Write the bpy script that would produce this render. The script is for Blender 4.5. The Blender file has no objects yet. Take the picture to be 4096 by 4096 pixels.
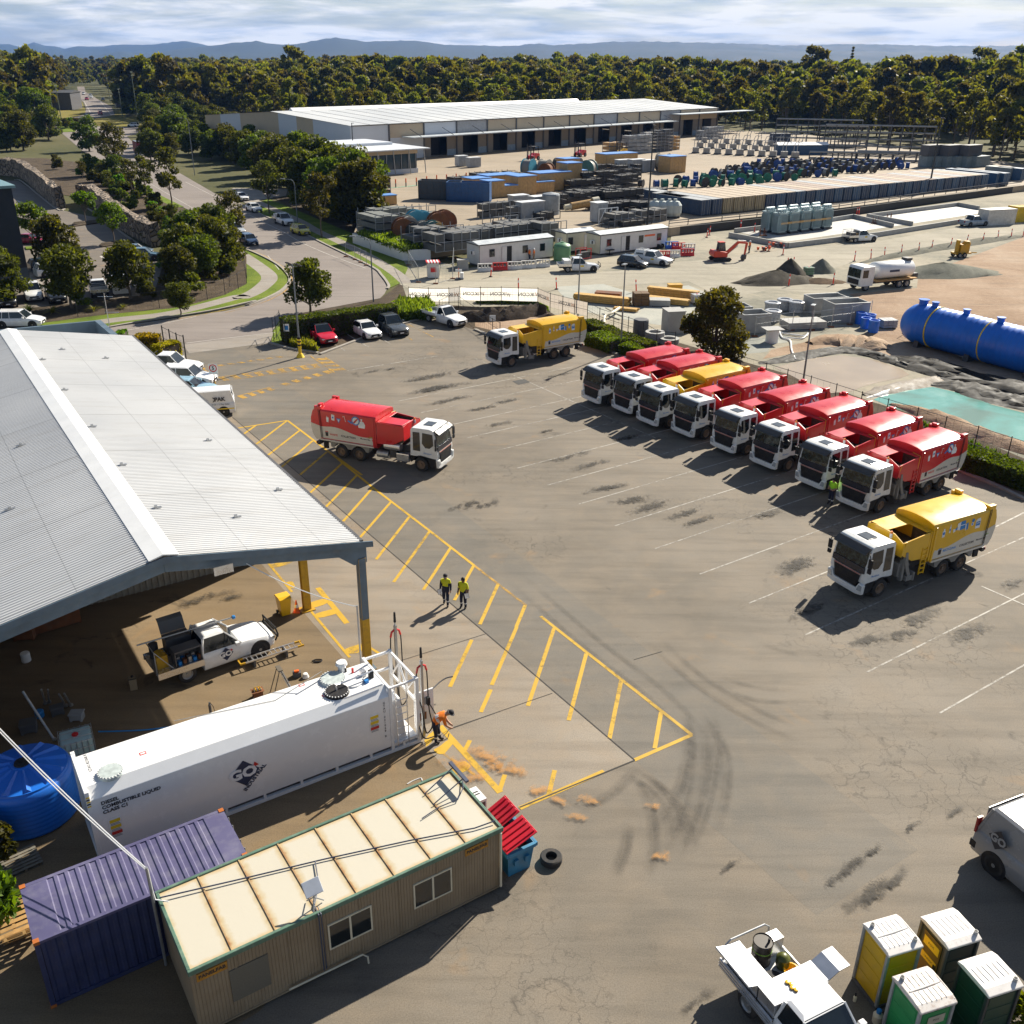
import bpy,bmesh,math,random
import numpy as np
from mathutils import Matrix,Vector
R = math.radians
sc = bpy.context.scene
col = sc.collection
rng = random.Random(7)
# ------------------------------------------------------------------ camera, sky, sun, exposure
CAM_H,PITCH,ROLL,FPX = 24.697,0.437,0.009,965.4
cam = bpy.data.cameras.new('camera'); camo = bpy.data.objects.new('camera',cam); col.objects.link(camo)
cam.sensor_width = 36.0; cam.lens = FPX/1024*36.0; cam.clip_start = .5; cam.clip_end = 40000
camo.matrix_world = Matrix.Translation((0,0,CAM_H)) @ Matrix.Rotation(math.pi/2-PITCH,4,'X') @ Matrix.Rotation(ROLL,4,'Z')
sc.camera = camo
SUN_EL,SUN_AZ = R(34.9),R(52.5)      # azimuth as an angle from +X
sun_dir = Vector((math.cos(SUN_EL)*math.cos(SUN_AZ),math.cos(SUN_EL)*math.sin(SUN_AZ),math.sin(SUN_EL)))
sl = bpy.data.lights.new('sun','SUN'); sl.energy = 5.0; sl.angle = R(.5); sl.color = (1,.925,.79)
so = bpy.data.objects.new('sun',sl); col.objects.link(so)
so.rotation_euler = (-sun_dir).to_track_quat('-Z','Y').to_euler(); so.location = (60,80,120)
w = bpy.data.worlds.new('World'); sc.world = w; w.use_nodes = True
nt = w.node_tree; N = nt.nodes; Lk = nt.links; N.clear()
out = N.new('ShaderNodeOutputWorld'); bg = N.new('ShaderNodeBackground'); bg.inputs[1].default_value = .05
sky = N.new('ShaderNodeTexSky'); sky.sky_type = 'NISHITA'; sky.sun_disc = False
sky.sun_elevation = SUN_EL; sky.sun_rotation = math.pi/2-SUN_AZ
sky.air_density = 1.0; sky.dust_density = .6; sky.ozone_density = 1.5
tc = N.new('ShaderNodeTexCoord'); mp = N.new('ShaderNodeMapping'); mp.inputs['Scale'].default_value = (1.0,1.0,8.5)
nz = N.new('ShaderNodeTexNoise'); nz.inputs['Scale'].default_value = 6.5; nz.inputs['Detail'].default_value = 9; nz.inputs['Roughness'].default_value = .58
nz.inputs['Distortion'].default_value = .6
nz2 = N.new('ShaderNodeTexNoise'); nz2.inputs['Scale'].default_value = 17; nz2.inputs['Detail'].default_value = 6
rp = N.new('ShaderNodeValToRGB'); rp.color_ramp.elements[0].position = .40; rp.color_ramp.elements[1].position = .56
rp.color_ramp.elements[0].color = (.45,.45,.45,1)
cc = N.new('ShaderNodeValToRGB'); cc.color_ramp.elements[0].position = .40; cc.color_ramp.elements[1].position = .56
cc.color_ramp.elements[0].color = (4.6,5.7,7.4,1); cc.color_ramp.elements[1].color = (11.5,11.3,10.8,1)
mx = N.new('ShaderNodeMix'); mx.data_type = 'RGBA'
Lk.new(tc.outputs['Generated'],mp.inputs[0]); Lk.new(mp.outputs[0],nz.inputs[0]); Lk.new(mp.outputs[0],nz2.inputs[0])
Lk.new(nz.outputs[0],rp.inputs[0])
ad = N.new('ShaderNodeMath'); ad.operation = 'MULTIPLY_ADD'; ad.inputs[1].default_value = .45; Lk.new(nz2.outputs[0],ad.inputs[0])
ms = N.new('ShaderNodeMath'); ms.operation = 'MULTIPLY'; ms.inputs[1].default_value = .55; Lk.new(nz.outputs[0],ms.inputs[0]); Lk.new(ms.outputs[0],ad.inputs[2])
Lk.new(ad.outputs[0],cc.inputs[0])
# cloud deck thinned in the unseen sky overhead to keep ambient light low
sx = N.new('ShaderNodeSeparateXYZ'); Lk.new(tc.outputs['Generated'],sx.inputs[0])
mr = N.new('ShaderNodeMapRange'); mr.inputs[1].default_value = .06; mr.inputs[2].default_value = .16; mr.inputs[3].default_value = 1.0; mr.inputs[4].default_value = .08
Lk.new(sx.outputs[2],mr.inputs[0])
mm = N.new('ShaderNodeMath'); mm.operation = 'MULTIPLY'; Lk.new(rp.outputs[0],mm.inputs[0]); Lk.new(mr.outputs[0],mm.inputs[1])
Lk.new(mm.outputs[0],mx.inputs['Factor']); Lk.new(sky.outputs[0],mx.inputs['A']); Lk.new(cc.outputs[0],mx.inputs['B'])
Lk.new(mx.outputs['Result'],bg.inputs[0]); Lk.new(bg.outputs[0],out.inputs[0])
sc.view_settings.view_transform = 'Standard'; sc.view_settings.look = 'None'; sc.view_settings.gamma = 1
sc.view_settings.exposure = .92
cy = sc.cycles
cy.max_bounces = 5; cy.diffuse_bounces = 2; cy.glossy_bounces = 2; cy.transmission_bounces = 4; cy.transparent_max_bounces = 16; cy.volume_bounces = 0
cy.caustics_reflective = False; cy.caustics_refractive = False; cy.use_denoising = True; cy.sample_clamp_indirect = 6
# ------------------------------------------------------------------ where things stand: readings of the photograph turned into ground positions
_c,_s,_cr,_sr = math.cos(PITCH),math.sin(PITCH),math.cos(ROLL),math.sin(ROLL)
def at(u,v,z=0.0):
 """world point at height z seen at pixel (u, v) of the 4096 px photograph"""
 u = u/4-512; v = v/4-511.8
 x = u*_cr+v*_sr; y = -u*_sr+v*_cr
 t = (z-CAM_H)/(-FPX*_s-y*_c)
 return Vector((x*t,(FPX*_c-y*_s)*t,z))
def crop(x0,y0,w):
 return lambda u,v,z=0.0: at(x0+u*w/1932,y0+v*w/1932,z)
V = crop(0,0,4096)
C1 = crop(0,0,1024); C2 = crop(900,0,1200); C3 = crop(2000,0,1100); C4 = crop(3000,0,1096)
C5 = crop(0,600,1024); C6 = crop(900,600,1100); C7 = crop(1900,600,1100); C8 = crop(2900,600,1196)
D1 = crop(0,1200,1100); D2 = crop(1000,1500,1000); D3 = crop(1900,1100,1100); D4 = crop(2250,1300,900)
D5 = crop(3000,1300,1096); D6 = crop(3100,1800,996); D7 = crop(400,2100,1100); D8 = crop(1000,2400,1000)
E1 = crop(0,2400,1000); E2 = crop(0,3200,1100); E3 = crop(900,2900,1400); E4 = crop(2700,3000,1396)
E5 = crop(2700,3500,800); E6 = crop(3300,3500,796); E7 = crop(1300,2500,600); E8 = crop(1800,2200,1400)
YZ = 1.3            # level of the storage yard above the road
# ------------------------------------------------------------------ materials
MATS = {}
class NT:
 def __init__(s,name):
  s.m = bpy.data.materials.new(name); s.m.use_nodes = True
  s.t = s.m.node_tree; s.p = s.t.nodes['Principled BSDF']
 def n(s,typ,**kw):
  x = s.t.nodes.new('ShaderNode'+typ)
  for k,v in kw.items():
   if hasattr(x,k): setattr(x,k,v)
   else: x.inputs[k.replace('_',' ')].default_value = v
  return x
 def l(s,a,b): s.t.links.new(a,b)
 def coord(s,kind='Object',scale=(1,1,1)):
  c = s.n('TexCoord'); m = s.n('Mapping'); m.inputs['Scale'].default_value = scale
  s.l(c.outputs[kind],m.inputs[0]); return m.outputs[0]
 def noise(s,vec,scale,detail=4,rough=.55,dist=0):
  x = s.n('TexNoise',Scale=scale,Detail=detail,Roughness=rough,Distortion=dist); s.l(vec,x.inputs[0]); return x.outputs[0]
 def ramp(s,fac,stops):
  r = s.n('ValToRGB'); e = r.color_ramp.elements
  while len(e) < len(stops): e.new(.5)
  for q,(p,c) in zip(e,stops):
   q.position = p; q.color = (c[0],c[1],c[2],1) if hasattr(c,'__len__') else (c,c,c,1)
  s.l(fac,r.inputs[0]); return r.outputs[0]
 def mix(s,fac,a,b,mode='MIX'):
  x = s.n('Mix',data_type='RGBA',blend_type=mode)
  for sock,v in ((x.inputs['Factor'],fac),(x.inputs['A'],a),(x.inputs['B'],b)):
   if isinstance(v,(int,float)): sock.default_value = v
   elif hasattr(v,'__len__'): sock.default_value = (v[0],v[1],v[2],1)
   else: s.l(v,sock)
  return x.outputs['Result']
 def math(s,op,a,b=0.0):
  x = s.n('Math',operation=op)
  for i,v in enumerate((a,b)):
   if isinstance(v,(int,float)): x.inputs[i].default_value = v
   else: s.l(v,x.inputs[i])
  return x.outputs[0]
 def bump(s,h,strength=.3,dist=.02):
  b = s.n('Bump',Strength=strength,Distance=dist); s.l(h,b.inputs['Height']); s.l(b.outputs[0],s.p.inputs['Normal'])
def M(name,c=(.5,.5,.5),rough=.5,metal=0.0,var=.18,scale=1.5,spec=.5,dirt=0.0,coat=0.0,hue=None,detail=5):
 """painted or plain surface with uneven tone, and dirt where asked"""
 if name in MATS: return MATS[name]
 k = NT(name); v = k.coord()
 n1 = k.noise(v,scale,detail)
 lo = [x*(1-var) for x in c]; hi = [min(1,x*(1+var*.7)) for x in c]
 base = k.ramp(n1,[(.3,lo),(.7,hi)])
 if dirt:
  n2 = k.noise(v,scale*2.7,6,.65)
  base = k.mix(k.ramp(n2,[(.48,0),(.72,dirt)]),base,hue or (.16,.12,.08))
 k.l(base,k.p.inputs['Base Color'])
 rr = k.ramp(n1,[(.3,max(0,rough-.08)),(.7,min(1,rough+.1))]); k.l(rr,k.p.inputs['Roughness'])
 k.p.inputs['Metallic'].default_value = metal; k.p.inputs['Specular IOR Level'].default_value = spec
 k.p.inputs['Coat Weight'].default_value = coat; k.p.inputs['Coat Roughness'].default_value = .08
 MATS[name] = k.m; return k.m
def leafmat(name,dark,light,tint=.25,trans=.45):
 if name in MATS: return MATS[name]
 k = NT(name); g = k.n('NewGeometry'); oi = k.n('ObjectInfo')
 v = k.coord('Object'); n1 = k.noise(v,.55,3)
 f = k.math('ADD',k.math('MULTIPLY',g.outputs['Random Per Island'],.55),k.math('MULTIPLY',n1,.6))
 f = k.math('ADD',f,k.math('MULTIPLY',k.math('SUBTRACT',oi.outputs['Random'],.5),tint))
 cr = k.ramp(f,[(.2,dark),(.62,[(a+b)/2 for a,b in zip(dark,light)]),(.95,light)])
 h = k.n('HueSaturation'); k.l(cr,h.inputs['Color'])
 k.l(k.math('ADD',k.math('MULTIPLY',oi.outputs['Random'],.09),.465),h.inputs['Hue'])
 k.l(h.outputs[0],k.p.inputs['Base Color']); k.p.inputs['Roughness'].default_value = .6; k.p.inputs['Specular IOR Level'].default_value = .25
 tr = k.n('BsdfTranslucent'); tl = k.mix(1.0,h.outputs[0],(1.9,1.8,.4),'MULTIPLY'); k.l(tl,tr.inputs[0])
 ms = k.n('MixShader'); ms.inputs[0].default_value = trans
 k.l(k.p.outputs[0],ms.inputs[1]); k.l(tr.outputs[0],ms.inputs[2])
 k.l(ms.outputs[0],k.t.nodes['Material Output'].inputs[0])
 MATS[name] = k.m; return k.m
# ------------------------------------------------------------------ mesh builder
class MB:
 def __init__(s): s.v = []; s.f = []; s.mi = []; s.M = None; s.m = 0
 def _add(s,vs,fs,m=None):
  o = len(s.v)
  s.v += [tuple(s.M @ Vector(p)) for p in vs] if s.M is not None else [tuple(p) for p in vs]
  s.f += [tuple(o+i for i in q) for q in fs]; s.mi += [s.m if m is None else m]*len(fs); return s
 def box(s,x0,x1,y0,y1,z0,z1,m=None):
  return s._add([(x0,y0,z0),(x1,y0,z0),(x1,y1,z0),(x0,y1,z0),(x0,y0,z1),(x1,y0,z1),(x1,y1,z1),(x0,y1,z1)],
                      [(0,3,2,1),(4,5,6,7),(0,1,5,4),(1,2,6,5),(2,3,7,6),(3,0,4,7)],m)
 def taper(s,b0,b1,z0,z1,m=None):
  """box from rectangle b0=(x0,x1,y0,y1) at z0 to b1 at z1"""
  a,b,c,d = b0; e,f,g,h = b1
  return s._add([(a,c,z0),(b,c,z0),(b,d,z0),(a,d,z0),(e,g,z1),(f,g,z1),(f,h,z1),(e,h,z1)],
                      [(0,3,2,1),(4,5,6,7),(0,1,5,4),(1,2,6,5),(2,3,7,6),(3,0,4,7)],m)
 def prism(s,poly,ax,a,b,m=None):
  """polygon (2D) extruded along axis ax from a to b; 2D coords are the other two axes in order"""
  def p3(q,t): return (t,q[0],q[1]) if ax == 'x' else (q[0],t,q[1]) if ax == 'y' else (q[0],q[1],t)
  n = len(poly); vs = [p3(q,a) for q in poly]+[p3(q,b) for q in poly]
  fs = [tuple(range(n))[::-1],tuple(range(n,2*n))]+[(i,(i+1) % n,n+(i+1) % n,n+i) for i in range(n)]
  return s._add(vs,fs,m)
 def cyl(s,p0,p1,r0,r1=None,n=12,m=None,caps=True):
  r1 = r0 if r1 is None else r1; p0 = Vector(p0); p1 = Vector(p1); d = (p1-p0).normalized()
  a = d.orthogonal().normalized(); b = d.cross(a)
  vs = []
  for p,r in ((p0,r0),(p1,r1)):
   for i in range(n):
    t = 2*math.pi*i/n; vs.append(p+(a*math.cos(t)+b*math.sin(t))*r)
  fs = [(i,(i+1) % n,n+(i+1) % n,n+i) for i in range(n)]
  if caps: fs += [tuple(range(n))[::-1],tuple(range(n,2*n))]
  return s._add(vs,fs,m)
 def tube(s,pts,r,n=6,m=None):
  pts = [Vector(p) for p in pts]; vs = []; k = len(pts)
  ref = None
  for i,p in enumerate(pts):
   d = (pts[min(i+1,k-1)]-pts[max(i-1,0)]).normalized()
   a = d.orthogonal().normalized() if ref is None else (ref-d*ref.dot(d)).normalized()
   ref = a; b = d.cross(a)
   rr = r[i] if hasattr(r,'__len__') else r
   for j in range(n):
    t = 2*math.pi*j/n; vs.append(p+(a*math.cos(t)+b*math.sin(t))*rr)
  fs = [(i*n+j,i*n+(j+1) % n,(i+1)*n+(j+1) % n,(i+1)*n+j) for i in range(k-1) for j in range(n)]
  fs += [tuple(range(n))[::-1],tuple(range((k-1)*n,k*n))]
  return s._add(vs,fs,m)
 def lathe(s,prof,n=20,m=None,o=(0,0,0),ax='z'):
  """profile [(r, h)] turned round an axis through o"""
  vs = []
  for r,h in prof:
   for i in range(n):
    t = 2*math.pi*i/n; a,b = r*math.cos(t),r*math.sin(t)
    p = (a,b,h) if ax == 'z' else (h,a,b) if ax == 'x' else (b,h,a)
    vs.append((p[0]+o[0],p[1]+o[1],p[2]+o[2]))
  k = len(prof)
  fs = [(i*n+j,i*n+(j+1) % n,(i+1)*n+(j+1) % n,(i+1)*n+j) for i in range(k-1) for j in range(n)]
  if prof[0] != prof[-1]: fs += [tuple(range(n))[::-1],tuple(range((k-1)*n,k*n))]
  return s._add(vs,fs,m)
 def poly(s,pts,m=None): return s._add(pts,[tuple(range(len(pts)))],m)
 def disc(s,c,nrm,r,n=16,m=None,th=.01):
  c = Vector(c); nrm = Vector(nrm).normalized(); return s.cyl(c,c+nrm*th,r,r,n,m)
 def loft(s,rings,m=None,caps=True,closed=True):
  n = len(rings[0]); vs = [p for r in rings for p in r]; k = len(rings)
  w = n if closed else n-1
  fs = [(i*n+j,i*n+(j+1) % n,(i+1)*n+(j+1) % n,(i+1)*n+j) for i in range(k-1) for j in range(w)]
  if caps: fs += [tuple(range(n))[::-1],tuple(range((k-1)*n,k*n))]
  return s._add(vs,fs,m)
 def mesh(s,name,mats,smooth=False,bevel=0.0,seg=2,angle=35):
  me = bpy.data.meshes.new(name); me.from_pydata(s.v,[],s.f)
  for mt in (mats if isinstance(mats,(list,tuple)) else [mats]): me.materials.append(mt)
  me.polygons.foreach_set('material_index',s.mi)
  bm = bmesh.new(); bm.from_mesh(me)
  bmesh.ops.recalc_face_normals(bm,faces=bm.faces)
  if bevel:
   ed = [e for e in bm.edges if len(e.link_faces) == 2 and e.calc_face_angle(0) > R(30)]
   bmesh.ops.bevel(bm,geom=ed,offset=bevel,segments=seg,profile=.6,affect='EDGES',clamp_overlap=True)
  if smooth:
   for f in bm.faces: f.smooth = True
   for e in bm.edges:
    if len(e.link_faces) == 2 and e.calc_face_angle(0) > R(angle): e.smooth = False
  bm.to_mesh(me); bm.free(); return me
 def build(s,name,mats,parent=None,loc=None,rz=0.0,**kw):
  o = bpy.data.objects.new(name,s.mesh(name,mats,**kw)); col.objects.link(o)
  if parent is not None: o.parent = parent
  if loc is not None: o.location = loc
  if rz: o.rotation_euler.z = rz
  return o
def tag(o,label=None,cat=None,group=None,kind=None):
 for k,v in (('label',label),('category',cat),('group',group),('kind',kind)):
  if v: o[k] = v
 return o
def thing(name,label,cat,loc=(0,0,0),rz=0.0,group=None):
 o = bpy.data.objects.new(name,None); col.objects.link(o); o.empty_display_size = .3
 o.location = loc; o.rotation_euler.z = rz
 return tag(o,label,cat,group)
KIDS = {}
def kids(o):
 if o.name not in KIDS: KIDS[o.name] = list(o.children)
 return KIDS[o.name]
def dup(root,loc,rz,label=None,group=None,scale=None):
 r = root.copy(); col.objects.link(r); r.location = loc; r.rotation_euler.z = rz
 if scale is not None: r.scale = scale if hasattr(scale,'__len__') else (scale,)*3
 if label: r['label'] = label
 if group: r['group'] = group
 for ch in kids(root):
  c = ch.copy(); col.objects.link(c); c.parent = r
  for g in kids(ch):
   d = g.copy(); col.objects.link(d); d.parent = c
 return r
TXT = {}
def text(name,body,size,mat,parent=None,mtx=None,depth=.004,align='CENTER',bold=0.0,xs=1.0):
 """lettering as a real mesh; lies in its local XY plane"""
 key = (body,size,align,bold,mat.name,xs)
 if key not in TXT:
  cu = bpy.data.curves.new('t','FONT'); cu.body = body; cu.size = size; cu.extrude = depth; cu.align_x = align; cu.align_y = 'CENTER'
  cu.offset = bold; cu.resolution_u = 2
  ob = bpy.data.objects.new('t',cu); col.objects.link(ob)
  dg = bpy.context.evaluated_depsgraph_get(); dg.update()
  me = bpy.data.meshes.new_from_object(ob.evaluated_get(dg)); me.name = name
  bpy.data.objects.remove(ob); bpy.data.curves.remove(cu)
  me.materials.clear(); me.materials.append(mat)
  if xs != 1.0: me.transform(Matrix.Scale(xs,4,(1,0,0)))
  TXT[key] = me
 o = bpy.data.objects.new(name,TXT[key]); col.objects.link(o)
 if parent is not None: o.parent = parent
 if mtx is not None: o.matrix_local = mtx
 return o
def face_mtx(o,xdir,ydir):
 x = Vector(xdir).normalized(); z = x.cross(Vector(ydir)).normalized(); y = z.cross(x)
 m = Matrix((x,y,z)).transposed().to_4x4(); m.translation = Vector(o); return m
def sheet(name,pts,z,mat,kind='structure',thick=0.0):
 """flat ground area from an outline"""
 b = MB(); P = [(p[0],p[1],z) for p in pts]
 me = bpy.data.meshes.new(name); bm = bmesh.new()
 f = bm.faces.new([bm.verts.new(p) for p in P])
 if f.normal.z < 0: f.normal_flip()
 f.normal_update()
 if f.normal.z < 0: f.normal_flip()
 bmesh.ops.triangulate(bm,faces=bm.faces[:])
 if thick:
  r = bmesh.ops.extrude_face_region(bm,geom=bm.faces[:])
  for g in r['geom']:
   if isinstance(g,bmesh.types.BMVert): g.co.z -= thick
  bmesh.ops.recalc_face_normals(bm,faces=bm.faces)
 bm.to_mesh(me); bm.free(); me.materials.append(mat)
 o = bpy.data.objects.new(name,me); col.objects.link(o); return tag(o,kind=kind)
def ribbon(pts,w):
 """outline of a strip of width w along a line"""
 P = [Vector((p[0],p[1])) for p in pts]; L = []; Rr = []
 for i,p in enumerate(P):
  d = (P[min(i+1,len(P)-1)]-P[max(i-1,0)]).normalized(); n = Vector((-d.y,d.x))*w/2
  L.append(p+n); Rr.append(p-n)
 return L+Rr[::-1]
def smoothline(pts,k=6):
 """Catmull-Rom through the points"""
 P = [Vector(p) for p in pts]; P = [P[0]*2-P[1]]+P+[P[-1]*2-P[-2]]; o = []
 for i in range(1,len(P)-2):
  a,b,c,d = P[i-1:i+3]
  for j in range(k):
   t = j/k; o.append(.5*((2*b)+(c-a)*t+(2*a-5*b+4*c-d)*t*t+(3*b-a-3*c+d)*t**3))
 o.append(P[-2]); return o
F1 = crop(640,1200,1000); F2 = crop(0,150,700); F3 = crop(0,600,700); F4 = crop(1900,1050,600); F5 = crop(2350,1000,950)
F6 = crop(1150,1150,600); F7 = crop(1700,620,1000); F8 = crop(2600,480,1496)
def pts(c,l,z=0.0): return [c(u,v,z) for u,v in l]
# ================================================================== ground materials
def asphalt(name,c0,c1,grain=1.0,crack=0.0,stain=0.0,rough=.8,tan=(.25,.195,.135)):
 k = NT(name); v = k.coord()
 big = k.noise(v,.09,5,.6); mid = k.noise(v,.6,6,.6,.5); fin = k.noise(v,22,3,.7)
 base = k.ramp(big,[(.3,c0),(.7,c1)])
 base = k.mix(k.ramp(mid,[(.42,0),(.75,.38)]),base,tan)
 vs = k.coord('Object',(1,1,1)); mpn = [n for n in k.t.nodes if n.type == 'MAPPING'][-1]
 mpn.inputs['Rotation'].default_value = (0,0,R(-35)); mpn.inputs['Scale'].default_value = (.09,.9,1)
 base = k.mix(k.ramp(k.noise(vs,1.3,6,.65),[(.46,0),(.72,.45)]),base,[x*.58 for x in c0])
 base = k.mix(.55,base,k.ramp(fin,[(.25,.35),(.5,1.0),(.78,1.5)]),'MULTIPLY')
 if stain:
  s1 = k.noise(v,.42,6,.68,.9); s2 = k.noise(v,.07,2)
  m = k.math('MULTIPLY',k.ramp(s1,[(.60,0),(.72,1)]),k.ramp(s2,[(.45,0),(.62,stain)]))
  base = k.mix(m,base,(.03,.025,.02))
  o1 = k.noise(v,.33,4,.6,.4)
  base = k.mix(k.ramp(o1,[(.63,0),(.8,.45)]),base,(.34,.19,.07))
 if crack:
  wob = k.noise(v,1.2,4); vec = k.n('VectorMath',operation='ADD'); k.l(v,vec.inputs[0])
  sc_ = k.n('VectorMath',operation='SCALE'); sc_.inputs['Scale'].default_value = 1.3; cw = k.n('CombineXYZ'); k.l(wob,cw.inputs[0]); k.l(k.noise(v,1.7,4),cw.inputs[1])
  k.l(cw.outputs[0],sc_.inputs[0]); k.l(sc_.outputs[0],vec.inputs[1])
  vo = k.n('TexVoronoi',feature='DISTANCE_TO_EDGE'); vo.inputs['Scale'].default_value = 1.3; k.l(vec.outputs[0],vo.inputs['Vector'])
  m = k.math('MULTIPLY',k.ramp(vo.outputs['Distance'],[(.012,1),(.03,0)]),k.ramp(k.noise(v,.08,4),[(.5,0),(.6,crack)]))
  base = k.mix(m,base,(.035,.03,.025))
 k.l(base,k.p.inputs['Base Color']); k.p.inputs['Roughness'].default_value = rough; k.p.inputs['Specular IOR Level'].default_value = .3
 k.bump(fin,.25*grain,.01)
 return k.m
def soil(name,stops,scale=.12,fine=3.0,rough=.95,bump=.4,streak=0.0,mix2=None):
 k = NT(name); v = k.coord()
 f = k.math('ADD',k.math('MULTIPLY',k.noise(v,scale,6,.62,.6),.75),k.math('MULTIPLY',k.noise(v,fine,5,.65),.3))
 base = k.ramp(f,stops)
 if streak:
  vs = k.coord('Object'); mpn = [n for n in k.t.nodes if n.type == 'MAPPING'][-1]
  mpn.inputs['Rotation'].default_value = (0,0,R(-30)); mpn.inputs['Scale'].default_value = (.06,.8,1)
  base = k.mix(k.ramp(k.noise(vs,1.0,5,.6),[(.5,0),(.72,streak)]),base,(.14,.125,.10))
 k.l(base,k.p.inputs['Base Color']); k.p.inputs['Roughness'].default_value = rough; k.p.inputs['Specular IOR Level'].default_value = .15
 k.bump(k.noise(v,fine*3,4,.7),bump,.08)
 return k.m
m_yard = asphalt('yard_asphalt',(.132,.112,.086),(.222,.190,.150),1.0,.45,1.0)
m_strip = asphalt('newer_asphalt',(.130,.117,.097),(.182,.162,.134),.8,.12,.3)
m_road = asphalt('road_asphalt',(.20,.17,.15),(.26,.225,.20),.5,0,0,tan=(.27,.23,.20))
m_park = asphalt('car_park_asphalt',(.14,.12,.10),(.19,.165,.14),.6,.2,.2)
m_conc = asphalt('concrete_apron',(.20,.165,.125),(.30,.255,.20),.4,.25,.9,.7,tan=(.30,.21,.12))
m_floor = asphalt('shed_floor',(.145,.105,.06),(.235,.17,.10),.5,0,1.0,.8,tan=(.21,.135,.06))
m_path = asphalt('footpath_concrete',(.26,.23,.20),(.34,.31,.27),.4,0,0)
m_yardc = asphalt('storage_yard_concrete',(.27,.22,.155),(.35,.285,.21),.5,0,.25,tan=(.38,.28,.18))
m_base = soil('open_ground',[(.3,(.045,.05,.02)),(.5,(.085,.085,.035)),(.7,(.14,.12,.06))],.01,.4)
m_grass = soil('lawn',[(.35,(.07,.11,.014)),(.55,(.14,.19,.022)),(.75,(.22,.24,.04))],.25,6,bump=.7)
m_dry = soil('dry_lawn',[(.35,(.13,.12,.03)),(.55,(.2,.17,.04)),(.75,(.29,.22,.06))],.15,3,bump=.5)
m_mulch = soil('mulch',[(.35,(.05,.038,.026)),(.6,(.10,.075,.05)),(.8,(.17,.13,.09))],.5,6,bump=.9)
m_site = soil('site_gravel',[(.32,(.15,.15,.12)),(.46,(.25,.235,.185)),(.6,(.36,.32,.245)),(.8,(.42,.37,.29))],.06,1.2,streak=.35)
m_pale = soil('haul_road',[(.3,(.26,.24,.19)),(.6,(.38,.345,.275)),(.8,(.44,.40,.33))],.08,1.5,streak=.4)
m_clay = soil('clay',[(.32,(.11,.075,.045)),(.42,(.27,.18,.115)),(.55,(.36,.255,.175)),(.72,(.44,.34,.25))],.09,2.0,bump=1.0,streak=.4)
m_slab = asphalt('pale_slab',(.40,.39,.365),(.46,.45,.425),.2,0,.15,.6,tan=(.6,.56,.5))
m_kerb = M('kerb_concrete',(.30,.27,.23),.8,var=.2,scale=2)
def worn(name,c,wear,sc_=2.2):
 k = NT(name); v = k.coord(); n1 = k.noise(v,sc_,7,.7); n2 = k.noise(v,.25,3); k.l(k.ramp(n1,[(.3,[x*.75 for x in c]),(.7,c)]),k.p.inputs['Base Color']); k.p.inputs['Roughness'].default_value = .7
 f = k.math('ADD',k.math('MULTIPLY',n1,.7),k.math('MULTIPLY',n2,.5)); tr = k.n('BsdfTransparent'); ms = k.n('MixShader'); k.l(k.ramp(f,[(wear,.95),(wear+.14,.12)]),ms.inputs[0]); k.l(tr.outputs[0],ms.inputs[1]); k.l(k.p.outputs[0],ms.inputs[2])
 iv = k.n('Invert'); k.t.links.remove(ms.inputs[0].links[0]); k.l(k.ramp(f,[(wear,.93),(wear+.16,.1)]),ms.inputs[0]); k.l(ms.outputs[0],k.t.nodes['Material Output'].inputs[0]); return k.m
m_yel = worn('yellow_line_paint',(.62,.37,.015),.62); m_yel2 = worn('faded_yellow_paint',(.55,.31,.04),.53); m_whl = worn('white_line_paint',(.46,.43,.38),.55); m_whr = worn('road_line_paint',(.6,.56,.5),.62)
m_blk = M('tar_black',(.02,.02,.022),.8,var=.3)
# ================================================================== ground sheets
g = MB(); nR,nT = 34,72; ring = []
rad = [0]+[30*1.22**i for i in range(nR)]
for r_ in rad[1:]:
 ring.append([(r_*math.cos(2*math.pi*i/nT),r_*math.sin(2*math.pi*i/nT)+60,-.06) for i in range(nT)])
g.loft(ring,caps=False); g._add(ring[0],[tuple(range(nT))])
tag(g.build('ground',m_base),kind='structure')
_zc = [0]
def S(name,pts,z,mat,**k):
 _zc[0] += 1; return sheet(name,pts,(z*.3 if z < .09 else z)+_zc[0]*3e-5,mat,**k)
S('asphalt_yard',[(-60,40),(-50,0),(-42,-6),(40,-6),(75,30),D5(1932,1290),D5(1932,1180),D5(1480,1010),D5(1250,880),D3(1420,640),D3(1000,500),D3(800,440),F4(100,900),F6(1932,385),F6(1480,470),F6(420,860),F1(1230,410),F1(1010,375),F1(850,330),F1(230,410),F1(-60,440),(-46,98),(-60,86)],.000,m_yard)
AA,BB = E8(1020,1160),E8(385,1420); FA = F1(560,905); dA = (FA-AA).normalized(); nA = Vector((dA.y,-dA.x,0)); nA = nA if nA.x > 0 else -nA
S('asphalt_patch',[AA-dA*9,AA-dA*9+nA*5.2,FA+nA*6.5,FA+dA*25+nA*6.5,FA+dA*25],.006,m_strip)
S('concrete_apron',[AA,BB,BB+(BB-AA)*1.0,BB+(BB-AA)*1.0+dA*58,FA+dA*8],.010,m_conc)
EB = Vector((-6.37,36.17,0)); eD = Vector((-.5476,.8367,0)); eN = Vector((-.8367,-.5476,0))    # shed eave line and the way across
S('shed_floor',[EB-eD*1+eN*.6,EB-eD*1+eN*24,EB+eD*40+eN*24,EB+eD*40+eN*.6],.014,m_floor)
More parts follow.
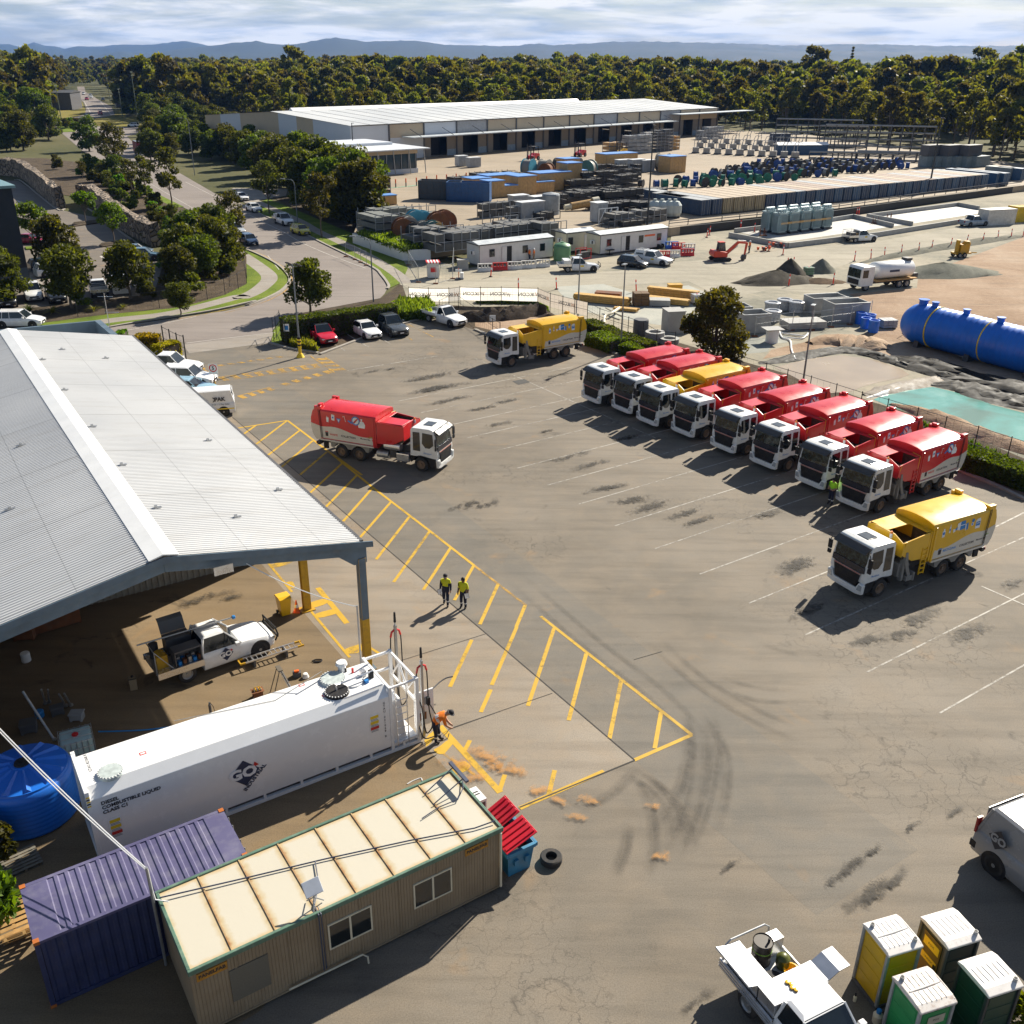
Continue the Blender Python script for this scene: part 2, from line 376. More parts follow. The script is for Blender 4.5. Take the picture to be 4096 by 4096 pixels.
S('dirt_strip',[EB-eD*1+eN*1.2,EB-eD*1+eN*26,EB-eD*16+eN*26,EB-eD*14+eN*10,E7(1600,1890),E7(1290,1560)],.018,m_floor)
S('driveway_apron',[F1(180,345),F1(880,250),F1(845,330),F1(225,410)],.008,m_path)
# road
S('road',[D1(-600,420),D1(780,190)]+pts(C6,[(0,1130),(150,1095),(250,1060),(340,1020),(400,985),(440,945),(455,915),(445,880),(390,820),(300,765),(180,710),(60,665)])
  +pts(C5,[(1640,560),(1350,415),(1180,335),(900,180),(780,90)])+pts(F2,[(1000,1330),(830,1180),(690,1060),(640,1045),(600,960),(610,915),(800,880),(930,850),(950,790),(930,720),(900,690),(865,690),(865,600),(850,540),(930,540),(945,600),(1100,690),(1230,760),(1265,850),(1130,880),(1040,890),(1010,940),(1060,980),(1530,990),(1900,1010),(1900,1090),(1530,1060),(1400,1085),(1500,1190),(1700,1330)])
  +pts(C6,[(-60,310),(180,400),(260,455),(480,545),(600,610),(740,680),(1030,820),(1100,880),(1150,950),(1120,1010),(1090,1040),(400,1170),(330,1275)])+[F1(880,250),F1(180,345),D1(1310,300),D1(800,230),D1(-600,520)],.012,m_road)
S('road_island',pts(F2,[(610,950),(640,930),(700,945),(800,960),(850,990),(830,1040),(660,1045)]),.10,m_grass,thick=.1)
S('lawn',pts(F2,[(100,810),(800,800),(940,790),(945,820),(920,850),(800,875),(600,905),(400,950),(100,940)]),.02,m_dry)
S('lawn',pts(F2,[(1010,905),(1130,880),(1265,850),(1270,790),(1350,800),(1400,870),(1900,880),(1900,1000),(1530,985),(1100,975),(1040,965)]),.02,m_dry)
S('lawn',pts(F2,[(800,690),(900,700),(940,790),(800,780)]),.02,m_dry)
# verge on the bend
kerbL = pts(C5,[(700,1362),(840,1335),(1130,1285),(1370,1250),(1640,1205),(1932,1140)])+pts(C6,[(150,1095),(250,1060),(340,1020),(400,985),(440,945),(455,915),(445,880),(390,820),(300,765),(180,710),(60,665)])
S('lawn',kerbL+pts(C6,[(70,720),(150,800),(155,900),(60,950)])+pts(C5,[(1860,1010),(1700,1090),(1430,1170),(1280,1195),(800,1240),(200,1320),(150,1400)]),.02,m_grass)
pathL = smoothline(pts(C5,[(300,1370),(820,1287),(1250,1238),(1560,1168),(1800,1105)])+pts(C6,[(120,1035),(220,990),(290,935),(312,900),(292,860),(200,790),(110,730),(60,700)]),5)
S('footpath',ribbon(pathL,2.0),.03,m_path)
def kerb(name,line,w=.32,h=.13,mat=None):
 L = smoothline([Vector((p[0],p[1],0)) for p in line],4); o = ribbon(L,w); n = len(L); b = MB()
 rings = []
 for i in range(n):
  a,c = o[i],o[2*n-1-i]
  rings.append([(a.x,a.y,0),(a.x,a.y,h),(c.x,c.y,h),(c.x,c.y,0)])
 b.loft(rings); return tag(b.build(name,mat or m_kerb),kind='structure')
kerb('kerb',kerbL)
kerbR = pts(C6,[(1140,975),(1150,950),(1100,880),(1030,820),(740,680),(600,610),(480,545),(260,455),(180,400)])
kerb('kerb',kerbR)
S('lawn',kerbR+pts(C6,[(300,340),(520,430),(760,530),(900,590),(1255,775),(1285,830),(1240,930)]),.02,m_grass)
S('footpath',ribbon(smoothline(pts(C6,[(1285,935),(1180,850),(1000,740),(780,630),(650,570),(520,495),(330,410),(200,350)]),5),1.7),.03,m_path)
S('footpath',pts(C6,[(20,290),(60,265),(440,270),(430,320),(240,350),(180,395)]),.034,m_path)
S('mulch_bed',pts(C6,[(330,330),(600,330),(960,520),(905,585),(760,525),(520,425)]),.05,m_mulch)
# far side of the road: verge and planted bank up to the stone walls
S('mulch_bank',pts(C5,[(-100,60),(330,60),(760,110),(900,190),(1200,350),(1640,570),(1770,700),(1180,730),(1000,560),(760,380),(690,300),(560,350),(440,330),(250,170),(-100,170)]),.05,m_mulch)
S('lawn',ribbon(pts(C5,[(780,110),(900,195),(1190,350),(1350,430)]),1.8),.06,m_grass)
S('car_park',pts(C5,[(-60,230),(140,230),(450,450),(780,520),(1050,700),(1230,860),(1160,1090),(300,1190),(-100,1230),(-100,900)]),.02,m_park)
S('mulch_bed',pts(C5,[(-100,1215),(300,1185),(1160,1085),(1240,860),(1760,700),(1770,760),(1860,800),(1860,1010),(1700,1090),(1430,1170),(1280,1195),(800,1240),(200,1320),(-100,1400)]),.04,m_mulch)
S('car_park_island',pts(C5,[(540,570),(560,548),(780,525),(790,545),(560,580)]),.15,m_mulch,thick=.15)
S('car_park_island',pts(C5,[(750,722),(770,705),(1000,680),(1010,700),(770,735)]),.15,m_mulch,thick=.15)
S('car_park_island',pts(C5,[(190,735),(300,728),(330,742),(200,755)]),.15,m_grass,thick=.15)
S('footpath',pts(C5,[(215,880),(240,880),(320,985),(320,1010),(235,1020)]),.04,m_path)
kerb('kerb',pts(C5,[(110,225),(170,240),(420,440),(490,445)]),.3); kerb('kerb',pts(C5,[(660,440),(780,520),(1010,690),(1080,730)]),.3)
# construction site
fenceA = pts(C6,[(1285,1080),(1432,1090),(1574,1095),(1652,1100),(1796,1105),(1932,1110)])
S('site_ground',[C6(1240,930),C6(1285,830),C6(1255,775),C6(1440,770),C7(-60,830),C7(560,760),C7(1360,690),C7(1380,600),C8(-10,520),C8(670,445),C8(1932,268),(170,262),(150,90),(70,40),D5(1932,940),D5(1600,800),D5(1230,650),D5(860,540),D5(430,390),D5(0,270),D4(1000,150),D3(800,420),D3(530,260),D3(440,210),F4(70,570),C6(1430,1080),C6(1285,1060)],.016,m_site)
S('haul_road',[C6(1225,940),C6(1300,905),C7(0,910),C7(600,860),C7(1000,850),C7(1360,790),C8(0,700),C8(420,640),C8(980,590),C8(1500,500),C8(1932,430),C8(1932,520),C8(1500,620),C8(900,700),C8(620,790),C8(850,880),C8(700,930),C8(300,900),C8(0,960),C7(1500,920),C7(900,960),C7(440,960),C6(1290,970)],.024,m_pale)
S('clay_ground',[C8(1932,560),C8(1500,720),C8(1250,800),C8(1240,890),C8(800,930),C8(930,1010),C8(1000,1150),C8(820,1210),C8(560,1230),C8(300,1290),D5(90,240),D5(560,150),D5(900,220),D5(1932,480),(95,60),(150,110),(160,190)],.030,m_clay)
S('pale_slab',[C8(60,525),C8(400,592),C8(830,530),C8(1240,470),C8(1700,400),C8(1560,350),C8(1000,425),C8(640,470)],.05,m_slab)
S('wet_gravel',pts(D4,[(1540,240),(1560,120),(1932,90),(1932,150),(1800,160),(1760,230),(1600,245)]),.036,soil('grey_gravel',[(.35,(.20,.21,.19)),(.7,(.34,.34,.30))],.3,4))
S('wet_gravel',pts(C7,[(560,960),(900,940),(1100,1000),(1500,950),(1650,1010),(1500,1160),(1300,1230),(1000,1180),(700,1120)]),.033,MATS.get('x') or soil('grey_sand',[(.35,(.30,.31,.28)),(.7,(.45,.44,.38))],.2,3))
# storage yard on its raised level
yardP = [C6(905,585,YZ),C6(1255,700,YZ),C6(1440,690,YZ),C7(520,570,YZ),C7(1380,545,YZ),C8(0,452,YZ),C8(670,382,YZ),C8(1932,226,YZ),Vector((150,243,YZ)),Vector((134,268,YZ)),Vector((122,300,YZ)),Vector((117,342,YZ)),Vector((103,386,YZ)),Vector((70,402,YZ)),Vector((-60,270,YZ)),Vector((-42,240,YZ)),C6(1000,300,YZ)]
S('storage_yard',yardP,YZ,m_yardc,thick=1.5)
S('painted_walkway',ribbon(smoothline(pts(C6,[(1120,265),(1200,262),(1420,238),(1640,212),(1760,195)],YZ),4),.9),YZ+.006,M('green_paint',(.16,.36,.22),.7,var=.3,dirt=.8,hue=(.36,.29,.21)))
S('mulch_bed',[F1(845,332),F1(880,252),C6(400,1172),C6(1090,1042),C6(1240,932),C6(1285,1062),C6(1430,1080),F4(70,570),D3(440,210),D3(530,260),D3(800,420),D4(1000,150),D5(0,270),D5(430,390),D5(860,540),D5(1230,650),D5(1600,800),D5(1932,940),(70,40),(60,20),D5(1932,1290),D5(1932,1180),D5(1480,1010),D5(1250,880),D3(1420,640),D3(1000,500),D3(800,440),F4(100,900),F6(1932,385),F6(1480,470),F6(420,860),F1(1230,410),F1(1010,375)],.013,m_mulch)
kerb('kerb',[F1(845,332),F1(1000,375),F1(1225,412)]); kerb('kerb',[F6(420,862),F6(1480,470),F6(1932,388)]); kerb('kerb',[F4(0,865),F4(130,920),F4(420,1060)]); kerb('kerb',[D3(800,480),D3(1000,560)]); kerb('kerb',[D5(1430,1010),D5(1700,1120),D5(1932,1230),D5(2100,1310)])
S('lawn',pts(C6,[(395,1170),(340,1270),(325,1350),(372,1372),(420,1300)]),.016,m_grass); S('gravel_patch',pts(F4,[(0,640),(900,620),(940,660),(700,800),(260,880),(0,820)]),.017,m_clay)
# ponds and their liners
m_brown = M('silty_water',(.34,.265,.18),.22,var=.06,scale=.2,spec=.35)
def teal():
 k = NT('teal_water'); v = k.coord(); f = k.noise(v,.12,5,.6,.8)
 k.l(k.ramp(f,[(.35,(.12,.21,.15)),(.5,(.13,.33,.27)),(.68,(.27,.46,.40))]),k.p.inputs['Base Color'])
 k.p.inputs['Roughness'].default_value = .12; k.bump(k.noise(v,3,3),.06,.05); return k.m
pondA = pts(D5,[(170,300),(300,265),(430,232),(560,222),(640,212),(690,218),(760,228),(900,250),(980,280),(1060,305),(1125,350),(1060,375),(900,405),(780,440),(720,468),(560,480),(430,430),(300,360)])
pondB = pts(D5,[(870,525),(930,500),(1080,465),(1200,445),(1290,437),(1480,480),(1600,515),(1700,560),(1932,620)])+[D5(2300,760),D5(2300,1000),D5(1932,890),D5(1800,835),D5(1600,760),D5(1300,665),D5(1000,580)]
S('pond_water',pondA,.05,m_brown); S('pond_water',pondB,.06,teal())
m_liner = M('black_liner',(.012,.0115,.011),.7,spec=.25,var=.5,scale=2.2,dirt=.18,hue=(.14,.10,.065))
def bank(name,line,w,h,mat,seed=1,nx=7,kind='structure',jag=.35):
 rr = random.Random(seed); L = smoothline([Vector((p[0],p[1],0)) for p in line],5); rings = []; n = len(L)
 for i,p in enumerate(L):
  d = (L[min(i+1,n-1)]-L[max(i-1,0)]).normalized(); q = Vector((-d.y,d.x,0)); r_ = []
  e = min(1,.3+3*min(i,n-1-i)/n)
  for j in range(nx):
   t = j/(nx-1)*2-1; hh = h*e*(1-abs(t)**1.6)*(1+rr.uniform(-jag,jag))
   c = p+q*(t*w/2*e*(1+rr.uniform(-.12,.12)))+d*rr.uniform(-.2,.2); r_.append((c.x,c.y,max(-.02,hh) if 0 < j < nx-1 else -.03))
  rings.append(r_)
 b = MB(); b.loft(rings,caps=False,closed=False); return tag(b.build(name,mat,smooth=True,angle=70),kind=kind)
bank('liner_bank',pts(D5,[(60,270),(200,255),(420,210),(640,180),(820,200),(960,240),(1100,290),(1250,350)]),2.2,.3,m_liner,3,11,jag=.6)
bank('liner_bank',pts(D5,[(960,230),(1200,280),(1500,360),(1932,470),(2300,560)]),5.0,.5,m_liner,4,17,jag=.6)
bank('liner_bank',pts(D5,[(1280,420),(1500,440),(1700,500),(1932,560),(2300,690)]),4.0,.4,m_liner,5,13,jag=.6)
bank('liner_bank',pts(D5,[(800,495),(1000,450),(1250,400),(1330,375)]),2.2,.35,M('muddy_liner',(.16,.125,.09),.7,var=.4,scale=1.5,dirt=.5,hue=(.4,.38,.35)),6)
bank('liner_fold',pts(D5,[(830,512),(960,478),(1120,438),(1290,420)]),.7,.22,M('white_liner',(.6,.6,.6),.5,var=.2),7)
bank('dirt_bank',pts(D5,[(1000,560),(1300,650),(1600,765),(1932,880),(2300,1010)]),2.2,.5,m_clay,8)
bank('clay_ridge',pts(D5,[(420,130),(600,110),(760,130),(860,150),(940,180)]),5,.6,m_clay,9,jag=.6)
bank('dirt_ridge',pts(D5,[(1150,230),(1500,330),(1932,440)]),2.0,.4,m_clay,10)
bank('silt_ridge',pts(C8,[(880,730),(1250,655),(1600,600),(1932,555)]),3.0,.5,MATS.setdefault('silt',soil('silt',[(.35,(.10,.10,.08)),(.7,(.2,.19,.15))],.4,4)),11)
# ================================================================== painted lines
def stripe(name,a,b,w,mat,z=.02):
 a = Vector((a[0],a[1])); b = Vector((b[0],b[1])); d = (b-a).normalized(); n = Vector((-d.y,d.x))*w/2
 return S(name,[a+n,b+n,b-n,a-n],z,mat)
HD = Vector((math.cos(R(34.6)),math.sin(R(34.6)),0))      # the way the parking bays run
for u,v in ((1597,1603),(1684,1650),(1797,1700),(1859,1753),(1959,1808),(2069,1872),(2190,1940),(2315,2016),(2459,2103),(2620,2194),(2799,2296),(2994,2413),(3223,2538),(3468,2688),(3759,2852)):
 a = at(u,v); stripe('parking_line',a,a+HD*(17.5 if v < 2450 else 24),.085,m_whl,.022)
stripe('parking_line',D3(0,585),D3(1270,1145),.09,m_whl,.026); stripe('parking_line',F6(770,1070),F6(1932,880),.11,m_whl,.026)
stripe('parking_line',at(3960,2118),at(4096,2050),.11,m_whl,.026); stripe('parking_line',D6(1600,1055),D6(1932,1200),.10,m_whl,.026)
for a,b in (((610,730),(745,815)),((735,580),(1045,768)),((1230,670),(1325,720)),((1555,640),(1610,680)),((1550,470),(1880,635)),((1800,430),(1932,500))):
 stripe('parking_line',F6(*a),F6(*b),.12,m_whl if a[0] < 1500 else m_yel2,.026)
for a,b in (((2080,4096),(2150,4060)),): pass
for a,b in (((605,988),(985,930)),((985,930),(1300,1168)),((1300,1168),(1560,1352))): stripe('hatch_line',F1(*a),F1(*b),.17,m_yel,.024)
oP = D2(715,680); oQ = E8(1335,1020)
for a,b in ((F1(1300,1168),D2(945,865)),(D2(945,865),D2(1390,1205)),(D2(1390,1205),E8(132,84))): stripe('hatch_line',a,b,.17,m_yel,.026)
stripe('hatch_line',E8(132,84),E8(420,305),.15,m_yel2,.024); stripe('hatch_line',E8(500,365),oQ,.17,m_yel,.024)
stripe('hatch_line',oQ,E8(1015,1160),.17,m_yel,.024); stripe('hatch_line',E8(850,1220),E8(385,1425),.2,m_yel,.024)
for a,b in (((745,965),(650,1033)),((978,935),(745,1112)),((1078,1008),(835,1198)),((1180,1087),(940,1290)),((1290,1172),(1080,1352))): stripe('hatch_bar',F1(*a),F1(*b),.17,m_yel,.028)
for a,b in (((715,680),(465,910)),((830,770),(585,1020)),((945,875),(720,1130)),((1090,980),(850,1255)),((1235,1090),(975,1425)),((1390,1205),(1110,1600)),((1550,1335),(1340,1660)),((1730,1470),(1580,1740))):
 stripe('hatch_bar',D2(*a),D2(*b),.17,m_yel,.028)
for a,b in (((265,190),(165,410)),((120,495),(0,755)),((415,305),(365,425)),((368,425),(230,745)),((225,770),(170,895)),((575,430),(430,860)),((752,572),(655,940)),((945,720),(880,1040)),((1165,895),(1130,1095)),((110,1050),(82,1105)),((303,1240),(272,1330)),((578,1215),(545,1350))):
 stripe('hatch_bar',E8(*a),E8(*b),.18,m_yel,.028)
stripe('walkway_line',E7(1480,1300),E8(278,1338),.26,m_yel,.024); stripe('walkway_line',E7(1440,1600),E7(1932,1930),.12,m_yel2,.024)
stripe('walkway_line',D7(1160,240),D7(1350,470),.13,m_yel,.024); stripe('walkway_line',D7(1470,590),D7(1755,930),.13,m_yel,.024)
stripe('walkway_line',D7(1530,440),D7(1735,690),.28,m_yel,.024); stripe('walkway_line',D8(870,330),D8(1010,420),.14,m_yel,.024)
def blob(name,outline,z,mat,seed=0,jag=.1,k=3):
 rr = random.Random(seed); P = smoothline([Vector((p[0],p[1],0)) for p in list(outline)+[outline[0]]],k)[:-1]
 c = sum(P,Vector())/len(P); return S(name,[c+(p-c)*(1+rr.uniform(-jag,jag)) for p in P],z,mat)
for q in ([(1195,280),(1340,232),(1352,262),(1215,302)],[(1440,560),(1560,520),(1600,545),(1465,590)],[(1305,405),(1350,395),(1370,440),(1330,440)],[(1510,622),(1650,588),(1665,620),(1530,652)],[(1720,870),(1830,835),(1835,890),(1735,905)]):
 blob('paint_patch',pts(D7,q),.03,m_yel,len(q)+int(q[0][0]))
for q in ([(1260,1500),(1380,1370),(1440,1380),(1330,1560)],[(1420,1600),(1600,1480),(1660,1530),(1480,1680)],[(1600,1830),(1800,1760),(1860,1850),(1680,1932)]):
 blob('paint_patch',pts(E7,q),.03,m_yel,int(q[0][0]),.2)
m_orq = [(E8,205,1140,1.1),(E8,270,1210,.8),(E8,360,1220,.8),(E8,770,1385,.6),(E8,705,1475,.5),(E8,1160,1700,.5),(E8,490,1330,.6),(E8,610,1390,.5),(E8,1120,1420,.4),(E8,60,1190,.9),(E8,130,1260,.8)]
# speed-hump bands of yellow blocks at the gate
def blockband(a,b,a2,b2,n,mat,frac=.5):
 for i in range(n):
  t0,t1 = i/n,(i+frac)/n
  S('hump_block',[a.lerp(b,t0),a.lerp(b,t1),a2.lerp(b2,t1+.3/n),a2.lerp(b2,t0+.3/n)],.03,mat)
blockband(F1(445,598),F1(1250,488),F1(470,628),F1(1260,520),9,m_yel2); blockband(F1(595,742),F1(880,665),F1(620,770),F1(905,690),4,m_yel2)
blockband(F1(925,650),F1(1330,530),F1(950,668),F1(1355,555),5,m_yel2); blockband(F1(360,515),F1(960,428),F1(375,525),F1(975,438),8,m_yel2)
blockband(F1(1205,450),F1(1330,560),F1(1275,440),F1(1440,545),4,m_yel2,.55); blockband(F1(225,460),F1(300,575),F1(260,455),F1(400,570),4,m_yel2,.45)
for a,b in (((440,597),(1250,487)),((455,630),(1270,515)),((595,742),(880,665)),((1160,430),(1350,560)),((1275,440),(1440,545)),((235,462),(395,575))): stripe('hump_line',F1(*a),F1(*b),.11,m_yel2,.028)
# road lines
for L,w_,m_ in ((pts(C6,[(0,1142),(160,1105),(262,1072),(355,1032),(420,992),(458,948),(470,915),(458,875),(400,815),(310,758),(190,705)]),.18,m_yel2),(pts(C6,[(300,740),(340,790),(380,840)]),.1,m_whr),
                  (pts(C6,[(170,455),(300,520),(420,580),(520,640),(660,705),(850,780),(990,830)]),.14,m_whr),(pts(C6,[(1010,800),(1090,870),(1130,930)]),.15,m_yel2),(pts(C5,[(1080,1335),(1280,1300),(1480,1255)]),.12,m_whr),
                  (pts(C5,[(950,1360),(1050,1345)]),.12,m_whr),(pts(D1,[(1310,302),(1640,262),(1932,228)]),.12,m_whr),(pts(C5,[(830,70),(1180,280),(1620,530)]),.12,m_whr),(pts(C5,[(1400,240),(1660,370)]),.12,m_whr),(pts(C5,[(1060,1318),(1400,1265),(1932,1160)]),.15,m_yel2),
                  (pts(F2,[(930,705),(1000,830)]),.3,m_whr),(pts(F2,[(1110,705),(1225,850)]),.3,m_whr)):
 S('road_line',ribbon(smoothline(L,4),w_),.045,m_whr if m_ is m_whr else m_yel2)
for a,b in (((580,810),(610,830)),((760,800),(790,822)),((800,765),(865,800)),((130,380),(155,395))): stripe('car_park_arrow',C5(*a),C5(*b),.35,m_whr,.04)
# drains, joints
for a,b in ((D8(1930,340),D8(1832,262)),): pass
m_joint = M('joint_dark',(.05,.045,.04),.9)
stripe('slab_joint',AA,FA,.05,m_joint,.030); stripe('slab_joint',AA,BB,.06,m_joint,.030)
for a,b in ((D8(1160,470),D8(1830,258)),(D8(1540,1000),D8(1932,860)),(E8(0,985),E8(565,790)),(E8(1015,605),E8(1170,560))): stripe('slab_joint',a,b,.03,m_joint,.030)
S('drain_cover',pts(D3,[(262,745),(345,730),(390,752),(305,770)]),.024,M('drain_iron',(.05,.05,.05),.7,.3,dirt=.3))
# tyre marks sweeping round the hatching
def soft(name,c,a,uv):
 k = NT(name); ge = k.n('NewGeometry'); n1 = k.noise(ge.outputs['Position'],3.2 if not uv else 1.1,7,.72,.4); k.p.inputs['Base Color'].default_value = (*c,1); k.p.inputs['Roughness'].default_value = .75
 tc_ = k.n('TexCoord'); sx_ = k.n('SeparateXYZ'); k.l(tc_.outputs['UV' if uv else 'Object'],sx_.inputs[0])
 if uv: f = k.math('MULTIPLY',k.math('MULTIPLY',k.ramp(sx_.outputs[1],[(0,0),(.35,1),(.65,1),(1,0)]),k.ramp(sx_.outputs[0],[(0,0),(.25,1),(.75,1),(1,0)])),k.ramp(n1,[(.35,.2),(.65,1)]))
 else:
  le = k.n('VectorMath',operation='LENGTH'); k.l(tc_.outputs['Object'],le.inputs[0]); f = k.ramp(k.math('ADD',k.math('SUBTRACT',1.0,le.outputs['Value']),k.math('MULTIPLY',k.math('SUBTRACT',n1,.5),3.2)),[(.25,0),(.95,1)])
 tr = k.n('BsdfTransparent'); ms = k.n('MixShader'); k.l(k.math('MULTIPLY',f,a),ms.inputs[0]); k.l(tr.outputs[0],ms.inputs[1]); k.l(k.p.outputs[0],ms.inputs[2]); k.l(ms.outputs[0],k.t.nodes['Material Output'].inputs[0]); return k.m
_dz = [0]
m_tyre = soft('tyre_mark',(.06,.052,.042),.26,True); m_oil = soft('oil_stain',(.035,.028,.02),.55,False)
def arc(L,w_=.5):
 L = smoothline(pts(E8,L),6); n = len(L); q = ribbon(L,w_); _dz[0] += 1; z = .018+_dz[0]*4e-4; b = MB(); b.v = [(q[i].x,q[i].y,z) if k else (q[2*n-1-i].x,q[2*n-1-i].y,z) for i in range(n) for k in (0,1)]; b.f = [(2*i,2*i+1,2*i+3,2*i+2) for i in range(n-1)]; b.mi = [0]*(n-1); o_ = b.build('tyre_mark',m_tyre); uv = o_.data.uv_layers.new()
 for lp in o_.data.loops: vi = lp.vertex_index; uv.data[lp.index].uv = ((vi//2)/(n-1),vi % 2)
 tag(o_,kind='structure')
for L in ([(950,1230),(1080,1310),(1180,1440),(1220,1600)],[(1010,1200),(1140,1300),(1250,1460),(1290,1640)],[(1320,960),(1330,1100),(1310,1300),(1250,1500),(1160,1700)],[(1390,960),(1405,1100),(1385,1300),(1325,1500),(1245,1720)],[(1290,900),(1310,1000),(1300,1150),(1240,1350),(1080,1600)],[(1440,900),(1470,1050),(1450,1250),(1400,1450),(1300,1700)],[(1120,1260),(1260,1420),(1340,1640)],[(700,1440),(900,1330),(1040,1180)],[(980,1500),(960,1650),(900,1800)],[(1360,880),(1500,1080),(1520,1300),(1460,1560)],[(1000,1230),(1100,1420),(1120,1640),(1080,1800)]): arc(L); arc([(u+26,v+8) for u,v in L],.35)
for L in ([(1500,700),(1700,760),(1932,770)],[(1480,760),(1700,830),(1932,840)],[(1700,510),(1850,560),(1932,575)],[(1150,480),(1400,700),(1700,880),(1932,980)],[(1080,500),(1350,740),(1650,930),(1932,1060)],[(300,150),(700,500),(1100,820),(1350,1100)],[(380,120),(800,480),(1200,790),(1450,1060)]): arc(L,.45)
_r = random.Random(12)
for c,u,v,a in [(D3,600,700,.8),(D3,250,880,.9),(D4,60,1130,1),(D4,620,1500,1),(D4,1050,1620,1),(D2,1850,1000,.7),(D2,1700,1000,.9),(E8,1890,110,1.2),(D6,250,1250,.8),(D6,1500,1420,1),(D6,700,1480,.8),(D6,120,900,1),(D6,1070,1330,1.1),(D6,960,1440,.9),(D4,250,1200,1),(D4,420,1390,1.1),(D4,800,1550,1),(D4,1150,1690,.8),(D2,1450,100,1.4),(D2,1560,190,1.1),(D2,1790,260,.8),(D3,40,940,.7),(D3,160,1050,.9),(D3,490,1100,.5),(D3,1050,1150,.7),(D6,1900,1010,.8),(E4,980,640,.6),(E4,1180,740,.5),(E4,1020,840,.7),(E4,880,720,.5),(E4,1100,560,.4),(E4,120,1390,.4),(E4,1540,350,.35),(E4,1300,430,.3),(E4,310,640,.3),(F6,1080,1085,.5),(F6,1340,1050,.5),(F6,1800,1155,1.2),(F6,1640,1195,.9),(F6,1830,1320,1.3),(D5,100,1340,.9),(D7,700,530,.9),(D7,900,520,.5),(D8,300,1020,.7)]:
 for k in range(3):
  b = MB(); b.v = [(-1,-1,0),(1,-1,0),(1,1,0),(-1,1,0)]; b.f = [(0,1,2,3)]; b.mi = [0]; _dz[0] += 1; p = c(u,v)+HD*_r.uniform(-1.2,1.2)*a*(k > 0); o_ = tag(b.build('oil_stain',m_oil,loc=(p.x,p.y,(.018+_dz[0]*4e-4)),rz=R(34.6)+_r.uniform(-.3,.3)),kind='structure'); o_.scale = (a*_r.uniform(.7,2.2),a*_r.uniform(.35,.7),1)
m_osp = soft('orange_spill',(.46,.21,.04),.65,False)
for c,u,v,a in m_orq:
 b = MB(); b.v = [(-1,-1,0),(1,-1,0),(1,1,0),(-1,1,0)]; b.f = [(0,1,2,3)]; b.mi = [0]; _dz[0] += 1; p = c(u,v); o_ = tag(b.build('paint_spill',m_osp,loc=(p.x,p.y,(.018+_dz[0]*4e-4)),rz=R(-15)+_r.uniform(-.4,.4)),kind='structure'); o_.scale = (a*1.1,a*.55,1)
# ================================================================== materials of built things
m_white = M('white_paint',(.78,.78,.77),.35,var=.05,scale=.6,dirt=.12,hue=(.45,.42,.36))
m_wht2 = M('white_gloss',(.80,.80,.80),.22,var=.03,dirt=.06,hue=(.5,.47,.42),coat=.5)
m_black = M('black_plastic',(.018,.018,.02),.6,spec=.25,var=.3,dirt=.25,hue=(.14,.11,.08))
m_rubber = M('tyre_rubber',(.022,.021,.021),.85,var=.3,dirt=.35,hue=(.14,.11,.085))
m_steel = M('galvanised_steel',(.42,.43,.44),.45,.75,var=.18,dirt=.25,hue=(.25,.22,.18))
m_dsteel = M('dark_steel',(.07,.07,.075),.55,.4,var=.3,dirt=.25)
m_alu = M('aluminium',(.72,.72,.73),.3,.85,var=.1,dirt=.1)
m_glass = M('dark_glass',(.012,.016,.018),.06,var=.2,spec=.8)
m_rust = M('rust',(.20,.075,.03),.9,var=.4,dirt=.4)
m_red = M('red_paint',(.62,.018,.022),.32,var=.10,scale=.8,dirt=.10,hue=(.2,.05,.03),coat=.45)
m_yelp = M('yellow_paint',(.82,.46,.008),.32,var=.08,scale=.8,dirt=.10,hue=(.3,.2,.06),coat=.45)
m_navy = M('navy_ink',(.012,.026,.075),.5,var=.1)
m_ink = M('dark_ink',(.02,.02,.028),.5); m_inkr = M('red_ink',(.6,.02,.02),.5); m_inkb = M('blue_ink',(.02,.22,.58),.5)
m_inkw = M('white_ink',(.82,.82,.82),.5); m_inky = M('yellow_ink',(.80,.55,.02),.5); m_inkg = M('green_ink',(.25,.45,.05),.5)
m_blue = M('blue_poly',(.012,.15,.62),.38,var=.12,scale=.7,dirt=.08)
m_orange = M('orange_plastic',(.80,.13,.015),.45,var=.12,dirt=.2)
m_wood = M('timber',(.50,.30,.11),.8,var=.3,scale=3,dirt=.2,hue=(.2,.12,.05))
m_ply = M('plywood',(.50,.31,.13),.7,var=.2,scale=2,dirt=.15,hue=(.25,.15,.06))
m_grey = M('grey_paint',(.30,.31,.32),.5,var=.15,dirt=.2); m_dgrey = M('dark_grey',(.09,.09,.095),.55,var=.2,dirt=.2)
m_conc2 = M('precast_concrete',(.36,.355,.34),.8,var=.18,scale=.9,dirt=.3,hue=(.2,.19,.17))
m_cream = M('cream_panel',(.66,.60,.45),.5,var=.06,dirt=.2,hue=(.35,.28,.18))
m_green = M('green_poly',(.10,.24,.12),.45,var=.1,dirt=.15)
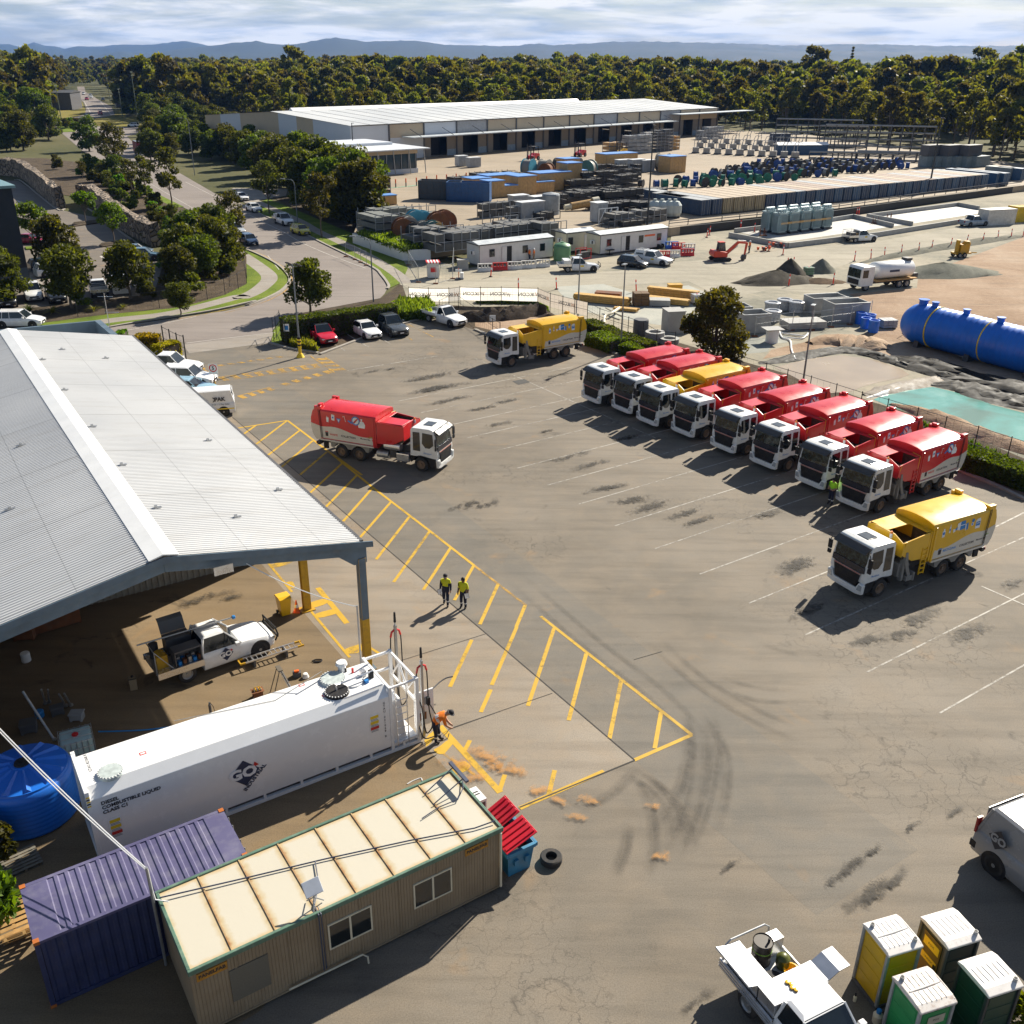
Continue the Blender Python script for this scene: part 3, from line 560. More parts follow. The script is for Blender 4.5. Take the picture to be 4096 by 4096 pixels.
# ================================================================== workshop shed
def zincmat():
 k = NT('zinc_roof'); v = k.coord(); sx_ = k.n('SeparateXYZ'); k.l(v,sx_.inputs[0]); vs = k.coord('Object',(.12,1.6,1)); st_ = k.noise(vs,1.4,6,.65); sp = k.noise(v,3.2,5,.7); bg_ = k.noise(v,.18,4)
 c = k.ramp(bg_,[(.3,(.49,.495,.50)),(.7,(.585,.585,.58))]); c = k.mix(k.ramp(st_,[(.5,0),(.78,.35)]),c,(.36,.33,.29)); c = k.mix(k.ramp(sp,[(.70,0),(.76,.6)]),c,(.10,.09,.09))
 lap = k.math('LESS_THAN',k.math('MODULO',k.math('ABSOLUTE',k.math('SUBTRACT',sx_.outputs[0],7.94)),3.1),.035); c = k.mix(k.math('MULTIPLY',lap,.45),c,(.2,.2,.2)); l2 = k.math('LESS_THAN',k.math('MODULO',k.math('ABSOLUTE',sx_.outputs[1]),6.08),.05); c = k.mix(k.math('MULTIPLY',l2,.35),c,(.25,.25,.25))
 k.l(c,k.p.inputs['Base Color']); k.p.inputs['Roughness'].default_value = .45; return k.m
m_zinc = zincmat()
m_bluebeam = M('blue_grey_steel',(.10,.145,.19),.45,var=.2,dirt=.25,hue=(.2,.19,.17))
m_wallpan = M('shed_wall_steel',(.34,.31,.25),.6,.1,var=.12,dirt=.3,hue=(.2,.13,.07))
RZ = R(213.2); EH,RH,HW,SL = 6.5,8.0,7.94,38.6
shed = thing('workshop_shed','long open ended workshop shed with grey corrugated gable roof and blue steel portal frame','shed',(EB.x,EB.y,0),RZ)
def corr(x0,z0,x1,z1,y0,y1,pitch=.19,h=.032,th=0):
 """ribbed sheet from (x0,z0) to (x1,z1), ribs side by side along y"""
 b = MB(); n = int(abs(y1-y0)/pitch); prof = []
 sg = 1 if y1 > y0 else -1
 for i in range(n):
  y = y0+sg*i*pitch; prof += [(y,0),(y+sg*pitch*.35,0),(y+sg*pitch*.5,h),(y+sg*pitch*.85,h)]
 prof.append((y1,0)); d = Vector((x1-x0,z1-z0)).normalized(); nx,nz_ = -d.y,d.x
 if nz_ < 0: nx,nz_ = -nx,-nz_
 rings = [[(x+nx*q,y,z+nz_*q) for y,q in prof] for x,z in ((x0,z0),(x1,z1))]
 b.loft(rings,caps=False,closed=False); return b
corr(.10,EH+.02,HW,RH,.25,-SL).build('roof_sheet',m_zinc,shed); corr(2*HW-.10,EH+.02,HW,RH,.25,-SL).build('roof_sheet',m_zinc,shed)
b = MB(); b.prism([(HW-.55,RH-.05),(HW,RH+.09),(HW+.55,RH-.05),(HW+.5,RH-.09),(HW,RH+.04),(HW-.5,RH-.09)],'y',.28,-SL-.03); b.build('ridge_cap',m_white,shed)
b = MB(); b.box(-.04,.09,.25,-SL,EH-.20,EH+.05); b.build('gutter',m_dgrey,shed)
b = MB(); b.box(2*HW-.09,2*HW+.04,.25,-SL,EH-.20,EH+.05); b.build('gutter',m_dgrey,shed)
b = MB()
for sx_ in (1,-1):
 X = lambda x: x if sx_ > 0 else 2*HW-x
 for y in (.26,): b.prism([(X(-.45),EH-.10),(X(HW),RH-.02),(X(HW),RH-.30),(X(-.45),EH-.36)],'y',y,y+.06)
b.build('barge_board',m_bluebeam,shed)
for yy in (-.05,-6.3,-12.3):
 b = MB()
 for sx_ in (1,-1):
  X = lambda x: x if sx_ > 0 else 2*HW-x
  b.prism([(X(-.25),EH-.36),(X(HW),RH-.40),(X(HW),RH-.78),(X(1.0),EH-.60),(X(.35),EH-1.15),(X(-.25),EH-1.15)],'y',yy-.10,yy+.10)
 b.build('portal_rafter',m_bluebeam,shed,bevel=.015,seg=1)
b = MB()
for i in range(7):
 for X in (lambda x: x,lambda x: 2*HW-x):
  x = .6+i*1.15; z = EH+(RH-EH)*x/HW-.24; xa = X(x); b.box(min(xa,xa+.07),max(xa,xa+.07),.2,-12.3,z-.1,z+.1)
b.build('purlin',m_dgrey,shed)
def colm(x,y,w_,d,split,c1,c2):
 b = MB(); b.box(x-w_/2,x+w_/2,y-d/2,y+d/2,0,split,0); b.box(x-w_/2,x+w_/2,y-d/2,y+d/2,split,EH-.9,1)
 b.box(x-w_,x+w_,y-d,y+d,0,.04,1); return b.build('column',[c1,c2],shed,bevel=.01,seg=1)
m_ycol = M('safety_yellow_steel',(.52,.29,.012),.5,var=.15,dirt=.4,hue=(.12,.08,.03))
colm(.0,-.05,.34,.30,2.6,m_ycol,m_bluebeam); colm(2*HW,-.05,.34,.3,2.6,m_ycol,m_bluebeam)
b = MB(); b.box(.16,.52,-6.46,-6.42,0,EH-.9); b.box(.16,.52,-6.20,-6.16,0,EH-.9); b.box(.32,.36,-6.42,-6.20,0,EH-.9); b.box(.0,.7,-6.6,-6.0,0,.05); b.build('column',m_ycol,shed)
b = MB(); b.box(2*HW-.15,2*HW+.15,-6.46,-6.16,0,EH-.9); b.build('column',m_bluebeam,shed)
# cross wall, enclosed part behind it, far left wall
def ribwall(x0,x1,y,z1f,pitch=.3):
 b = MB(); n = int((x1-x0)/pitch)
 for i in range(n):
  xa = x0+i*pitch
  P = [(xa,y),(xa+pitch*.6,y),(xa+pitch*.7,y+.05),(xa+pitch*.9,y+.05),(xa+pitch,y)]
  for (ax,ay),(bx_,by) in zip(P,P[1:]): b._add([(ax,ay,0),(bx_,by,0),(bx_,by,z1f(bx_)),(ax,ay,z1f(ax))],[(0,1,2,3)])
 return b
roofz = lambda x: EH+(RH-EH)*(1-abs(x-HW)/HW)-.3
ribwall(.25,2*HW-.1,-12.45,roofz).build('cross_wall',m_wallpan,shed)
b = MB(); b.box(.05,.12,-12.5,-SL+.1,0,EH-.3); b.box(2*HW-.12,2*HW-.05,-1.0,-SL+.1,0,EH-.3); b.box(.12,2*HW-.12,-SL+.18,-SL+.1,0,EH-.3); b.build('side_wall',m_wallpan,shed)
b = MB(); b.box(5.55,6.2,.33,.42,6.78,7.06,0); b.box(5.5,6.25,.42,.45,6.74,7.10,1); o = b.build('floodlight',[m_white,m_alu],shed)
for x,y in ((1.3,-6),(4.2,-3),(2.2,-13.5),(7.0,-4.5),(7.1,-10),(7.15,-16),(7.2,-23),(7.2,-30),(3.4,-31),(5.6,-33),(10.5,-16),(12,-9)):
 z = EH+(RH-EH)*(1-abs(x-HW)/HW)+.03; b = MB(); b.box(x-.22,x+.22,y-.05,y+.05,z,z+.05); b.box(x-.06,x+.06,y-.04,y+.04,z+.05,z+.14); b.build('roof_anchor',m_steel,shed)
# canopy of the neighbouring block behind the far gable
p = [D1(-40,215,6.2),D1(700,135,6.2),D1(830,242,6.2)]
b = MB(); P0 = D1(-300,235,6.2); P1 = D1(705,138,6.2); P2 = D1(828,240,6.2); P3 = P0+(P2-P1)
b.poly([P0,P1,P2,P3]); me_top = b
b = MB()
top = [P0,P1,P2,P3]; ctr = sum(top,Vector())/4
inn = [q+(ctr-q)*.09 for q in top]
for i in range(4):
 j = (i+1) % 4; b._add([top[i],top[j],inn[j],inn[i]],[(0,1,2,3)],0)
 dn = Vector((0,0,-1.0)); b._add([inn[i],inn[j],inn[j]+dn,inn[i]+dn],[(0,1,2,3)],1); dw = Vector((0,0,-6.1))
 b._add([top[i],top[j],top[j]+dw,top[i]+dw],[(0,1,2,3)],1)
b._add([q+Vector((0,0,-1.0)) for q in inn],[(0,1,2,3)],0)
an = thing('annex_building','low flat roofed annex with pale ribbed parapet beyond the far gable of the shed','building')
b.build('parapet',[m_bluebeam,M('parapet_sheet',(.36,.40,.40),.5,.1,var=.12,scale=1.5)],an)
b = MB(); q0 = D1(745,120,7.5); zt = D1(735,65,7.5)
b.tube([P2+(P1-P2)*.45+Vector((0,0,-.3)),P2+(P1-P2)*.45+Vector((0,0,2.6))],.03)
c_ = P2+(P1-P2)*.45+Vector((0,0,2.3)); b.tube([c_+Vector((-.6,.2,0)),c_+Vector((.7,-.2,.1))],.02); b.tube([c_+Vector((-.3,.3,-1.2)),c_+Vector((.9,-.1,-1.1))],.02); b.build('aerial_mast',m_alu,an)
# ================================================================== white fuel tank
TA = R(33.0); TH = 3.07
T0 = E1(650,1500,TH); tk = thing('fuel_tank','long white container sized fuel tank with a bare railing frame at its hose end','fuel tank',(T0.x,T0.y,0),TA)
b = MB(); L_,W_ = 10.9,2.44
b.prism([(0,.42),(0,2.72),(.34,TH),(W_-.34,TH),(W_,2.72),(W_,.42)],'x',.12,L_)
b.build('shell',m_wht2,tk,bevel=.02)
b = MB()
for y in (0,W_-.14):
 b.box(0,12.19,y,y+.14,.02,.16); b.box(.12,12.1,y,y+.12,.36,.44)
 for i in range(9): x = .05+i*1.42; b.box(x,x+.10,y+.01,y+.13,.16,.40)
b.box(0,.14,.14,W_-.14,.02,.16); b.box(12.05,12.19,.14,W_-.14,.02,.16)
b.build('base_rail',m_wht2,tk)
b = MB(); b.box(.2,L_,.16,W_-.16,.15,.40); b.build('sump',m_dgrey,tk)
for x in (0,L_-.0):
 b = MB()
 for y in (-.01,W_-.13): b.box(x,x+.14,y,y+.14,.16,TH+.02)
 b.box(x,x+.12,.14,W_-.14,TH-.14,TH+.01); b.build('end_frame',m_wht2,tk,bevel=.01,seg=1)
# open end: rails, braces, deck
b = MB(); X1 = 12.19
for y in (0,W_-.14): b.box(X1-.14,X1,y,y+.14,.16,TH+.03)
for z in (1.9,TH-.12): b.box(X1-.12,X1-.02,.14,W_-.14,z,z+.11)
for y0,y1,z0,z1 in ((.2,.9,TH-.15,2.05),(.9,1.55,2.05,TH-.15),(1.55,2.2,TH-.15,2.05)):
 b.cyl((X1-.07,y0,z0),(X1-.07,y1,z1),.045,n=6)
b.box(X1-.11,X1-.05,.85,.95,2.0,TH-.12); b.box(X1-.11,X1-.05,1.5,1.6,2.0,TH-.12)
b.box(L_+.14,X1-.14,W_-.12,W_-.03,TH-.1,TH); b.box(L_+.14,X1-.14,W_-.12,W_-.03,2.2,2.3); b.box(L_+.14,X1-.14,.02,.10,TH-.08,TH)
b.box(L_+.1,X1-.05,.1,W_-.1,.2,.28)
b.build('railing_frame',m_wht2,tk,bevel=.008,seg=1)
b = MB(); b.taper((L_+.02,L_+.75,.1,1.5),(L_+.02,L_+.55,.15,1.45),.3,2.35); b.build('pump_cabinet',m_wht2,tk,bevel=.06)
b = MB()
for x in (11.15,11.62):
 b.tube([(x,-.10,.35),(x,-.06,2.3),(x,.0,2.95),(x+.02,.25,3.05)],.022,6)
for i in range(7): b.cyl((11.15,-.10+.007*i,.5+i*.32),(11.62,-.10+.007*i,.5+i*.32),.016,n=6)
b.build('ladder',m_alu,tk)
b = MB(); b.box(12.24,13.1,.55,.62,.3,1.95); b.build('cabinet_door',m_wht2,tk,bevel=.01)
b = MB(); b.box(12.5,12.85,.535,.55,1.3,1.65); b.build('door_meter',m_grey,tk); b = MB(); b.box(12.4,12.75,.535,.55,.6,.95); b.build('door_label',m_rust,tk)
def manhole(x,y,r,mat,ring):
 b = MB(); b.cyl((x,y,TH),(x,y,TH+.09),r,r*.97,28,0)
 b.cyl((x,y,TH+.09),(x,y,TH+.12),r*.9,r*.88,28,0)
 for i in range(24): t = 2*math.pi*i/24; b.cyl((x+r*.93*math.cos(t),y+r*.93*math.sin(t),TH+.09),(x+r*.93*math.cos(t),y+r*.93*math.sin(t),TH+.125),.024,n=6,m=1)
 return b.build('manhole',[mat,ring],tk)
m_dull = M('dull_cover',(.50,.56,.55),.5,.2,var=.2,scale=6)
manhole(.95,.60,.42,m_dull,m_white); manhole(9.15,.80,.47,m_black,m_white); manhole(9.35,1.65,.50,m_dull,m_white)
b = MB(); b.cyl((9.95,1.15,TH),(9.95,1.15,TH+.06),.42,.42,24); b.cyl((9.9,2.05,TH),(9.9,2.05,TH+.3),.16,.16,14); b.cyl((9.9,2.05,TH+.3),(9.9,2.05,TH+.42),.24,.2,14); b.build('vent_cap',m_wht2,tk)
b = MB(); b.tube([(9.15,.8,TH+.1),(9.15,.85,TH+.34),(9.35,.9,TH+.28),(10.75,1.0,TH+.3)],.035,8); b.tube([(9.2,.25,TH+.05),(10.8,.3,TH+.06)],.03,6); b.build('dip_pipe',m_alu,tk)
b = MB(); b.box(10.35,10.55,1.2,1.4,TH,TH+.25,0); b.box(10.6,10.75,.95,1.15,TH,TH+.3,1); b.box(10.3,10.45,.75,.9,TH,TH+.12,2); b.cyl((10.2,1.7,TH),(10.2,1.7,TH+.2),.05,n=8,m=3); b.cyl((10.0,1.9,TH),(10.0,1.9,TH+.16),.04,n=8,m=1); b.build('valve',[m_alu,m_black,m_inkb,m_inkr],tk)
b = MB(); b.tube([(3.5,2.3,TH+.02),(7.0,1.55,TH+.025),(9.2,2.38,TH+.03)],.012,5); b.build('earth_cable',m_grey,tk)
# hose masts
def hosemast(nm,x,y,h,lab,hang):
 t = thing('hose_mast',lab,'hose mast',T0.xy.to_3d()+Matrix.Rotation(TA,3,'Z') @ Vector((x,y,0)),TA,'hose masts at the fuel tank')
 b = MB(); b.box(-.05,.05,-.05,.05,0,h-.5); b.cyl((0,0,h-.5),(0,0,h),.03,n=8); b.build('mast',m_steel,t)
 b = MB(); b.cyl((0,0,h-.35),(0,0,h+.1),.055,.04,10); b.build('spring',m_black,t)
 b = MB(); b.tube([(-.22,0,h-1.0),(-.16,0,h-.78),(0,0,h-.68),(.16,0,h-.78),(.22,0,h-1.0)],.045,8); b.build('hose_saddle',m_red,t)
 b = MB(); b.tube(smoothline([(-.22,0,h-1.0),(-.26,-.03,h-2),(-.1,-.08,1.6),(.02,-.1,.5),(.1,-.15,.25),(.3,-.2,.6),(.2,-.15,1.4),(.24,0,h-1.4),(.22,0,h-1.0)],6),.026,6)
 if hang: b.tube(smoothline([(.2,-.1,1.7),(.45,-.15,1.1),(.62,-.2,.5),(.5,-.25,.12),(.15,-.3,.1),(-.2,-.35,.3),(-.3,-.2,1.0),(-.2,-.1,1.9)],6),.024,6); b.box(.12,.24,-.2,-.05,1.6,1.95)
 b.build('hose',m_black,t); return t
hosemast('a',12.45,.25,4.15,'tall hose mast with black fuel hose looping from its red saddle near the bending worker',True)
hosemast('b',12.45,2.45,4.6,'hose mast with red nozzle hanging at the far corner of the white tank frame',False)
b = MB(); b.tube(smoothline([D8(1340,700,.8),D8(1400,690,.7),D8(1470,630,.75),D8(1520,600,.8),D8(1568,590,.8)],5),.03,6); 
t = tag(b.build('suction_hose',m_dgrey),'loose grey hose end sticking out past the open door of the white tank','hose')
b = MB(); b.cyl((0,0,0),(0,0,5.4),.035,n=8); pp = D8(895,440); tag(b.build('cable_pole',m_steel,loc=T0.xy.to_3d()+Matrix.Rotation(TA,3,'Z') @ Vector((10.95,2.62,0))),'thin galvanised pole behind the white tank holding the end of a white cable','pole')
b = MB(); b.box(-.05,.05,-.05,.05,0,1.6); tag(b.build('guard_post',m_ycol,loc=T0.xy.to_3d()+Matrix.Rotation(TA,3,'Z') @ Vector((10.7,3.0,0))),'short yellow guard post beside the thin cable pole','post')
def logo(parent,mtx,s,industrial=True):
 k = MB(); k.poly([(-s,0,0),(0,-s,0),(s,0,0),(0,s,0)],0); k.poly([(s*.55,s*.22,.004),(s*.98,s*.30,.004),(s*.72,s*.62,.004)],1)
 o = k.build('logo_diamond',[m_navy,m_inkr],parent); o.matrix_local = mtx
 text('logo_letters','GO',s*1.05,m_inkw,parent,mtx @ Matrix.Translation((-s*.1,.0,.006)),.003,bold=s*.05,xs=1.1)
 if industrial: text('logo_wording','INDUSTRIAL',s*.38,m_navy,parent,mtx @ Matrix.Translation((s*.62,-s*.62,.003)) @ Matrix.Rotation(R(45),4,'Z'),.002,bold=s*.012)
tm = lambda x,z: face_mtx((x,-.012,z),(1,0,0),(0,0,1))
logo(tk,tm(5.15,1.62),.56)
text('hazard_wording','DIESEL\nCOMBUSTIBLE LIQUID\nCLASS C1',.19,m_ink,tk,tm(.42,2.28),.002,'LEFT',.006)
text('serial_number','G\nT\nA\nU\n\n4\n2\n1\n0\n6\n8\n\n8',.13,m_ink,tk,tm(10.68,1.72),.002)
def warn(x,z,par=tk,n=3):
 k = MB(); cols = (1,2,3); k.box(x-.2,x+.2,-.010,-.004,z-.38,z+.38,0)
 for i,c in enumerate((1,1,2)): k.box(x-.17,x+.17,-.014,-.0101,z+.2-i*.25,z+.33-i*.25,c); k.box(x-.15,x+.15,-.014,-.0101,z+.1-i*.25,z+.13-i*.25,3); k.box(x-.15,x+.12,-.014,-.0101,z+.15-i*.25,z+.18-i*.25,3)
 return k.build('warning_sign',[m_inkw,m_inky,m_inkr,m_grey],par)
warn(10.25,1.75); warn(.72,1.35)
k = MB()
for x,y in ((2.0,1.0),(8.1,1.9),(8.6,.8)): k.box(x,x+.22,y,y+.16,TH+.001,TH+.006,0); k.box(x+.03,x+.19,y+.04,y+.12,TH+.0062,TH+.008,1)
k.build('roof_sticker',[m_inkr,m_inkw],tk)
text('roof_number','GTAU 421068 8',.15,m_ink,tk,face_mtx((.42,1.55,TH+.003),(0,1,0),(-1,0,0)),.002)
k = MB()
for i in range(5): k.box(.012,.128,-.024,-.0101,2.5+i*.09,2.545+i*.09,i % 2)
k.build('hazard_tape',[m_inky,m_ink],tk)
# ================================================================== purple shipping container
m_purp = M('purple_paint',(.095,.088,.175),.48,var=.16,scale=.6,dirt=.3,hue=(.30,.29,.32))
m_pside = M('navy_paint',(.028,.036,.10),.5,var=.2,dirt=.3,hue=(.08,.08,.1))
P0 = E2(235,1010,2.59); pc = thing('shipping_container','faded purple shipping container with orange corner castings beside the office hut','shipping container',(P0.x,P0.y,0),R(33.4))
def boxcontainer(root,L,W,H,mt,ms,mc,doors=True,roofribs=True):
 b = MB(); prof = []
 n = int(L/.28)
 for y,s_ in ((0.03,1),(W-.03,-1)):
  P = []
  for i in range(n):
   x = .15+i*(L-.3)/n; q = (L-.3)/n; P += [(x,y),(x+q*.35,y),(x+q*.5,y+s_*.036),(x+q*.85,y+s_*.036)]
  P.append((L-.15,y))
  b.loft([[(px,py,z) for px,py in P] for z in (.15,H-.12)],caps=False,closed=False)
 b.box(.02,.06,.1,W-.1,.15,H-.1)
 b.build('side_wall',ms,root)
 b = MB()
 if roofribs:
  P = [(.0,0),(.62,0)]; n = int((L-1.3)/.29)
  for i in range(n): x = .64+i*(L-1.28)/n; q = (L-1.28)/n; P += [(x,.0),(x+q*.22,-.0),(x+q*.34,-.03),(x+q*.80,-.03),(x+q*.92,0)]
  P += [(L-.62,0),(L,0)]
  b.loft([[(px,y,H-.012+pz) for px,pz in P] for y in (.12,W-.12)],caps=False,closed=False)
  b.box(0,L,0,.118,H-.1,H-.008); b.box(0,L,W-.118,W,H-.1,H-.008)
 else: b.box(0,L,0,W,H-.06,H-.01)
 b.build('roof',mt,root)
 b = MB(); 
 for y in (0,W-.12): b.box(.0,L,y,y+.12,.03,.16)
 for x in (0,L-.14):
  for y in (0,W-.14): b.box(x,x+.14,y,y+.14,.16,H-.1)
  b.box(x,x+.12,.12,W-.12,.03,.16)
 b.build('frame',ms,root)
 b = MB()
 for x in (-.012,L-.15):
  for y in (-.012,W-.15):
   for z in (-.0,H-.10): b.box(x,x+.162,y,y+.162,z,z+.112)
 b.build('corner_casting',mc,root)
 if doors:
  b = MB()
  for y0,y1 in ((.14,W/2-.01),(W/2+.01,W-.14)):
   b.box(L-.05,L-.01,y0,y1,.18,H-.14)
   for k in range(4): b.box(L-.009,L+.012,y0+.06,y1-.06,.35+k*.55,.65+k*.55)
  b.build('door',ms,root)
  b = MB()
  for y in (.45,.85,W-.85,W-.45): b.cyl((L+.045,y,.12),(L+.045,y,H-.08),.02,n=6); b.box(L+.03,L+.07,y-.12,y+.12,1.2,1.26)
  b.build('lock_rod',m_steel,root)
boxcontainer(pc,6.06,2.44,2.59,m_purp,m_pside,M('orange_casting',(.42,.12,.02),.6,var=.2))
# ================================================================== site office hut
HT = 2.58; H0 = E2(1320,1225,HT); hut = thing('office_hut','long beige portable office with flat cream roof and green trim','portable office',(H0.x,H0.y,0),R(33.4))
HL,HWd = 10.0,3.32
def rustroof():
 k = NT('rust_edged_cream'); v = k.coord(); sx_ = k.n('SeparateXYZ'); k.l(v,sx_.inputs[0])
 f = k.math('MODULO',sx_.outputs[0],1.24); d = k.math('ABSOLUTE',k.math('SUBTRACT',f,.62)); n_ = k.noise(v,2.5,6,.65)
 m = k.math('ADD',d,k.math('MULTIPLY',n_,.30)); col_ = k.ramp(m,[(.56,(.52,.48,.39)),(.70,(.46,.37,.22)),(.80,(.30,.14,.045))])
 ey = k.math('MINIMUM',sx_.outputs[1],k.math('SUBTRACT',HWd,sx_.outputs[1])); e2 = k.math('SUBTRACT',ey,k.math('MULTIPLY',n_,.28))
 col_ = k.mix(k.ramp(e2,[(.0,.8),(.14,0)]),col_,(.50,.36,.18))
 col_ = k.mix(k.ramp(k.noise(v,.8,7,.7),[(.55,0),(.8,.35)]),col_,(.55,.48,.36))
 k.l(col_,k.p.inputs['Base Color']); k.p.inputs['Roughness'].default_value = .45; k.bump(n_,.15,.03); return k.m
b = MB(); b.box(.06,HL-.06,.06,HWd-.06,HT-.03,HT+.0)
for i in range(9): x = i*1.24; b.box(max(.06,x-.02),x+.02,.06,HWd-.06,HT+.0005,HT+.03) if 0 < x < HL else None
b.build('roof',rustroof(),hut)
m_hutw = M('hut_wall_beige',(.27,.205,.13),.7,var=.15,scale=.7,dirt=.55,hue=(.2,.14,.08))
b = MB()
for y,s_ in ((.06,1),(HWd-.06,-1)):
 P = []; n = int((HL-.1)/.10)
 for i in range(n): x = .05+i*(HL-.1)/n; q = (HL-.1)/n; P += [(x,y),(x+q*.8,y),(x+q*.9,y+s_*.012)]
 P.append((HL-.05,y)); b.loft([[(px,py,z) for px,py in P] for z in (.18,HT-.12)],caps=False,closed=False)
b.box(.05,.09,.08,HWd-.08,.18,HT-.12); b.box(HL-.09,HL-.05,.08,HWd-.08,.18,HT-.12); b.build('wall',m_hutw,hut)
b = MB()
for x in (1.26,2.8,5.0,6.3,7.6,9.3): b.box(x-.025,x+.025,.04,.062,.18,HT-.12)
b.box(.02,HL-.02,.03,.10,.12,.18); b.box(.3,.7,.3,3,.0,.12); b.box(4.8,5.2,.3,3,0,.12); b.box(9.3,9.7,.3,3,0,.12); b.build('wall_batten',m_hutw,hut)
m_gtrim = M('green_trim',(.09,.17,.12),.5,var=.25,scale=2,dirt=.3,hue=(.3,.3,.25))
b = MB()
b.box(0,HL,0,.10,HT-.12,HT+.05,0); b.box(0,HL,HWd-.10,HWd,HT-.12,HT+.05,0); b.box(0,.10,.10,HWd-.10,HT-.12,HT+.05,0); b.box(HL-.10,HL,.10,HWd-.10,HT-.12,HT+.05,0); b.build('gutter_trim',m_gtrim,hut,bevel=.012,seg=1)
m_brwn = M('window_brown',(.10,.085,.06),.4)
for x0,x1 in ((3.95,5.35),(6.75,8.10)):
 z0,z1 = .95,1.95; b = MB()
 b.box(x0,x1,.02,.058,z0,z0+.05); b.box(x0,x1,.02,.058,z1-.05,z1); b.box(x0,x0+.05,.02,.058,z0+.05,z1-.05); b.box(x1-.05,x1,.02,.058,z0+.05,z1-.05); b.box((x0+x1)/2-.03,(x0+x1)/2+.03,.015,.058,z0+.05,z1-.05)
 o = b.build('window',m_cream,hut); b = MB(); b.box(x0+.05,x1-.05,.035,.05,z0+.05,z1-.05); b.build('pane',m_glass,o)
b = MB(); b.box(1.05,2.15,.03,.058,.75,1.95); b.build('window_screen',M('fly_screen',(.14,.125,.095),.8,var=.2,scale=30),hut)
m_ochre = M('ochre_sign',(.42,.19,.015),.6,var=.3,scale=4,dirt=.4)
for x in (.62,9.02):
 b = MB(); b.box(x-.42,x+.42,.035,.057,2.10,2.38); o = b.build('name_plate',m_ochre,hut); text('plate_wording','PANELFAB',.16,m_ink,o,face_mtx((x,.032,2.24),(1,0,0),(0,0,1)),.002,bold=.006)
b = MB(); b.box(HL-.05,HL+.45,1.75,2.45,1.75,2.3,0); b.box(HL+.46,HL+.464,1.82,2.38,1.82,2.22,1); b.box(HL+.05,HL+.4,1.745,1.749,1.82,2.2,1)
for i in range(2): b.box(HL+.1,HL+.38,2.05+i*.12,2.11+i*.12,2.301,2.304,2)
b.build('air_conditioner',[m_white,m_dgrey,m_black],hut,bevel=.012,seg=1)
m_conduit = M('conduit_dark',(.05,.06,.10),.5)
b = MB(); b.tube([(.05,2.95,HT+.10),(2.5,2.35,HT+.06),(4.7,1.8,HT+.06),(7.2,1.1,HT+.06),(9.2,.45,HT+.07),(9.9,.35,HT+.10)],.022,6); b.tube([(4.4,1.87,HT+.06),(4.15,1.0,HT+.06),(3.72,.3,HT+.08),(3.70,-.04,HT+.02),(3.70,-.04,.35)],.02,6); b.tube([(3.78,.2,HT+.08),(3.77,-.05,HT+.02),(3.77,-.05,.4)],.016,6); b.tube([(8.0,1.75,HT+.05),(8.7,1.9,HT+.06),(9.4,1.85,HT+.1),(9.8,2.2,HT+.12),(10.0,2.55,HT+.1)],.018,6); b.build('conduit',m_conduit,hut)
b = MB(); b.tube([(2.6,-.06,.3),(4.9,-.10,.3),(5.0,-.25,.3),(5.0,-.28,.05)],.03,6); b.build('drain_pipe',m_cream,hut); b = MB(); b.tube([(HL-.12,-.02,HT-.1),(HL-.12,-.03,.2)],.04,8); b.build('drain_pipe',m_cream,hut)
b = MB(); b.tube([(8.6,2.7,HT+.06),(9.9,3.0,HT+.4)],.02,6); b.tube([(8.6,2.1,HT+.06),(9.95,2.35,HT+.4)],.02,6); b.box(9.85,9.97,2.1,3.25,HT+.38,HT+.46); b.build('awning_bracket',m_conduit,hut)
# flat dish on its tripod
dm = H0.xy.to_3d()+Matrix.Rotation(R(33.4),3,'Z') @ Vector((3.75,.35,HT+.03)); ds = thing('satellite_dish','white flat satellite dish on a small tripod at the edge of the cream hut roof','satellite dish',dm,R(33.4))
b = MB()
for t in (0,2.1,4.2): b.cyl((0,0,.30),(.28*math.cos(t),.28*math.sin(t),.02),.02,n=6)
b.cyl((0,0,.28),(0,0,.46),.03,n=8); b.build('tripod',m_grey,ds)
b = MB(); b.M = Matrix.Translation((0,.0,.58)) @ Matrix.Rotation(R(38),4,'X') @ Matrix.Rotation(R(-12),4,'Y'); b.box(-.26,.26,-.16,.30,-.02,.02); b.build('dish_panel',M('dish_grey',(.62,.64,.68),.3),ds,bevel=.015)
# cable pole at the hut corner and the overhead cables
cp = H0.xy.to_3d()+Matrix.Rotation(R(33.4),3,'Z') @ Vector((-.12,3.0,0)); b = MB()
b.cyl((0,0,0),(0,0,3.9),.045,n=8); tag(b.build('cable_pole',m_steel,loc=cp),'galvanised pole between purple container and cream roof carrying white overhead cables','pole')
def sag(a,c,s_,n=14):
 a = Vector(a); c = Vector(c); return [a.lerp(c,i/n)-Vector((0,0,s_*4*(i/n)*(1-i/n))) for i in range(n+1)]
b = MB(); b.tube(sag(cp+Vector((0,0,3.85)),at(-120,2790,5.6),.2),.022,5); b.tube(sag(cp+Vector((.02,0,3.75)),at(-120,2800,5.5),.28),.018,5); b.tube([cp+Vector((.03,0,3.85)),cp+Vector((.06,-.02,3.0)),cp+Vector((.1,-.05,2.72)),cp+Vector((.5,-.1,2.7))],.02,5)
tag(b.build('overhead_cable',m_white),'pair of white overhead cables running past the blue tank to the hut corner pole','cable')
q = T0.xy.to_3d()+Matrix.Rotation(TA,3,'Z') @ Vector((10.95,2.62,5.35)); b = MB(); b.tube(sag(q,EB+eN*4.9+Vector((0,0,6.75)),.25),.02,5)
tag(b.build('overhead_cable',m_white),'thin white cable slung from the shed gable to the pole by the tank','cable')
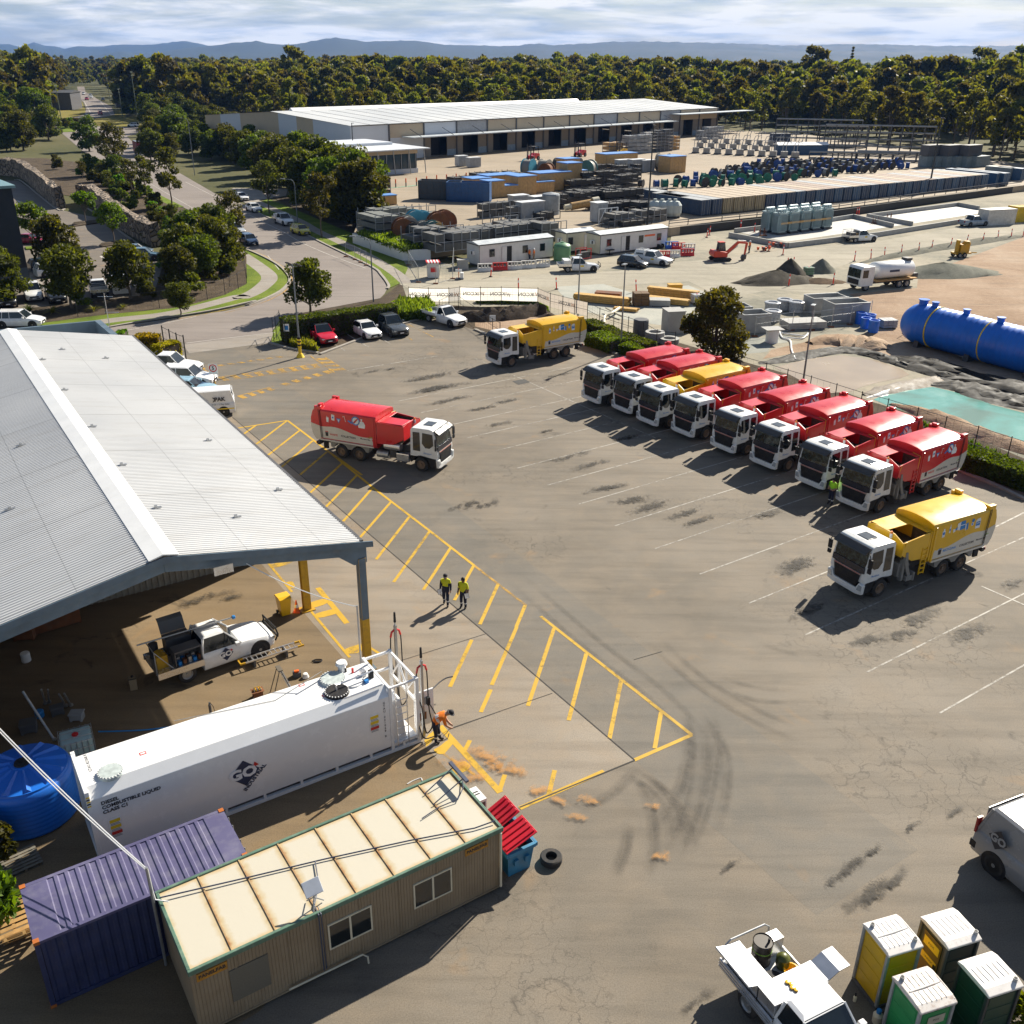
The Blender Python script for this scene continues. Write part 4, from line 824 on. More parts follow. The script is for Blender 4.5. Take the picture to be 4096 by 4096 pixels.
# ================================================================== smaller foreground things
def bluetank():
 t = thing('water_tank','round bright blue plastic water tank with ribbed conical lid','water tank',(-17.15,26.95,0))
 pr_ = [(1.45,0)]
 for i in range(9): z = .1+i*.18; pr_ += [(1.56,z),(1.575,z+.09),(1.555,z+.15)]
 pr_ += [(1.52,1.80),(1.44,1.88)]
 b = MB(); b.lathe(pr_,48); b.build('body',m_blue,t,smooth=True,angle=50)
 b = MB(); b.lathe([(1.46,1.86),(1.44,1.93),(.36,2.18),(.34,2.2),(0.01,2.2)],48)
 for i in range(12):
  a = 2*math.pi*i/12; b.M = Matrix.Rotation(a,4,'Z'); b._add([(.4,-.05,2.15),(1.40,-.14,1.93),(1.40,.14,1.93),(.4,.05,2.15),(.45,0,2.22),(1.36,0,2.05)],[(0,1,5,4),(4,5,2,3),(1,2,5),(0,4,3)])
 b.M = None; b.build('lid',m_blue,t,smooth=True,angle=25)
 b = MB(); b.cyl((0,0,2.2),(0,0,2.26),.27,.25,20); b.box(-.08,.08,-.05,.05,2.26,2.30); b.build('hatch',m_black,t)
bluetank()
def ibc(label,loc,rz,liquid,group=None):
 t = thing('water_cube',label,'container tank',loc,rz,group)
 b = MB(); b.box(-.56,.56,-.46,.46,.16,1.12); b.build('bottle',liquid,t,bevel=.08)
 b = MB()
 for z in (.2,.5,.8,1.1):
  for a,c in (((-.6,-.5),(.6,-.5)),((.6,-.5),(.6,.5)),((.6,.5),(-.6,.5)),((-.6,.5),(-.6,-.5))): b.cyl((a[0],a[1],z),(c[0],c[1],z),.015,n=5)
 for i in range(7):
  for y in (-.5,.5): b.cyl((-.6+i*.2,y,.14),(-.6+i*.2,y,1.15),.014,n=5)
 for i in range(6):
  for x in (-.6,.6): b.cyl((x,-.5+i*.2,.14),(x,-.5+i*.2,1.15),.014,n=5)
 b.cyl((-.6,-.2,1.14),(.6,-.2,1.14),.015,n=5); b.cyl((-.6,.2,1.14),(.6,.2,1.14),.015,n=5); b.build('cage',m_steel,t)
 b = MB(); b.cyl((0,0,1.12),(0,0,1.17),.12,n=16); b.build('cap',m_inkr,t)
 b = MB()
 for x in (-.5,0,.5): b.box(x-.07,x+.07,-.5,.5,0,.13)
 b.build('pallet_base',m_dgrey,t); return t
ibc('caged translucent tank standing in shade behind the blue water tank',(-16.7,29.9,0),R(27),M('murky_tank',(.38,.52,.52),.3,var=.1))
def pallet(label,loc,rz,mat=None,tilt=0):
 b = MB()
 for i in range(7): b.box(-.58,.58,-.55+i*.165,-.44+i*.165,.10,.12)
 for x in (-.52,0,.46): b.box(x,x+.08,-.55,.55,.02,.0995)
 for y in (-.55,0,.45): b.box(-.58,.58,y,y+.1,0,.0195)
 o = b.build('pallet',mat or M('grey_timber',(.16,.145,.115),.85,var=.3,scale=4),loc=loc,rz=rz); o.rotation_euler.x = tilt; return tag(o,label,'pallet')
pallet('weathered grey pallet lying on the dirt beside the white tank',(-16.5,24.5,.0),R(40))
lp = pallet('sunlit new pallet propped at the back end of the purple container',E2(70,830,.5),R(35),m_wood,R(28)); 
pallet('broken pale pallet leaning against the purple container near the shrub',E2(170,960,.25),R(33),m_wood,R(-50))
# skip
sk = thing('skip_bin','blue steel waste skip with one ribbed red lid thrown half open','skip bin',(-.06,24.98,0),R(-57.5))
b = MB(); b.taper((-.80,.80,-.45,.40),(-.92,.92,-.55,.50),0,1.15); sk_m = M('skip_blue',(.03,.20,.36),.5,var=.12,dirt=.3,hue=(.1,.1,.1))
me = b.build('body',sk_m,sk)
bm = bmesh.new(); bm.from_mesh(me.data); tp = [f for f in bm.faces if f.normal.z > .9]; bmesh.ops.delete(bm,geom=tp,context='FACES'); bm.to_mesh(me.data); bm.free(); sm_ = me.modifiers.new('s','SOLIDIFY'); sm_.thickness = .05
b = MB(); b.box(-.98,.98,.50,.58,1.02,1.16); b.box(-.98,.98,-.63,-.55,1.02,1.16); b.box(.92,1.0,-.55,.5,1.02,1.16); b.box(-1.0,-.92,-.55,.5,1.02,1.16)
b.box(.86,.96,-.3,-.14,.5,.72); b.box(.86,.96,.12,.28,.5,.72); b.build('rim',sk_m,sk)
b = MB(); b.taper((-.8,.8,-.4,.35),(-.86,.86,-.48,.42),.5,.85); b.build('rubbish',M('rubbish_dark',(.07,.05,.035),.9,var=.6,scale=6),sk)
m_lid = M('red_plastic_lid',(.58,.012,.03),.42,var=.1,dirt=.08)
for x0 in (-.98,.02):
 b = MB(); b.M = Matrix.Translation((0,-.62,1.2)) @ Matrix.Rotation(R(24 if x0 < 0 else 18),4,'X')
 b.box(x0,x0+.96,0,1.25,0,.03)
 for i in range(4): b.box(x0+.06+i*.225,x0+.19+i*.225,.05,1.2,.0305,.075)
 b.build('lid',m_lid,sk,bevel=.012,seg=1)
b = MB(); b.lathe([(.19,-.11),(.205,-.125),(.34,-.125),(.38,-.09),(.385,0),(.38,.09),(.34,.125),(.205,.125),(.19,.11),(.2,0),(.19,-.11)],36)
tag(b.build('old_tyre',m_rubber,loc=E3(1800,735,.13),smooth=True),'single worn truck tyre lying flat on the asphalt by the blue skip','tyre')
# wheelie bin, cone
wb = thing('wheelie_bin','yellow wheelie bin beside the inner yellow column','wheelie bin',EB+eN*1.45-eD*-6.45,RZ)
b = MB(); b.taper((-.22,.22,-.26,.26),(-.29,.29,-.34,.34),.06,.98); b.build('body',m_yelp,wb,bevel=.03)
b = MB(); b.prism([(-.38,.99),(-.30,1.07),(.2,1.09),(.37,1.02),(.37,.985),(-.38,.97)],'x',-.31,.31); b.build('lid',m_yelp,wb,bevel=.015)
for x in (-.26,.26): b = MB(); b.cyl((x-.03,-.28,.1),(x+.03,-.28,.1),.1,n=14); b.build('wheel',m_rubber,wb)
def cone(label,loc,s=1.0):
 b = MB(); b.box(-.18*s,.18*s,-.18*s,.18*s,0,.035,0); b.lathe([(.14*s,.035),(.03*s,.68*s),(.0,.69*s)],16,0); b.lathe([(.105*s,.28*s),(.075*s,.45*s),(.07*s,.45*s)],16,1)
 return tag(b.build('traffic_cone',[m_orange,m_inkw],loc=loc),label,'traffic cone')
cone('small red traffic cone between the wheelie bin and the yellow column',EB+eN*.85+eD*6.35,.95)
# ladders, tools
la,lb = D7(980,1010),D7(1425,870); d = (lb-la); ldr = thing('extension_ladder','long aluminium ladder with yellow ends lying along the white work ute','ladder',la,math.atan2(d.y,d.x)); LL = d.length
b = MB()
for y in (-.2,.2): b.box(.25,LL-.3,y-.025,y+.025,.30,.37)
for i in range(11): b.cyl((.4+i*(LL-.8)/10,-.2,.335),(.4+i*(LL-.8)/10,.2,.335),.018,n=6)
b.build('rail',m_alu,ldr)
b = MB()
for y in (-.2,.2): b.box(0,.25,y-.03,y+.03,.295,.375); b.box(LL-.3,LL,y-.03,y+.03,.295,.375)
b.box(0,.06,-.2,.2,.31,.36); b.box(LL-.1,LL-.05,-.2,.2,.31,.36); b.build('end_cap',m_ycol,ldr)
b = MB(); b.box(.6,.7,-.25,.25,0,.295); b.box(LL-.9,LL-.8,-.25,.25,0,.295); b.build('support_block',m_dgrey,ldr)
st = thing('step_ladder','open dark step ladder standing behind the white tank','step ladder',EB+eN*3.9+eD*.35,R(120)); m_stp = M('step_fibreglass',(.13,.11,.085),.6)
b = MB()
for x in (-.22,.22):
 b.cyl((x,-.4,0),(x*.8,0,1.2),.025,n=6); b.cyl((x*1.1,.45,0),(x*.8,.06,1.2),.022,n=6)
b.build('leg',m_stp,st)
for i in range(4): b = MB(); z = .24+i*.26; y = -.4+.4*z/1.2; b.box(-.2+.03*i*.3,.2-.03*i*.3,y-.06,y+.06,z,z+.03); b.build('tread',m_alu,st)
b = MB(); b.box(-.22,.22,-.08,.12,1.2,1.25); b.build('top_tray',m_stp,st)
b = MB(); b.box(-.2,.2,-.15,.15,.0,.3,0); b.taper((-.22,.22,-.17,.17),(-.26,.26,-.2,.2),.3,.34,0); b.tube([(-.2,0,.32),(-.1,0,.5),(.1,0,.5),(.2,0,.32)],.02,6,1)
for i in range(5): b.box(-.15+i*.07,-.11+i*.07,-.1,.1,.34,.40,1 if i % 2 else 2)
tag(b.build('tool_bag',[m_rust,m_ycol,m_alu],loc=D7(1110,1205),rz=.5),'open red tool bag full of yellow tools by the step ladder','tool bag')
b = MB(); b.box(-.18,.18,-.12,.12,0,.22,0); b.box(-.1,.1,-.06,.06,.22,.3,1); b.lathe([(.02,0),(.16,.02),(.10,.2),(.0,.22)],14,2,(.35,-.2,0)); tag(b.build('work_lamp',[m_dgrey,m_orange,m_white],loc=D7(1385,1060),rz=.3),'small work lamp with white shade beside the step ladder','work lamp')
b = MB(); b.box(-.15,.15,-.12,.12,0,.62,0); b.cyl((0,0,.62),(0,0,.68),.05,n=8,m=1); b.box(-.16,.16,-.13,.13,.55,.60,1); tag(b.build('jerry_can',[M('tan_plastic',(.24,.19,.12),.6,dirt=.3),m_black],loc=D7(240,1150),rz=.4),'tan jerry can standing on the shadow edge by the ute tray','jerry can')
for (u,v,lab,r_) in ((640,300,'small fire extinguisher sized bottle on a stick far inside',0),): pass
b = MB(); b.cyl((0,0,0),(0,0,.5),.06,n=10,m=0); b.cyl((0,0,.5),(0,0,.62),.035,n=8,m=0); b.tube([(0,.05,.6),(.1,.12,.3),(.12,.14,0)],.012,5,1); tag(b.build('grease_gun',[m_dgrey,m_black],loc=D7(780,1330)),'small dark grease gun standing upright behind the white tank','tool')
b = MB(); b.tube(smoothline([D8(480,470,.04),D8(510,458,.05),D8(555,460,.04),D8(540,475,.04),D8(490,476,.04)],4),.03,6); tag(b.build('strap_coil',m_black),'small black strap dropped on the concrete near the long ladder','strap')
b = MB(); b.tube(smoothline([D8(1215,1420,.02),D8(1260,1395,.02),D8(1320,1375,.02),D8(1330,1395,.02)],4),.02,5); tag(b.build('white_hose',m_white),'short white hose end lying behind the cream roof hut','hose')
b = MB(); b.tube(smoothline([E1(760,1015,.03),E1(900,1012,.03),E1(1150,1000,.03),E1(1400,965,.03),E1(1500,950,.03)],4),.03,6); tag(b.build('blue_hose',m_inkb),'blue hose on the floor running under the white tank','hose')
b = MB(); b.tube(smoothline([E7(1520,1255,.5),E7(1560,1270,.35),E7(1600,1310,.12),E7(1580,1370,.03),E7(1530,1420,.03),E7(1510,1480,.03),E7(1580,1450,.03),E7(1600,1390,.03)],5),.012,5); tag(b.build('wire_coil',m_dsteel),'loose wire coil on yellow paint below the bending worker','wire')
# dim store of things at the back of the carport
for u,v,sx_,sy_,sz_,mt,nm,lab in ((205,470,.4,.4,.45,m_white,'plastic_drum','white plastic drum on a dark block deep in the shed shade'),(200,290,.9,.6,.7,m_rust,'steel_box','rusty red steel box deep in the shed shade'),(430,200,2.2,.8,.8,m_rust,'steel_trough','long rusty trough in the darkest part of the shed'),(600,920,.5,.4,.3,m_grey,'gear_case','grey gear case in the shade behind the caged tank'),(450,880,.5,.3,.35,m_dgrey,'engine_block','dark engine block in the shaded scrap corner'),(230,1010,.6,.5,.4,m_dgrey,'steel_chest','dark chest in the shade beyond the blue tank'),(310,900,.35,.35,.3,m_inkb,'blue_drum','small blue drum in the shaded scrap corner')):
 b = MB()
 if 'drum' in nm: b.lathe([(sx_*.5,0),(sx_*.52,.05),(sx_*.5,sz_*.5),(sx_*.52,sz_*.9),(sx_*.45,sz_),(0,sz_)],16)
 else: b.box(-sx_/2,sx_/2,-sy_/2,sy_/2,.06,sz_); b.box(-sx_/2-.03,sx_/2+.03,-sy_/2-.03,sy_/2+.03,sz_+.001,sz_+.06); b.box(-sx_/2,-sx_/2+.1,-sy_/2,sy_/2,0,.06); b.box(sx_/2-.1,sx_/2,-sy_/2,sy_/2,0,.06)
 tag(b.build(nm,mt,loc=E1(u,v),rz=rng.uniform(0,1),bevel=.015,seg=1),lab,nm.split('_')[1])
for i,(a,c) in enumerate((((175,705,1.8),(420,1080,.1)),((320,690,1.3),(350,800,.05)),((455,725,1.0),(510,820,.05)),((495,720,1.1),(550,815,.05)),((370,690,1.2),(380,790,.05)))):
 b = MB(); b.tube([E1(*a),E1(*c)],.04 if i else .05,6); b.cyl(E1(*c),E1(*c)+Vector((0,0,.08)),.09,n=8); tag(b.build('steel_pipe',m_steel),['long bright pipe leaning over the scrap beside the caged tank','thin pipe standing in the shaded scrap corner','pale stick leaning on the scrap behind the caged tank','pale stick leaning on the scrap behind the caged tank','thin pipe standing in the shaded scrap corner'][i],'pipe','pipes leaning in the scrap corner')
# ================================================================== portable toilets
def toilet(label,loc,rz,mbody,mside,style,vents,sign=None):
 t = thing('portable_toilet',label,'portable toilet',loc,rz,'portable toilets'); H = 2.18
 b = MB(); b.box(-.52,.52,-.51,.51,.12,H-.02); b.build('cabin',mbody,t)
 b = MB()
 for x in (-.53,.53):
  for y in (-.52,.52): b.box(x-.045,x+.045,y-.045,y+.045,.1,H-.01)
 b.build('corner_post',mside,t,bevel=.02)
 b = MB()
 for i in range(4):
  z = .25+i*.46
  for s_ in (-1,1): b.box(-.42,.42,s_*.512-.012,s_*.512+.012,z+.05,z+.38)
  b.box(-.532,-.508,-.40,.40,z+.05,z+.38)
 b.build('wall_panel',mbody,t,bevel=.012)
 b = MB(); b.box(.511,.545,-.36,.36,.18,2.0); o = b.build('door',mbody,t,bevel=.012)
 b = MB(); b.box(.5455,.57,.22,.30,1.0,1.2); b.build('handle',m_black,o)
 b = MB(); b.box(-.58,.58,-.56,.56,0,.12); b.build('base',m_dgrey,t,bevel=.02)
 rf = M('toilet_roof',(.70,.67,.64),.5,var=.06,scale=3,dirt=.3,hue=(.45,.36,.3)) if style != 'stained' else M('stained_toilet_roof',(.66,.62,.58),.5,var=.1,scale=3,dirt=.7,hue=(.32,.17,.09))
 b = MB(); b.prism([(-.60,H-.02),(-.60,H+.05),(-.40,H+.12),(.40,H+.12),(.60,H+.05),(.60,H-.02)],'x',-.58,.58)
 rb = MB()
 if style == 'wave':
  for i in range(6): x = -.42+i*.165; rb.tube([(x,-.50,H+.055),(x+.02,-.3,H+.105),(x,0,H+.10),(x-.015,.2,H+.105),(x,.50,H+.055)],.036,6)
 elif style == 'bars':
  for i in range(6): x = -.45+i*.17; rb.tube([(x,-.48,H+.07),(x+.01,-.2,H+.118),(x,.2,H+.118),(x,.48,H+.07)],.022,6)
 else:
  for i in range(6):
   x = -.42+i*.155; rb.box(x,x+.015,-.42,-.05,H+.118,H+.134); rb.box(x,x+.015,.05,.42,H+.118,H+.134)
  rb.tube([(-.50,0,H+.115),(0,.0,H+.13),(.50,.03,H+.115)],.03,8)
  for x in (-.55,.55): rb.tube([(x,-.5,H+.06),(x,-.2,H+.10),(x,.2,H+.10),(x,.5,H+.06)],.035,8)
 o = b.build('roof',rf,t,bevel=.02); rb.build('roof_rib',rf,o,smooth=True)
 for vx,vy in vents: b = MB(); b.cyl((vx,vy,H+.1),(vx,vy,H+.22),.06,n=12,m=0); b.cyl((vx,vy,H+.2205),(vx,vy,H+.225),.045,n=12,m=1); b.build('vent_pipe',[m_grey,m_black],t)
 if sign: sign(t)
 return t
tA = R(18)
m_ty = M('toilet_yellow',(.66,.40,.008),.45,var=.1,dirt=.15); m_tb = M('toilet_brown',(.13,.075,.010),.5,var=.15); m_tg = M('toilet_green',(.012,.24,.07),.45,var=.12); m_td = M('toilet_dark_green',(.008,.045,.028),.45,var=.15); m_tdk = M('toilet_grey',(.035,.04,.045),.5)
toilet('bright yellow portable toilet with white ribbed roof next to the tool box ute',(10.96,19.87,0),tA,m_ty,m_grey,'spine',[(-.42,.38),(.42,-.40)])
def sgy(t):
 b = MB(); b.box(-.40,.18,-.545,-.536,1.62,1.92,0); b.box(-.36,.30,-.545,-.536,1.25,1.42,0); o = b.build('yellow_sign',m_inky,t)
 text('sign_wording','FOX',.105,m_ink,o,face_mtx((-.11,-.548,1.77),(1,0,0),(0,0,1)),.001); text('sign_wording','UNISEX',.09,m_ink,o,face_mtx((-.03,-.548,1.335),(1,0,0),(0,0,1)),.001)
t2 = toilet('brown portable toilet with yellow door signs and wavy ribbed white roof',(12.72,20.13,0),tA+R(-90),m_tdk,m_dgrey,'wave',[(-.48,.42)],None)
b = MB(); b.box(.547,.556,-.30,.30,1.55,1.85); o = b.build('yellow_sign',m_inky,t2); text('sign_wording','FOX',.12,m_ink,o,face_mtx((.558,0,1.70),(0,1,0),(0,0,1)),.001)
b = MB(); b.box(.547,.556,-.30,.30,1.05,1.28); o = b.build('yellow_sign',m_inky,t2); text('sign_wording','UNISEX',.10,m_ink,o,face_mtx((.558,0,1.165),(0,1,0),(0,0,1)),.001)
t2.rotation_euler.z = tA+R(180)
for q in t2.children:
 if q.name.startswith('door'): q.data.materials.clear(); q.data.materials.append(m_tb)
t3 = toilet('green portable toilet with rust stained white roof',(11.18,18.09,0),tA,m_tg,m_grey,'stained',[(-.42,.40)])
b = MB(); b.box(-.22,.32,-.545,-.535,1.55,1.85); o = b.build('pale_sign',M('pale_sign',(.45,.42,.33),.6),t3); text('sign_wording','FOX',.10,m_ink,o,face_mtx((.05,-.547,1.70),(1,0,0),(0,0,1)),.001)
toilet('dark green portable toilet with barred white roof nearest the shrub',(13.18,18.6,0),tA,m_td,m_tdk,'bars',[(.42,-.42)])
b = MB(); b.lathe([(.05,0),(.055,.16),(.02,.22),(.02,.26),(0,.26)],10,0); b.cyl((0,0,.22),(0,0,.30),.03,n=8,m=1); tag(b.build('spray_bottle',[m_cream,m_black],loc=E6(285,1220)),'small pale spray bottle on the ground beside the yellow toilet','bottle')
b = MB(); b.lathe([(.13,0),(.14,.3),(.06,.4),(0,.4)],14,0); b.cyl((0,0,.38),(0,0,.5),.07,n=10,m=1); b.tube([(.1,0,.38),(.2,.05,.4),(.22,.02,.15),(.16,0,.02)],.012,5,2); tag(b.build('pump_sprayer',[m_cream,m_inkb,m_black],loc=E6(500,1425)),'white pump sprayer with blue top between the ute and green toilet','sprayer')
# ================================================================== wheels, trucks
m_rim = M('wheel_rim',(.36,.36,.36),.4,.6,var=.15,dirt=.35,hue=(.16,.12,.08)); m_rimr = M('dusty_rim',(.22,.15,.10),.6,.2,var=.25)
WH = {}
def wheel(parent,x,y,r,wd,rim=None,name='wheel'):
 side = 1 if y > 0 else -1; key = (r,wd,side,(rim or m_rim).name)
 if key not in WH:
  b = MB(); b.lathe([(r*.60,-wd/2),(r*.86,-wd/2),(r*.97,-wd*.40),(r,-wd*.25),(r,wd*.25),(r*.97,wd*.40),(r*.86,wd/2),(r*.60,wd/2),(r*.60,-wd/2)],26,ax='y'); ty = b.mesh('wheel',m_rubber,smooth=True)
  b = MB(); yo = side*wd*.5; b.lathe([(r*.62,-wd*.2*side),(r*.62,yo*.9),(r*.55,yo*.98),(r*.46,yo*.55),(r*.20,yo*.60),(r*.17,yo*1.02),(.001,yo*1.02)],22,ax='y')
  for i in range(8): t = 2*math.pi*i/8; b.cyl((r*.33*math.cos(t),yo*.56,r*.33*math.sin(t)),(r*.33*math.cos(t),yo*.66,r*.33*math.sin(t)),r*.045,n=6)
  rm = b.mesh('rim',rim or m_rim,smooth=True); WH[key] = (ty,rm)
 ty,rm = WH[key]; o = bpy.data.objects.new('wheel',ty); col.objects.link(o); o.parent = parent; o.location = (x,y,r)
 q = bpy.data.objects.new('rim',rm); col.objects.link(q); q.parent = o; return o
m_tw = M('truck_white',(.76,.76,.74),.3,var=.05,dirt=.22,hue=(.4,.36,.3),coat=.3); m_panel = M('truck_panel_white',(.66,.625,.55),.35,var=.06,dirt=.25,hue=(.42,.36,.28),coat=.3)
m_wscr = NT('windscreen'); _k = m_wscr; _v = _k.coord(); _k.l(_k.ramp(_k.noise(_v,2.6,5,.6,.8),[(.45,(.006,.010,.010)),(.58,(.03,.045,.04)),(.72,(.16,.19,.16))]),_k.p.inputs['Base Color']); _k.p.inputs['Roughness'].default_value = .06; m_wscr = _k.m; m_lamp = M('lamp_glass',(.55,.58,.6),.12,.4,var=.2,scale=8); m_tail = M('tail_lamp',(.35,.01,.01),.25)  # pale patches in the windscreen colour stand in for reflections and seats
m_hop = M('hopper_inside',(.10,.075,.045),.8,var=.5,scale=2,dirt=.5); m_mud = M('mudguard',(.25,.24,.22),.6,var=.2,dirt=.4); m_amber = M('amber_lens',(.8,.2,.01),.3)
def zwave(x): return 2.02+.20*math.sin((x+4.2)*1.35)-(0 if x < -.9 else .0)+(.16 if x < -3.6 else 0)*(-x-3.6)
def icon(b,kind,x,z,s,sy):
 """small printed pictograms on the truck side (drawn at y, facing sign sy)"""
 y0,y1 = (1.257,1.262) if sy > 0 else (-1.262,-1.257)
 P = lambda pts_,m,d=0: b.prism([(x+u*s,z+w_*s) for u,w_ in pts_],'y',min(y0,y1)+sy*d,max(y0,y1)+sy*d,m)
 circ = lambda r,cx=0,cz=0,n=14: [(cx+r*math.cos(2*math.pi*i/n),cz+r*math.sin(2*math.pi*i/n)) for i in range(n)]
 if kind == 'bottle': P([(-.35,-.9),(.35,-.9),(.4,.3),(.15,.6),(.15,.9),(-.15,.9),(-.15,.6),(-.4,.3)],0); P([(-.3,-.4),(.3,-.4),(.3,.2),(-.3,.2)],1,.003)
 if kind == 'slim': P([(-.22,-1),(.22,-1),(.22,.3),(.08,.6),(.08,1),(-.08,1),(-.08,.6),(-.22,.3)],0); P([(-.18,-.5),(.18,-.5),(.18,0),(-.18,0)],1,.003)
 if kind == 'bow': P([(-.7,.5),(-.1,.3),(.1,-.2),(-.4,-.1)],1); P([(.7,.2),(.1,.15),(-.1,-.3),(.5,-.6)],0)
 if kind == 'box': P([(-.95,-.7),(.25,-.8),(.25,.7),(-.8,.75)],1); P([(.28,-.8),(.95,-.6),(1,.5),(.28,.7)],0); P([(-.9,.0),(.98,-.08),(.98,.03),(-.9,.12)],0,.003)
 if kind == 'tin': P([(-.45,-.7),(.35,-.8),(.5,.6),(-.3,.8)],1); P([(.1,-.75),(.38,-.8),(.52,.6),(.25,.65)],0,.003)
 if kind == 'tub': P(circ(.45,0,.4),1); P(circ(.42,.1,-.45),0); P(circ(.25,.1,-.45),1,.003)
 if kind == 'jar': P([(-.55,-.9),(.55,-.9),(.6,.5),(.35,.8),(-.35,.9),(-.55,.5)],0); P([(-.48,-.45),(.48,-.45),(.5,.3),(-.48,.3)],1,.003); P([(-.3,-.02),(.35,-.02),(.35,.08),(-.3,.08)],0,.006)
 if kind == 'packet': P([(-.5,-.8),(.5,-.9),(.55,.8),(-.45,.9)],0); P(circ(.28),1,.003)
 if kind == 'tri': P([(0,-.7),(.6,.5),(-.6,.5)],1); P([(0,-.4),(.3,.25),(-.3,.25)],0,.003)
 if kind == 'straw': P([(-.5,.7),(.1,.9),(.5,-.7),(.38,-.72),(.02,.75),(-.48,.58)],0)
 if kind == 'glove': P([(-.3,-.8),(.3,-.9),(.4,.2),(.2,.6),(0,.2),(-.1,.8),(-.3,.2)],0)
 if kind == 'ban': P(circ(.95,n=22),1); P(circ(.72,n=20),0,.003); P([(-.6,-.35),(-.35,-.6),(.6,.4),(.4,.6)],2,.006)
 if kind == 'bag': P([(-.7,-.9),(.7,-.9),(.85,-.2),(.5,.4),(.1,.55),(.25,1.0),(-.2,1.0),(-.1,.55),(-.5,.35),(-.85,-.3)],0)
 if kind == 'blade': P([(-.7,.2),(.5,-.4),(.7,-.1),(-.4,.5)],1)
def make_truck(body,word,wordm,icons,label,tail):
 t = thing('garbage_truck',label,'garbage truck',(0,0,0),0,'side loading garbage trucks')
 B = MB
 # chassis and running gear
 b = B(); b.box(-4.3,4.2,.38,.52,.72,.98); b.box(-4.3,4.2,-.52,-.38,.72,.98); b.box(-4.5,-4.3,-1.1,1.1,.7,.95)
 for x in (3.5,-1.15,-2.55): b.cyl((x,-1.0,.5),(x,1.0,.5),.1,n=8)
 b.build('chassis',m_dsteel,t)
 for y in (1.03,-1.03): wheel(t,3.5,y,.5,.32,m_rimr)
 for x in (-1.15,-2.55):
  for y in (.95,-.95): wheel(t,x,y,.5,.52,m_rimr)
 # cab
 b = B(); b.prism([(4.68,.95),(4.74,1.2),(4.70,1.72),(4.52,2.74),(4.38,2.94),(4.1,3.0),(2.85,2.98),(2.74,2.85),(2.72,1.05),(2.95,1.02),(4.1,1.02)],'y',-1.16,1.16)
 b.v = [(x-.10*max(0,abs(y)-.8)*(1 if x > 4.3 else 0),y*(1-.055*max(0,z-1.7)),z) for x,y,z in b.v]
 c = b.build('cab',m_tw,t,bevel=.05)
 b = B(); arch = [(3.5+.63*math.cos(R(a)),.5+.63*math.sin(R(a))) for a in range(20,161,14)]
 for y0,y1 in ((.78,1.175),(-1.175,-.78)): b.prism([(4.60,1.04),(4.64,.45),(4.2,.45)]+arch+[(2.75,.55),(2.72,1.06)],'y',y0,y1)
 b.box(2.72,4.55,-.78,.78,.55,1.03); b.build('wheel_arch',m_black,t,bevel=.02,seg=1)
 yt = lambda z: 1-.055*max(0,z-1.7)
 xf = lambda z: 4.70-(z-1.72)*.176
 b = B()
 P = [(1.0,1.88),(1.03,2.1),(1.0,2.66),(-1.0,2.66),(-1.03,2.1),(-1.0,1.88)]
 b.loft([[(xf(z)-.03+d-.06*max(0,abs(y)-.8)*2,y,z) for y,z in P] for d in (0,.045)]); b.build('windscreen',m_wscr,c)
 b = B(); b.prism([(1.06,1.56),(1.04,1.875),(-1.04,1.875),(-1.06,1.56),(-.8,1.50),(.8,1.50)],'x',4.66,4.722); b.build('scuttle_panel',M('gloss_black',(.012,.016,.03),.2),c)
 for s_ in (1,-1):
  b = B(); y = s_*1.16; w0 = [(4.42,1.95),(4.36,2.68),(3.62,2.72),(3.60,2.0),(3.85,1.72),(4.15,1.72)]
  b._add([(x,y*yt(z)+s_*.012,z) for x,z in w0],[tuple(range(6))]); b.build('side_window',m_glass,c)
 for s_ in (1,-1): b = B(); b._add([(x,s_*1.172*yt(z),z) for x,z in ((3.46,1.45),(3.42,2.72),(2.92,2.70),(2.94,1.45))],[(0,1,2,3)]); b.build('rear_window',m_glass,c)
 b = B(); b.prism([(4.66,2.66),(4.86,2.62),(4.82,2.72),(4.50,2.92),(4.40,2.90)],'y',-1.06,1.06); b.build('sun_visor',M('smoked_visor',(.03,.03,.03),.15),c,bevel=.015)
 b = B(); b.box(3.35,4.0,-.38,.38,3.0,3.03); b.build('roof_hatch',M('hatch_glass',(.07,.08,.09),.15),c,bevel=.03)
 b = B(); b.prism([(.86,1.42),(.70,.72),(-.70,.72),(-.86,1.42)],'x',4.70,4.775)
 for i in range(5): b.box(4.775,4.785,-.72,.72,.80+i*.12,.84+i*.12)
 b.build('grille',m_black,c)
 b = B(); b.box(4.725,4.765,-.9,.9,1.435,1.50,0)
 for i in range(14): b.box(4.766,4.770,-.84+i*.12,-.78+i*.12,1.45,1.485,1)
 b.build('slogan_strip',[M('strip_pale',(.45,.33,.28),.6),m_inkr],c)
 b = B(); b.prism([(1.16,.42),(1.18,.95),(.90,1.0),(.74,.68),(-.74,.68),(-.90,1.0),(-1.18,.95),(-1.16,.42),(-.8,.34),(.8,.34)],'x',4.60,4.80); b.build('bumper',m_tw,t,bevel=.04)
 for s_ in (1,-1):
  b = B(); b.prism([(s_*.84,.60),(s_*1.12,.62),(s_*1.13,.90),(s_*.93,.92)],'x',4.802,4.83); b.build('headlight',m_lamp,t,bevel=.015)
  b = B(); b.tube([(4.5,s_*1.08,2.72),(4.75,s_*1.25,2.70),(4.72,s_*1.34,2.5)],.025,6); b.box(4.66,4.76,s_*1.34-.11,s_*1.34+.11,2.0,2.5); b.box(4.66,4.76,s_*1.34-.1,s_*1.34+.1,1.72,1.95); b.build('mirror',m_black,t,bevel=.03)
